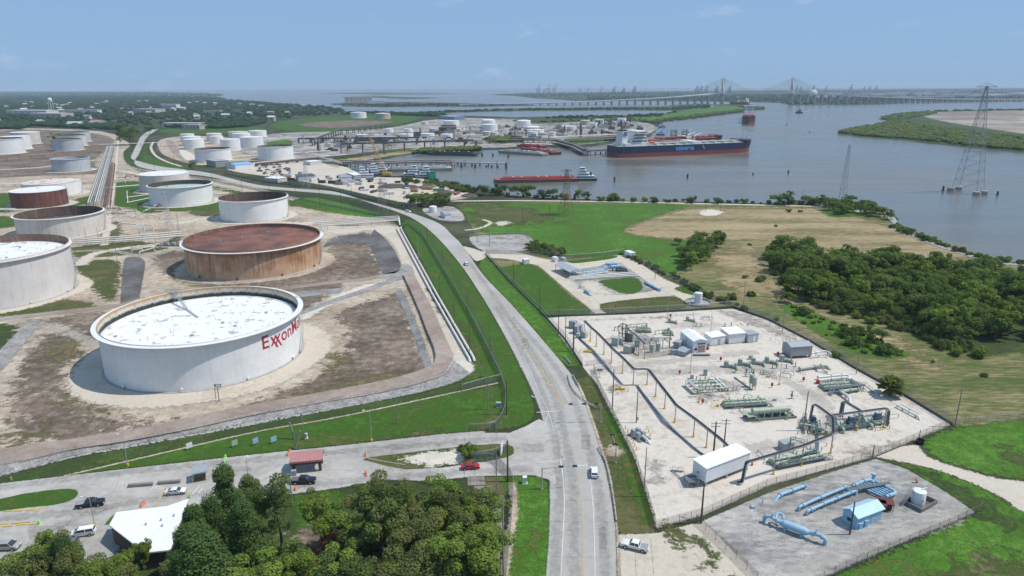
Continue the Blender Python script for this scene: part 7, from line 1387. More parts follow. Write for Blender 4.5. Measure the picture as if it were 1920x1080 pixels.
def signal(label,base,ty,tips,heads):
 p=P(*base);h=HGT(base[0],ty,p);t=thing('traffic_signal',label,'traffic light',p);b=MB();b.tube([(0,0,0),(0,0,h)],[.16,.11],8);b.cyl((0,0,0),.32,.3,8);b.obj('mast',M_galv,t)
 e=P(*tips)-p;b=MB();b.tube([(0,0,h-.3),(e.x*.5,e.y*.5,h),(e.x,e.y,h+.1)],[.1,.08,.05],6);b.obj('arm',M_galv,t)
 for k in heads:b=MB();x,y=e.x*k,e.y*k;b.box(x-.55,x+.55,y-.15,y+.15,h-.15,h+.28);o=b.obj('signal_head',M_black,t);b=MB();[b.tube([(x+d,y-.16,h+.07),(x+d,y-.2,h+.07)],.13,8)for d in(-.35,0,.35)];b.obj('lenses',V_gy,o)
signal('traffic signal mast beside the ditch with three heads over the road',(1126,792),757,(1068,793),(.98,.55,.15));signal('traffic signal mast on the near grass with two heads over the road',(1016,918),877,(1080,915),(.55,.95));signal('traffic signal mast with a short arm along the ditch',(1154,868),838,(1146,842),(.2,.9))
for lb,pts in(('guard rail along the ditch above the signal',[(1065,705),(1070,725),(1085,745),(1117,768)]),('guard rail along the ditch down to the pale lot',[(1121,842),(1136,870),(1146,912),(1152,950),(1156,980)])):
 C=resample(catmull([P(*p)for p in pts],5),16);o=C[0].copy();t=thing('guard_rail',lb,'guard rail',o);b=MB();[b.bar(a-o+Vector((0,0,.6)),c-o+Vector((0,0,.6)),.12,.36)for a,c in zip(C,C[1:])];b.obj('rail',pmat('weathered_rail',(.5,.48,.45),(.4,.37,.33),1,.6),t)
 for c in C:b=MB();b.cbox(c-o,.16,.16,.62);b.obj('post',M_pwood,t)
pm=MB();pm.box(-2.1,2.1,-.16,.16,0,.18);me=pm.mesh('plank',pmat('timber_mat',(.36,.31,.26),(.26,.22,.185),1.5,.9,fine=8,rnd=.35))
for i,(x,y,r_)in enumerate([(893,903,5),(905,922,0),(916,945,0),(921,965,-4),(925,990,-12),(922,1012,3),(918,1035,3),(917,1060,2),(915,1085,2)]):
 t=thing('timber_mat','%s timber mat counted from the entrance drive'%ordn(i),'timber mat',P(x,y)+Vector((0,0,.14)),R(r_),'timber mats beside the grove')
 for k in range(10):link('plank',me,t,(0,-1.8+k*.4,0))
fence('green chain link fence between tank farm and main road',[(765,420),(795,447),(850,540),(880,592),(905,640),(940,712),(949,745),(947,772)],2.4,3.2,mat=F_green);fence('curved green fence at the lawn corner',[(947,772),(940,790),(930,803),(918,807)],2.2,2.5,mat=F_green);fence('gate leaf at the end of the lawn',[(877,808),(905,807),(930,804)],2.0,2.6,mat=F_dim);fence('short green fence across the ditch',[(867,733),(912,720),(940,714)],2.2,3,mat=F_green)
fence('green fence along the grass strip by the timber mats',[(890,868),(925,864),(962,900),(962,930),(957,1000),(948,1090)],2.4,3.2,mat=F_green);fence('wire fence on the sandy island',[(887,862),(918,858),(945,850),(950,838)],2.0,2.6,mat=F_green);fence('fence along the far left side of the main road',[(760,418),(700,404),(600,384),(480,357),(380,336),(300,326)],2.2,6,mat=F_green);fence('fence between far road and construction yard',[(880,372),(800,385),(760,392),(700,376),(620,356),(500,342),(420,326)],2.2,6,mat=F_dim,wall=.6)
for i,(bx,by,ty)in enumerate([(802,451,421),(814,468,440),(830,494,462),(825,561,517),(852,611,560),(877,598,550),(881,664,600),(919,677,630)]):pole(bx,by,ty,'%s slim dark pole from the far end beside the farm fence'%ordn(i),r=.11,group='poles by the farm fence')
for bx,by,ty,lb,kw in[(785,492,442,'pale steel pole beside the twin pipelines',dict(mat=M_galv)),(950,778,713,'dark pole at the lawn fence corner',dict(r=.2)),(952,904,826,'black pole at the junction beside the sandy island',dict(r=.24)),(931,928,838,'grey pole at the end of the sandy island fence',dict(mat=M_pwood)),(915,768,690,'pale pole on the lawn near the fence corner',dict(mat=M_pwood)),(944,1080,930,'pale steel pole beside the timber mats',dict(mat=M_galv,r=.18)),(745,795,751,'pale grey pole in the middle of the lawn',dict(mat=M_pwood)),(571,824,779,'pole with meter box on the lawn',dict(mat=M_pwood,box=True)),(549,950,885,'pole between drive and lawn behind the slender pine',dict(mat=M_pwood))]:pole(bx,by,ty,lb,**kw)
for bx,by,ty,lb,r_ in[(240,874,815,'light pole on a yellow footing at the lot edge',160),(697,828,770,'light pole on a yellow footing on the lawn edge',180),(178,985,930,'light pole beside the black open pickup',180),(22,900,880,'short light pole at the far left lot edge',0)]:pole(bx,by,ty,lb,r=.09,mat=M_galv,lamp=True,base=.31,name='street_light',cat='street light',armdir=R(r_))
pole(470,930,862,'light pole among the trees by the gate booth',r=.09,mat=M_galv,lamp=True,name='street_light',cat='street light',armdir=R(100))
for i,(a,c,za,zc)in enumerate([((944,1080),(931,928),12,12),((931,928),(915,768),12,12),((915,768),(881,664),12,9),((881,664),(825,561),9,8),((825,561),(814,468),8,8)]):
 for k in(-.7,.7):
  p,q=P(*a)+Vector((k,0,za-.6)),P(*c)+Vector((k,0,zc-.6));b=MB();b.tube([(p.lerp(q,u)-Vector((0,0,4*u*(1-u)*.9))-p)for u in[j/10 for j in range(11)]],.03,3);b.obj('power_line',M_dsteel,None,loc=p,label='%s span of the %s power line counted from the timber mats'%(ordn(i),'left' if k<0 else 'right'),cat='power line',group='power lines')
# ================================================================ TANK FARM PIPES
PW=pmat('cream_pipe_paint',(.66,.63,.58),(.56,.52,.47),.4,.5,streak=((.4,.3,.22),.4))
for k,(a,c)in enumerate((((745,432),(880,676)),((752,431),(888,674)))):pipe_line('pipeline',('left','right')[k]+' one of the twin white pipelines beside the farm fence',[W3(a[0],a[1]-2,1.2),W3(*a,.7),W3((a[0]+c[0])/2-2,(a[1]+c[1])/2,.7),W3(*c,.7),W3(c[0]+2,c[1]+4,0)],.5,PW,(),12,'twin pipelines')
for k in range(4):pipe_line('rack_pipe','%s elevated pipe of the rack behind the rust brown tank, from the front'%ordn(k),[W3(600-6*k,432-3*k,3.2),W3(660,428-3*k,3.2),W3(748,421-2.5*k,3.2),W3(750,424-2.2*k,.6)],.32 if k else .45,PW,(),9,'rack pipes right of the rust tank')
for k in range(3):pipe_line('rack_pipe','%s elevated white pipe left of the rust brown tank, from the front'%ordn(k),[W3(110,466-3.5*k,2.6),W3(230,459-4*k,2.6),W3(350,449-4*k,2.6)],.42,PW,(),10,'rack pipes left of the rust tank')
for k,x in enumerate((262,272,289)):pipe_line('pipe_riser','%s tall white pipe loop on the dike behind the rust brown tank'%ordn(k),[W3(x,442,0),W3(x,442,7),W3(x-8-14*k,440,7),W3(x-30-14*k,436,6.6)],.35,PW,(.4,),0)
def rack(lb,a,c,n,w,h,step,npipe,z2=0,mat=None):
 p,q=P(*a),P(*c);d=q-p;L=d.length;t=thing('pipe_rack',lb,'pipe rack',p,math.atan2(d.y,d.x))
 for i in range(int(L/step)+1):
  b=MB();x=i*step;e=.15 if mat is not M_dsteel else .6;b.box(x-e,x+e,-w/2,-w/2+2*e,0,h);b.box(x-e,x+e,w/2-2*e,w/2,0,h);b.box(x-e-.03,x+e+.03,-w/2,w/2,h,h+.3)
  if i<300:b.obj('bent',M_galv if not mat else mat,t)
 if mat is M_dsteel:b=MB();b.box(0,L,-w*.3,w*.3,h+.31,h+2.6);b.obj('gallery',mat,t)
 for k in range(npipe):b=MB();y=-w/2+.5+k*(w-1)/max(1,npipe-1);b.tube([(0,y,h+.55),(L,y,h+.55)],.16+.12*((k*7)%3),8);b.obj('pipe_body',[PW,PW,E_white,M_galv][k%4]if not mat else mat,t,40)
 return t
rack('long white pipe rack with cross bents running away through the tank farm',(178,392),(208,280),0,9,5,7,6);rack('narrower pipe rack beside the long white one',(202,392),(213,310),0,4,3,8,3,mat=M_rustst);rack('pipe bridge over the far road',(188,279),(302,275),0,5,6,14,5);rack('dark pipe rack across the far left tanks',(-60,306),(190,288),0,7,3,14,5,mat=M_rustst)
rack('low pipe rack left of the red tank',(-40,352),(165,345),0,4,2,10,3);rack('pipe rack behind the black streaked tank',(200,357),(262,352),0,3,2,8,3);rack('low pipes in front of the white brown tank',(-40,400),(28,398),0,4,2,10,3)
q=random.Random(9)
for i in range(26):
 x,y=q.uniform(195,300),q.uniform(388,412);a=q.choice((0,0,1.5));p=P(x,y);L=q.uniform(4,12);d=Vector((math.cos(a),math.sin(a),0))*L;z=q.uniform(.8,2.4)
 pipe_line('manifold_pipe','%s pipe of the tangled manifold beside the long pipe rack'%ordn(i),[p,p+Vector((0,0,z)),p+d+Vector((0,0,z)),p+d],q.uniform(.18,.34),q.choice((PW,PW,M_rustst)),(),0,'tangled manifold')
for i in range(10):
 x,y=215+q.uniform(0,40),q.uniform(318,345);p=P(x,y);L=q.uniform(6,14);z=q.uniform(1,3)
 pipe_line('manifold_pipe','%s pipe of the manifold near the far road bend'%ordn(i),[p,p+Vector((0,0,z)),p+Vector((L,0,z)),p+Vector((L,0,0))],q.uniform(.25,.4),q.choice((PW,M_rustst)),(),0,'bend manifold')
for k,(a,c)in enumerate((((237,382),(285,372)),((238,360),(240,382)),((237,372),(282,366)),((398,356),(440,358)),((398,366),(430,364)))):pipe_line('tank_pipe','%s white ground pipe around the black streaked tank'%ordn(k),[W3(*a,.8),W3(*c,.8)],.4,PW,(),9,'ground pipes of the middle tanks')
for k,(a,c)in enumerate((((245,470),(300,462)),((248,474),(268,472)),((262,478),(290,470)))):pipe_line('tank_pipe','%s white pipe loop left of the rust brown tank'%ordn(k),[W3(*a,0),W3(*a,1.8),W3(*c,1.8),W3(*c,0)],.3,PW,(.5,),0,'loops left of the rust tank')
t=thing('pump_set','low dark pump set behind the rust brown tank','pump',P(320,461));b=MB();b.box(-8,8,-2,2,0,.6);b.obj('base_plate',M_dsteel,t);b=MB();[b.box(x-1,x+1,-1,1,.61,2.2,.1)for x in(-6,-2,2,6)];tag(b.obj('pumps',E_grey,t),kind='stuff')
for i,(bx,by,ty)in enumerate([(220,488,444),(162,448,426),(185,450,425),(250,478,449),(213,400,340),(335,432,390),(123,350,330),(155,335,305),(55,312,296),(122,340,322)]):pole(bx,by,ty,'%s grey pole among the left tanks, from the list front to back'%ordn(i)if 0 else '%s slim grey pole standing between the left tanks'%ordn(i),r=.14,mat=M_pwood,group='poles between the tanks')
for i,(bx,by,ty)in enumerate([(400,355,322),(455,362,330),(505,362,325),(555,371,335),(600,380,340),(640,388,350),(520,345,318),(575,352,322),(660,372,340),(732,394,362),(770,396,360),(290,318,285),(270,300,270),(275,285,258),(328,312,285)]):pole(bx,by,ty,'%s dark pole along the far stretch of the road, counted from the bend'%ordn(i),r=.15,group='poles along the far road')
for i,(bx,by,ty)in enumerate([(1003,377,361),(1085,378,362),(1150,380,363),(1184,381,363),(1298,384,364),(1390,385,366),(1502,388,355),(980,410,385),(1030,402,380),(1323,397,378),(1350,398,380),(883,430,410),(895,455,430),(918,462,438),(905,432,420)]):pole(bx,by,ty,'%s thin dark pole from the left along shell road and green field'%ordn(i),r=.13,group='poles along the shell road')
# ================================================================ RIVER, SHIPS, HARBOUR
V3=Vector;Z= lambda z:V3((0,0,z))
S_navy,S_boot,S_mar,S_deck,S_wht,S_redd,S_steel,S_grn,S_bl=[pmat(n,c,tuple(v*.8 for v in c),.08,.6,streak=((.2,.13,.1),.35,(.3,.3,.05)))for n,c in(('navy_hull',(.016,.027,.075)),('red_antifouling',(.26,.05,.045)),('maroon_hull',(.10,.03,.028)),('pale_deck',(.42,.43,.40)),('ship_white',(.76,.76,.74)),('red_deck',(.42,.07,.06)),('barge_steel',(.24,.25,.25)),('barge_green',(.035,.06,.05)),('towboat_blue',(.13,.22,.36)))]
def hull(b,L,B,z0,z1,bow=.18,stern=.06,flare=.0,n=14):
 st=[]
 for i in range(n+1):
  u=i/n;x=u*L;w=B/2
  if u>1-bow:w*=max(.02,1-((u-1+bow)/bow)**2.2)
  if u<stern:w*=.78+.22*u/stern
  st.append((x,w))
 V=[]
 for x,w in st:k=max(0,(x/L-(1-bow))/bow);V+=[(x,-w*(1-.25*k),z0),(x+flare*k,-w,z1),(x+flare*k,w,z1),(x,w*(1-.25*k),z0)]
 m=len(st);b.add(V,[(4*i+j,4*i+(j+1)%4,4*i+4+(j+1)%4,4*i+4+j)for i in range(m-1)for j in range(4)]+[(0,1,2,3),(4*m-4,4*m-3,4*m-2,4*m-1)]); return b
def ship(label,stern,bow,B,fb,hm,dm,bootz=4.0,name='tanker',house=True,hh=24,text=None,boot=None,draft=-2.5):
 a,c=P(*stern,-1.2),P(*bow,-1.2);d=c-a;L=d.length;t=thing(name,label,'ship',(a.x,a.y,-1.2),math.atan2(d.y,d.x))
 b=MB();hull(b,L,B,draft,bootz,.16);b.obj('boot_top',boot or S_boot,t,30);b=MB();hull(b,L,B*1.002,bootz+.01,fb,.16,flare=L*.012);b.obj('hull',hm,t,30);b=MB();hull(b,L*.995,B*.97,fb+.02,fb+.25,.16);b.obj('deck',dm,t)
 b=MB();hull(b,L*.1,B*.96,fb+.3,fb+3,.9);b.obj('forecastle',hm,t,loc=(L*.9,0,0))
 for y in(-.22,0,.22):b=MB();b.tube([(L*.24,y*B*.5,fb+1.8),(L*.9,y*B*.5,fb+1.8)],.7,6);b.obj('deck_pipe',dm,t)
 for k in range(9):b=MB();b.box(L*(.26+.07*k),L*(.26+.07*k)+1,-B*.36,B*.36,fb+.26,fb+2.4);b.obj('deck_frame',dm,t)
 b=MB();b.box(L*.52,L*.58,-B*.4,B*.4,fb+.3,fb+3.4);b.obj('manifold',S_wht,t)
 for y in(-.2,.2):b=MB();b.tube([(L*.55,y*B,fb),(L*.55,y*B,fb+11),(L*.6,y*B,fb+14)],[1,.8,.4],6);b.obj('hose_crane',S_wht,t)
 b=MB();b.tube([(L*.95,0,fb),(L*.95,0,fb+16)],[.9,.5],6);b.box(L*.95-.6,L*.95+.6,-2.5,2.5,fb+11,fb+12);b.obj('foremast',S_wht,t)
 if house:
  for k,(x0,x1,w,z0,z1)in enumerate([(.05,.22,.8,0,4),(.09,.20,.74,4,8),(.10,.195,.7,8,12),(.105,.19,.66,12,16),(.12,.185,.95,16,19.5)]):
   s=hh/22;b=MB();b.box(L*x0,L*x1,-B*w/2,B*w/2,fb+z0*s+.02*k,fb+z1*s);o=b.obj('deckhouse',S_wht,t)
   if k:b=MB();b.box(L*x1,L*x1+.15,-B*w*.44,B*w*.44,fb+z0*s+1.6,fb+z1*s-.8);b.obj('windows',M_glass,o);b=MB();b.box(L*x0+1,L*x1-1,-B*w/2-.15,-B*w/2,fb+z0*s+1.7,fb+z1*s-1);b.obj('windows',M_glass,o)
  b=MB();b.box(L*.04,L*.085,-B*.22,B*.22,fb+.3,fb+hh*.88,.8);o=b.obj('funnel',S_wht,t);b=MB();b.box(L*.045,L*.08,-B*.15,B*.15,fb+hh*.88,fb+hh*.95);b.obj('funnel_top',M_black,o);b=MB();b.add([(L*.05,-B*.222,fb+hh*.6),(L*.075,-B*.222,fb+hh*.6),(L*.075,-B*.22,fb+hh*.85),(L*.05,-B*.22,fb+hh*.85)],[(0,1,2,3)]);b.obj('funnel_mark',S_bl,o)
  b=MB();b.tube([(L*.15,0,fb+hh*.85),(L*.15,0,fb+hh*1.25)],.6,6);b.bar((L*.15,-4,fb+hh*1.1),(L*.15,4,fb+hh*1.1),.5);b.obj('radar_mast',S_wht,t)
  for y in(-.47,.47):b=MB();b.tube([(L*.2,y*B,fb+5),(L*.235,y*B,fb+5)],1.4,8);b.obj('lifeboat',MATS['orange_plastic'],t)
 if text:
  me=text_mesh(text,9,.25);yy=-B/2*1.002-.06
  for v in me.vertices:v.co=V3((v.co.x+L*.45,yy,v.co.y+(bootz+fb)/2))
  me.materials.clear();me.materials.append(pmat('ship_lettering',(.10,.35,.75),(.1,.33,.7),1,.5));link('lettering',me,t)
  b=MB();x0,z0=L*.45+31,(bootz+fb)/2;b.add([(x0,yy,z0-3),(x0+1.6,yy,z0-3),(x0-1,yy,z0+3),(x0-3,yy,z0+3)],[(0,1,2,3)]);b.obj('emblem',MATS['ship_lettering'],t)
 return t
ship('long dark blue tanker with red waterline and white deckhouse lying at the pier',(1148,294),(1404,283),40,14.5,S_navy,S_deck,5.5,text='minerva',hh=22);ship('maroon tanker lying behind the dark blue one',(1190,273),(1352,266),32,9,S_mar,S_redd,3,hh=16,house=False);ship('red hulled ship sailing towards the camera on the river',(1403.4,222),(1403,233),32,16,S_mar,S_redd,4,hh=24);ship('far dark ship moored beside the bridge tower',(1404,196.5),(1368,196),28,12,S_mar,S_redd,3,hh=18)
def barge(label,a_,c_,B,fb,hm,dm,hopper=False,name='barge'):
 a,c=P(*a_,-1.2),P(*c_,-1.2);d=c-a;L=d.length;t=thing(name,label,'barge',(a.x,a.y,-1.2),math.atan2(d.y,d.x));b=MB();b.extr([(0,.6),(6,-1),(L-6,-1),(L,.8),(L,fb),(0,fb)],'y',-B/2,B/2);b.obj('hull',hm,t);b=MB();b.box(.6,L-.6,-B/2+.5,B/2-.5,fb+.01,fb+.15);b.obj('deck',dm,t)
 b=MB();b.box(L*.08,L*.92,-B*.3,B*.3,fb+.16,fb+1.3);b.obj('trunk',dm if not hopper else M_black,t)
 for k in range(8):b=MB();x=L*(.12+.1*k);b.box(x,x+1.2,-B*.12,B*.12,fb+1.31,fb+2.2);b.obj('hatch',S_wht if k%3 else S_redd,t)
 for y in(-.2,.2):b=MB();b.tube([(L*.1,y*B,fb+1.7),(L*.9,y*B,fb+1.7)],.3,6);b.obj('deck_pipe',dm,t)
def towboat(label,px,py,rz,c=None,s=1.0):
 t=thing('towboat',label,'boat',P(px,py,-1.2),rz);t.scale=(s,s,s);b=MB();hull(b,24,9,-.5,1.8,.12);b.obj('hull',M_black,t)
 for x0,x1,w,z0,z1 in((3,19,7.4,1.82,4.6),(8,18,6.2,4.62,7.2),(10.5,17,5.2,7.22,9.8),(12,16.5,4.4,9.82,12.4)):
  b=MB();b.box(x0,x1,-w/2,w/2,z0,z1);o=b.obj('deckhouse',c or S_wht,t);b=MB();b.box(x0+.5,x1+.06,-w/2-.06,w/2+.06,z0+1.1,z1-.5);b.obj('windows',M_glass if z0>9 else S_bl,o);b=MB();b.box(x0-.3,x1+.4,-w/2-.3,w/2+.3,z1+.004,z1+.15);b.obj('deck_edge',S_wht,o)
 b=MB();b.tube([(14,0,12.4),(14,0,16)],.15,5);b.obj('mast',S_wht,t)
 for y in(-2,2):b=MB();b.cyl((6,y,4.6),.6,3.2,8);b.obj('stack',M_black,t)
 b=MB();b.box(23.2,24,-3,3,1.8,4);b.obj('push_knee',M_black,t)
a,c=P(927,341),P(1083,338)
barge('long red decked barge pushed by a white towboat',(927,342),(1082,339),16,3.2,pmat('barge_brown',(.10,.06,.055),(.14,.09,.08),.2,.8),S_redd);towboat('white towboat pushing the red barge',1119,338,R(180),None,1.05)
for i,a in enumerate([('grey white tank barge at the middle dock',(718,322),(847,319),S_steel,S_deck),('dark green coal barge under the loader',(805,290),(894,292),S_grn,S_grn),('pale grey barge beside the red barges',(941,286),(1022,292),S_steel,S_deck),('nearer red barge at the pier root',(985,281),(1044,290),S_mar,S_redd),('farther red barge at the pier root',(975,275),(1020,278),S_mar,S_redd),('blue grey barge at the far terminal berth',(1238,254),(1246,243),S_steel,S_bl),('small barge beyond the blue grey one',(1241,240),(1244,236),S_steel,S_bl)]):barge(a[0],a[1],a[2],16,3.4,a[3],a[4],i==1)
for i,a in enumerate([('first blue and white towboat moored at the yard',676,330,20),('second blue and white towboat moored at the yard',692,327,15),('third blue and white towboat moored at the yard',705,334,200),('towboat right of the yellow crane',752,333,5),('farther towboat right of the yellow crane',774,335,8)]):towboat(a[0],a[1],a[2],R(a[3]),S_wht)
towboat('small tug running with a white wake on the river',1492,212,R(-60),S_mar,1.1);strip('boat_wake',[(1492,211.5),(1505,209),(1525,206)],9,gmat('wake_foam',[(.3,(.5,.5,.5)),(.7,(.6,.6,.6))],.05,.2,1,.6,.3,alpha=.6,hstr=0),1,rag=4,z=-1.15)
for i,(x,y,ty)in enumerate([(904,293,285),(924,293,286),(953,296,287),(891,315,305),(949,317,303),(865,314,303),(912,313,308),(922,314,308),(933,315,309),(1152,340,329),(1289,334,324),(1412,327,322),(1478,324,317),(1768,358,346),(1870,366,356),(1518,249,245),(1475,234,230)]):
 p=P(x,y,-1.2);h=HGT(x,ty,p);t=thing('mooring_dolphin','%s dark pile cluster in the water, listed along the river from the dock'%ordn(i)if 0 else '%s dark timber pile cluster of the %s'%(ordn(i if i<9 else i-9),'inner harbour' if i<9 else 'open river'),'dolphin',p,0,'pile clusters')
 for a in range(5):b=MB();r_=.9 if i<9 else .5;b.tube([(r_*1.3*math.cos(a*1.256),r_*1.3*math.sin(a*1.256),-1),(r_*.7*math.cos(a*1.256),r_*.7*math.sin(a*1.256),h)],.45,6);b.obj('pile',M_wood,t)
def pier(lb,pts,w,h,step=9,npipe=6,mat=None):
 C=resample([P(*p,-1.2)for p in pts],max(3,int(sum((P(*a)-P(*b)).length for a,b in zip(pts,pts[1:]))/step)));o=C[0].copy();t=thing('pier',lb,'pier',o);b=MB()
 for a,c in zip(C,C[1:]):b.bar(a-o+Z(h),c-o+Z(h),w,.8)
 b.obj('deck',mat or M_conc,t)
 for i,c in enumerate(C):
  d=C[min(i+1,len(C)-1)]-C[max(0,i-1)];n=V3((-d.y,d.x,0)).normalized()*w*.42;b=MB();[b.tube([c-o+n*s+Z(-3),c-o+n*s+Z(h-.4)],.5,6)for s in(-1,1)];b.obj('pile_bent',M_wood,t)
  if i%2==0:b=MB();b.bar(c-o+n+Z(h),c-o+n+Z(h+3.2),.3);b.bar(c-o-n+Z(h),c-o-n+Z(h+3.2),.3);b.bar(c-o+n+Z(h+3.2),c-o-n+Z(h+3.2),.3);b.obj('pipe_bent',M_rustst,t)
 for k in range(npipe):
  b=MB();pts_=[]
  for i,c in enumerate(C):d=C[min(i+1,len(C)-1)]-C[max(0,i-1)];n=V3((-d.y,d.x,0)).normalized()*w*(.36-.72*k/max(1,npipe-1));pts_.append(c-o+n+Z(h+1.0+2.4*(k%2)))
  b.tube(pts_,.55,6);b.obj('pipe_body',[PW,M_rustst,M_dsteel][k%3],t,40)
pier('angled pipe pier leading to the dark blue tanker',[(960,268),(1040,270),(1080,282),(1098,292),(1150,288)],11,5);pier('inner pipe pier behind the angled one',[(1060,268),(1130,266),(1200,262)],10,5);pier('berth pier behind the dark blue tanker',[(1150,279),(1240,276),(1300,272)],12,6);pier('middle dock pier with pipes behind the white barge',[(640,312),(720,314),(800,311),(850,313)],9,4);pier('low finger pier with dark rails',[(845,308),(890,311),(948,312)],3,3,npipe=1)
for i,(x,y)in enumerate(((1262,270),(1283,269),(1165,275),(1200,274))):
 t=thing('loading_arm_tower','%s brown loading tower from the left on the tanker berth'%ordn([2,3,0,1][i]),'loading tower',P(x,y));b=MB()
 for sx in(-4,4):
  for sy in(-4,4):b.bar((sx,sy,4),(sx,sy,22),.7)
 for z in(9,14,19,22):b.bar((-4,-4,z),(4,-4,z),.5);b.bar((-4,4,z),(4,4,z),.5);b.bar((-4,-4,z),(-4,4,z),.5);b.bar((4,-4,z),(4,4,z),.5);b.bar((-4,-4,z-4),(4,-4,z),.35)
 b.obj('frame',M_rustst,t);b=MB();b.box(-4,4,-4,4,14.3,14.6);b.obj('deck',M_dsteel,t)
rack('dark conveyor trestle crossing behind the inner harbour',(640,288),(888,280),0,5,12,30,3,mat=M_dsteel);rack('long dark pipe trestle in front of the terminal tanks',(560,268),(800,266),0,8,6,20,6,mat=M_dsteel);rack('curved dark conveyor rising to the terminal',(588,274),(640,252),0,5,9,25,3,mat=M_dsteel);rack('conveyor running back from its junction tower',(640,252),(730,240),0,5,7,25,3,mat=M_dsteel);rack('dark rail embankment along the harbour field',(480,312),(730,288),0,5,1.2,14,2,mat=M_dsteel);rack('stair shaped pipe bridge down to the dock',(560,290),(640,314),0,5,5,12,4)
rack('pipe rack across the terminal front',(820,272),(1040,266),0,8,5,18,6,mat=M_rustst);rack('pipe rack on the river side of the terminal',(1020,262),(1170,256),0,8,4,18,5);rack('low pipe lines on the shell yard of the far tanks',(380,300),(620,285),0,6,1.5,16,4);rack('pipe alley behind the terminal front tanks',(690,255),(900,250),0,8,4,22,6,mat=M_rustst)
q=random.Random(21)
for i,p in enumerate(inpoly(280,[(560,268),(700,258),(820,246),(900,240),(1000,238),(1180,228),(1215,246),(1150,258),(1000,268),(800,276),(600,288)],31,9)):
 k=q.random();z=q.uniform(3,10);w,d=q.uniform(6,26),q.uniform(3,8);m_=q.choice((M_rustst,M_galv,M_dsteel,M_dsteel,PW,PW,M_conc));b=MB()
 if k<.45:b.box(-w/2,w/2,-d/2,d/2,0,z*.6);b.box(-w*.3,w*.1,-d*.3,d*.3,z*.6,z);nm='process_unit'
 elif k<.8:
  b.bar((-w/2,0,0),(-w/2,0,z),.5);b.bar((w/2,0,0),(w/2,0,z),.5);b.bar((-w/2,0,z),(w/2,0,z),.7);b.bar((-w/2,1.4,z*.7),(w/2,1.4,z*.7),.6);b.bar((0,0,0),(0,1.4,z),.5);nm='pipework'
 else:b.cyl((0,0,0),q.uniform(1,2.2),z*1.6,10);b.bar((0,0,z),(3,0,z),.4);b.bar((3,0,0),(3,0,z),.4);nm='process_column'
 b.obj(nm,m_,None,loc=p,rz=q.choice((0,.12,1.6)),label='small weathered %s in the crowd of equipment between the terminal tanks'%nm.replace('_',' '),cat='equipment',group='terminal equipment, '+nm.replace('_',' '))
pc=P(724,331);tip=ray(690,252);k=math.hypot(pc.x,pc.y)/math.hypot(tip.x,tip.y)*.99;tp_=V3((tip.x*k,tip.y*k,CAMH+tip.z*k));E_cr=pmat('crane_yellow',(.6,.38,.08),(.5,.32,.07),.5,.6)
def lattice(b,a,c,w0,w1,n,r):
 a,c=V3(a),V3(c);d=(c-a).normalized();u=d.cross(V3((0,1,0.01)));u.normalize();v=d.cross(u);pr=None
 for i in range(n+1):
  p=a.lerp(c,i/n);w=(w0+(w1-w0)*i/n)/2;qd=[p+u*w+v*w,p-u*w+v*w,p-u*w-v*w,p+u*w-v*w]
  for j in range(4):
   b.bar(qd[j],qd[(j+1)%4],r*.6)
   if pr:b.bar(pr[j],qd[j],r);b.bar(pr[j],qd[(j+1)%4],r*.6)
  pr=qd
t=thing('crawler_crane','yellow lattice boom crawler crane in the harbour yard','crane',pc);b=MB();lattice(b,(0,0,3),tp_-pc,3.0,1.5,16,.17);b.obj('boom',E_cr,t);b=MB();b.box(-4,6,-2.4,2.4,1.6,4.6,.2);b.obj('cab',E_cr,t);b=MB();b.box(-4,4,-3.2,-2,0,1.5);b.box(-4,4,2,3.2,0,1.5);b.obj('tracks',M_dsteel,t);b=MB();b.bar((5,0,4.5),(7,0,13),.5);b.bar((7,0,13),tp_-pc,.18);b.obj('stay',M_dsteel,t)
yard=[((432,312),'white'),((440,316),0)]
for i,p in enumerate(inpoly(46,[(482,309),(520,308),(545,318),(552,330),(520,330),(485,326)],41,4)):vehicle(('suv','sedan','pickup')[i%3],0,0,q.uniform(0,6),(V_wh,V_gy,V_rd,V_bl,V_sv,V_bk)[i%6],'parked %s vehicle in the crowded yard lot by the far road'%('white','grey','red','blue','silver','black')[i%6],True,group='cars in the yard lot, '+('white','grey','red','blue','silver','black')[i%6]).location=p+Z(.1)
CT=[pmat('container_%s'%n,c,tuple(v*.8 for v in c),.6,.7)for n,c in(('white',(.62,.61,.58)),('red',(.28,.09,.07)),('orange',(.42,.2,.09)),('green',(.16,.26,.15)),('blue',(.18,.26,.36)),('dark',(.07,.065,.06)))]
for i,p in enumerate(inpoly(52,[(500,332),(560,326),(640,330),(720,340),(790,345),(845,356),(865,370),(790,372),(700,362),(600,345),(520,336)],43,8)):
 j=(0,5,0,5,2,0,5,4,0,5,1,0,3)[i%13];l=q.uniform(3,11);b=MB();b.box(-l/2,l/2,-1.3,1.3,.15,q.uniform(1.6,3));b.box(-l/2+.3,-l/2+.8,-1.25,1.25,0,.15);b.box(l/2-.8,l/2-.3,-1.25,1.25,0,.15);b.obj('site_container',CT[j],None,loc=p,rz=q.choice((.3,-.25,1.3,.1)),label='%s site container or skip standing on the harbour yard'%('white','red','orange','green','blue','dark')[j],cat='container',group='yard containers, '+('white','red','orange','green','blue','dark')[j])
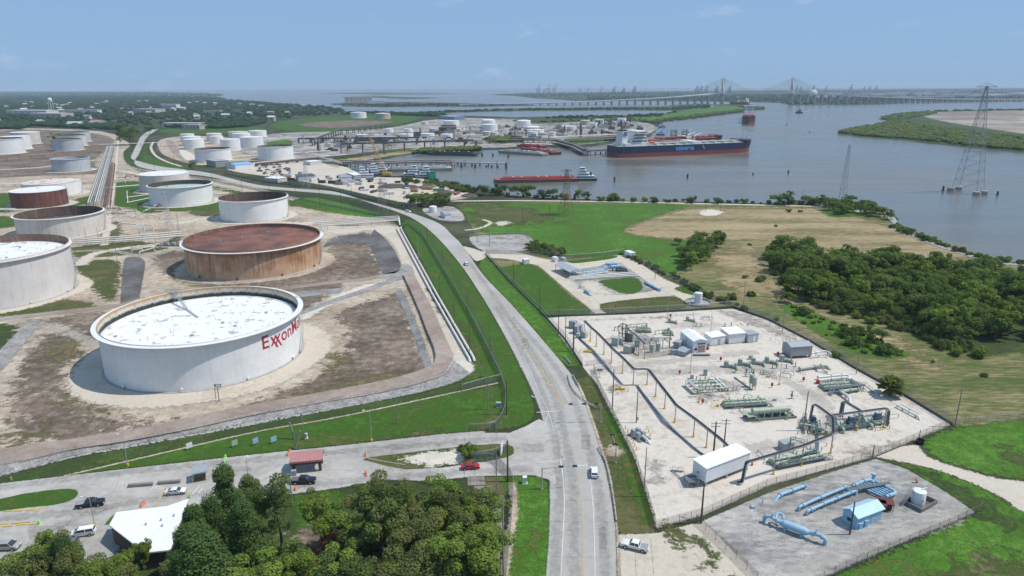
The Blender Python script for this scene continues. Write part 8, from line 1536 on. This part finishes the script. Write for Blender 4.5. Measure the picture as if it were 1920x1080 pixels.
for A,B_,C_,H,w,r_,lb in[((640,342),(660,341),(636,337),5,C_white,C_grey,'round topped white tent shed in the harbour yard'),((665,340),(677,338),(662,335),6,C_grey,C_roofw,'grey shed beside the round topped tent shed'),((497,341),(521,343),(500,337),4,CT[0],C_roofw,'long white site cabin by the road fence'),((560,340),(592,338),(558,336),5,CT[0],M_dsteel,'dark roofed open store in the yard'),((582,310),(604,308),(582,307),4,CT[0],C_roofw,'white trailer pair at the yard edge'),((405,314),(430,312),(404,309),7,M_conc,E_grey,'small grey house in front of the green topped tank'),((442,318),(476,315),(440,313),5,C_white,pmat('blue_tarp_roof',(.2,.42,.65),(.18,.38,.6),.5,.6),'blue roofed shed beside the far road'),((805,336),(817,335),(804.6,334.6),7,pmat('teal_paint',(.02,.22,.17),(.02,.2,.15),1,.6),MATS['teal_paint'],'teal green box tower at the water edge'),((708,266),(746,263),(708,261),6,M_dsteel,E_grey,'long black roofed shed in the terminal'),((852,225),(872,224),(852,222),9,CT[4],E_grey,'blue block at the back of the terminal')]:building('yard_shed',lb,A,B_,C_,H,w,r_,'gable' if 'shed' in lb else 'flat',1.5)
dg=pmat('scrap_pile',(.06,.045,.04),(.12,.09,.075),.5,.95)
for i,(x,y,r_)in enumerate([(735,350,14),(770,352,10),(640,345,8),(835,362,9),(880,368,8),(795,352,7)]):b=MB();b.lathe([(r_,-.1),(r_*.8,1.1),(r_*.4,2.3),(.01,2.6)],14);b.obj('spoil_heap',dg,None,40,loc=P(x,y),label='%s dark heap from the left in the harbour yard'%ordn([640,735,770,795,835,880].index(x)),cat='heap')
patch('sand_patch',[(1598,388),(1628,386),(1632,396),(1610,399)],G_sand,12,rag=1.2);patch('sand_patch',[(1312,395),(1335,393),(1358,398),(1340,405),(1315,404)],G_sand,12,rag=2);patch('bare_patch',[(925,418),(945,414),(960,418),(940,424)],G_pale,12,rag=1.5);strip('farm_track',[(872,432),(900,428),(920,418),(905,412)],3.5,G_pale,12,rag=1.2)
def tower(lb,feet,ty,wt,waist=.55,arms=(),name='lattice_tower',m=None,r=.32,n=9,piers=False,zb=0.0):
 F4=[P(x,y,zb)for x,y in feet];c=sum(F4,V3())/len(F4);h=HGT(sum(x for x,y in feet)/len(feet)+(sum(x for x,y in feet)/len(feet)-960)/4700*(sum(y for x,y in feet)/len(feet)-ty),ty,c);t=thing(name,lb,'pylon',c);b=MB();pr=None
 for i in range(n+1):
  u=(i/n)**.85;z=h*u;w=1-u*(1-waist)/.6 if u<.6 else waist+(wt-waist)*(u-.6)/.4;qd=[(f-c)*w*(1 if 1 else 0)+Z(z)for f in F4];L=len(qd)
  for j in range(L):
   b.bar(qd[j],qd[(j+1)%L],r*.6)
   if pr:b.bar(pr[j],qd[j],r);b.bar(pr[j],qd[(j+1)%L],r*.6);b.bar(pr[(j+1)%L],qd[j],r*.6)
  pr=qd
 b.obj('frame',m or M_galv,t)
 for u,l in arms:b=MB();b.bar((-l,0,h*u),(l,0,h*u),r*1.6);b.bar((-l,0,h*u),(0,0,h*u+l*.35),r);b.bar((l,0,h*u),(0,0,h*u+l*.35),r);b.obj('crossarm',m or M_galv,t)
 if piers:
  for f in F4:b=MB();b.cyl((f-c)+Z(-2),3.2,5,12);b.obj('pier',M_conc,t,40)
tower('tall lattice pylon standing in the river on four piers',[(1783,358),(1797,356),(1845,364),(1831,366)],158,.07,.42,((.99,9),(.94,12),(.89,9)),r=.27,n=12,piers=True,zb=-1.2,m=pmat('pylon_steel',(.32,.325,.33),(.26,.265,.27),1,.6));tower('slim three legged lattice mast on the river point',[(1571,380),(1579,381),(1586,379)],271,.25,.55,r=.17,n=16);tower('lattice pylon in the green field before the river',[(1046,404),(1057,399),(1076,402),(1066,408)],318,.18,.4,((.97,4),(.86,5)),r=.17,m=M_rustst);tower('faint lattice pylon beside the far road bend',[(706,402),(713,397),(728,400),(720,406)],335,.18,.4,((.97,4),(.86,5)),r=.1,m=M_pwood);tower('lattice pylon in front of the black streaked tank',[(310,432),(315,428),(326,430),(321,435)],354,.25,.5,((.97,3),(.86,3)),r=.1,m=M_galv);tower('lattice pylon on the shell yard by the site cabins',[(566,352),(572,348),(584,350),(578,354)],302,.2,.45,((.97,4),),r=.12,m=M_galv)
# ================================================================ FAR SHORE: bridge, port, town
B_con,B_cab=pmat('bridge_concrete',(.52,.51,.48),(.46,.45,.42),.02,.8),pmat('stay_cable_yellow',(.55,.46,.22),(.5,.42,.2),1,.6)
FT=[(860,198,196.5),(960,197.6,195),(1040,197.2,193),(1090,196.8,191.5),(1140,196.4,189),(1200,196,186),(1260,195.5,182.5),(1310,195,178.5),(1353,194.6,175.5),(1482,195.6,175.5),(1535,195.3,177),(1600,195,180.3),(1680,193.8,183),(1760,192.4,185.2),(1850,191,186.2),(1960,190,186.5)]
D_=[P(x,y,-1.2)+Z(max(3,HGT(x,ty,P(x,y,-1.2))+1.2))for x,y,ty in FT];o=P(1353,194.6,-1.2);t=thing('cable_stayed_bridge','long cable stayed bridge with two pairs of pale towers on the horizon','bridge',o);C=resample(catmull(D_,6),84);b=MB()
for a,c in zip(C,C[1:]):b.bar(a-o,c-o,46,5)
b.obj('deck',B_con,t)
towers=[D_[8],D_[9]]
for i,c in enumerate(C[2:-2]):
 if all((V3((c.x,c.y))-V3((w.x,w.y))).length>30 for w in towers)and not(D_[8].x+20<c.x<D_[9].x-20):
  b=MB();z=c.z-2;b.box(c.x-o.x-3,c.x-o.x+3,c.y-o.y-14,c.y-o.y-8,-2,z);b.box(c.x-o.x-3,c.x-o.x+3,c.y-o.y+8,c.y-o.y+14,-2,z);b.obj('pier',B_con,t)
for w in towers:
 dz=w.z;H=124
 for k in(-1,1):
  cy=k*13;x0=w.x-o.x;y0=w.y-o.y+cy;b=MB();m0,m1,tt_=V3((x0,y0-12,dz)),V3((x0,y0+12,dz)),V3((x0+k*9,y0,H))
  for m_ in(m0,m1):b.bar(V3((x0,y0+(m_.y-y0)*.35,-4)),m_,7,6);b.bar(m_,tt_,6.5,5)
  b.bar(m0,m1,4,4);b.obj('tower',B_con,t)
  for s in(-1,1):
   for j in range(12):
    u=(j+1)/12;e=V3((x0+s*(20+165*u),y0+(0 if 1 else 0),dz+1));b=MB();b.bar(tt_-Z(36*(1-u)),e,.4);b.obj('stay_cable',B_cab,t)
def crane(lb,px,py,ty,m,s=1.0,up=True):
 p=P(px,py);h=max(20,HGT(px,ty,p));t=thing('port_crane',lb,'port crane',p,q.uniform(-.3,.3),'port cranes');b=MB();k=h*.55;w=h*.17
 for x in(-w,w):b.bar((x,-w,0),(x*.7,-w*.6,k),h*.06);b.bar((x,w,0),(x*.7,w*.6,k),h*.06);b.bar((x*.7,-w*.6,k),(x*.2,0,h),h*.05)
 for z in(k*.5,k):b.bar((-w,0,z),(w,0,z),h*.06)
 b.obj('frame',m,t);b=MB();b.bar((0,0,k),(h*.32 if up else h*.6,0,h*.98 if up else k),h*.055);b.bar((-h*.3,0,k),(0,0,k),h*.08);b.obj('boom',m,t)
K_w,K_b=pmat('crane_pale',(.5,.5,.5),(.45,.45,.45),.1,.7),pmat('crane_dark_blue',(.03,.05,.10),(.03,.04,.08),.1,.7)
for i,(x,y,ty,d)in enumerate([(1010,177.5,158.5,0),(1021,177.5,165,0),(1029,177,158.5,0),(1040,177,158.5,0),(1088,176.5,163,0),(1103,176,163,0),(1127,176,163,0),(1151,176.5,162,1),(1169,176.5,164,1),(1189,176.5,162,1),(1306,176,161,1),(1314,176,161,1),(1324,176,161,1),(1343,175.5,161,1),(1367,175.5,161,1),(1493,171.5,160,1),(1501,171.5,161,1),(1525,171,159.5,1),(1548,171,161,1),(1595,170.5,158,1),(1620,170,161,1),(1630,170,160.5,1),(1642,170,160,1)]):crane('%s port crane from the left on the far shore'%ordn(i),x,y,ty,K_b if d else K_w)
p=P(1524,181);t=thing('sphere_tank','round cream storage tank behind the bridge','tank',p);h=HGT(1524,168,p);b=MB();b.lathe([(.01,0),(h*.55,.5),(h*.62,h*.3),(h*.55,h*.7),(h*.3,h*.95),(.01,h)],20);b.obj('shell',TBEI if 0 else S_wht,t,60)
p=P(97,207);h=HGT(95,183,p);t=thing('water_tower','white water tower rising over the town woods','water tower',p);b=MB();b.lathe([(.01,h*.62),(6,h*.66),(8,h*.76),(8,h*.9),(5.5,h*.97),(.01,h)],20);b.obj('tank',S_wht,t,40);b=MB();b.cyl((0,0,0),1.6,h*.64,10);b.obj('riser',S_wht,t)
for k in range(6):b=MB();a=k*PI/3;b.bar((9.5*math.cos(a),9.5*math.sin(a),0),(7.6*math.cos(a),7.6*math.sin(a),h*.76),1.0);b.obj('leg',S_wht,t)
HR=[pmat('house_roof_%d'%k,c,tuple(v*.85 for v in c),.1,.8)for k,c in enumerate([(.62,.62,.6),(.5,.5,.5),(.36,.32,.29),(.34,.24,.21),(.4,.44,.43)])];HW=[pmat('house_wall_%d'%k,c,tuple(v*.88 for v in c),.1,.85)for k,c in enumerate([(.6,.56,.5),(.5,.42,.38),(.66,.66,.64)])]
def far_building(px,py,w,d,h,i,lb,flat=True,grp=None):
 t=thing('far_building',lb,'building',P(px,py),q.uniform(-.4,.4),grp);b=MB();b.box(-w/2,w/2,-d/2,d/2,0,h);b.obj('wall',HW[i%3],t);b=MB()
 if flat:b.box(-w/2-.5,w/2+.5,-d/2-.5,d/2+.5,h+.01,h+1)
 else:b.extr([(-d/2-1,h),(0,h+d*.3),(d/2+1,h)],'x',-w/2-1,w/2+1)
 b.obj('roof',HR[i%5],t)
 for k in range(int(min(6,w//9))):b=MB();x=-w/2+(k+.5)*w/int(min(6,w//9));b.box(x-1.4,x+1.4,-d/2-.12,-d/2,h*.35,h*.75);b.obj('window',M_glass,t)
for i,(x,y,w,d,h,f,lb)in enumerate([(62,216,160,50,16,1,'long white roofed hall in the town woods below the water tower'),(98,222,120,45,15,1,'white hall nearer than the long one below the water tower'),(150,214,130,40,14,1,'pinkish hall right of the water tower'),(120,213,60,30,12,1,'small white hall right under the water tower'),(280,212,110,45,14,1,'white roofed hall alone in the middle of the town woods'),(322,206,60,30,22,1,'brown domed building in the town woods'),(345,240,90,26,11,1,'reddish school block at the woods edge'),(365,242,50,22,9,1,'red roofed block right of the school'),(184,236,40,22,8,0,'teal roofed house at the woods edge'),(142,238,30,18,8,0,'white house at the woods edge'),(672,192.5,150,60,34,1,'white grain silo block on the far causeway'),(705,193.5,90,40,12,1,'low white shed beside the silo block'),(400,213,60,30,9,1,'pale house in the right town woods')]):far_building(x,y,w,d,h,i,lb,bool(f))
for i,p in enumerate(inpoly(60,[(-60,238),(300,238),(480,232),(600,212),(600,201),(430,192),(-200,192)],51,60)):far_building(0,0,q.uniform(10,24),q.uniform(9,14),q.uniform(7,11),i,'small pale roofed house showing among the distant town woods',False,'houses in the town woods');bpy.context.scene.collection.objects
for i,o_ in enumerate([o for o in COL.objects if o.get('group')=='houses in the town woods']):o_.location=inpoly(1,[(-60,238),(300,238),(480,232),(600,212),(600,201),(430,192),(-200,192)],900+i)[0]
for i,p in enumerate(inpoly(60,[(1500,178),(1960,172),(1960,184),(1700,187),(1520,186)],61)):far_building(0,0,q.uniform(60,260),q.uniform(40,90),q.uniform(10,18),0 if i%3 else 1,'pale warehouse on the far right shore behind the bridge',True,'far shore warehouses')
for i,o_ in enumerate([o for o in COL.objects if o.get('group')=='far shore warehouses']):o_.location=inpoly(1,[(1500,178),(1960,172),(1960,184),(1700,187),(1520,186)],1900+i)[0]
for i,(x0,x1,y,h)in enumerate([(1010,1060,177.8,14),(1062,1140,177.3,14),(1145,1220,177,14),(1225,1300,176.6,12),(1305,1420,176,12)]):p,c=P(x0,y),P(x1,y);d=c-p;b=MB();[b.box(d.length*k/12,d.length*(k+.8)/12,0,60,0,h*(.6+.4*((k*5)%3)/2))for k in range(12)];tag(b.obj('container_stack',pmat('stack_purple',(.12,.09,.11),(.2,.12,.1),.02,.8),None,loc=p,rz=math.atan2(d.y,d.x)),'%s block of stacked containers from the left on the far quay'%ordn(i),'containers','far container stacks')
hb=MB();hb.box(-21800,21800,-21800,21800,-6,150)
hm=bpy.data.materials.new('haze');hm.use_nodes=True;ht=hm.node_tree;ht.nodes.clear()
pv=ht.nodes.new('ShaderNodeVolumePrincipled');pv.inputs['Color'].default_value=(.70,.86,1.0,1);pv.inputs['Density'].default_value=6.0e-5;pv.inputs['Anisotropy'].default_value=.0
om=ht.nodes.new('ShaderNodeOutputMaterial');ht.links.new(pv.outputs[0],om.inputs['Volume'])
hz_o=hb.obj('haze',hm,kind='stuff')
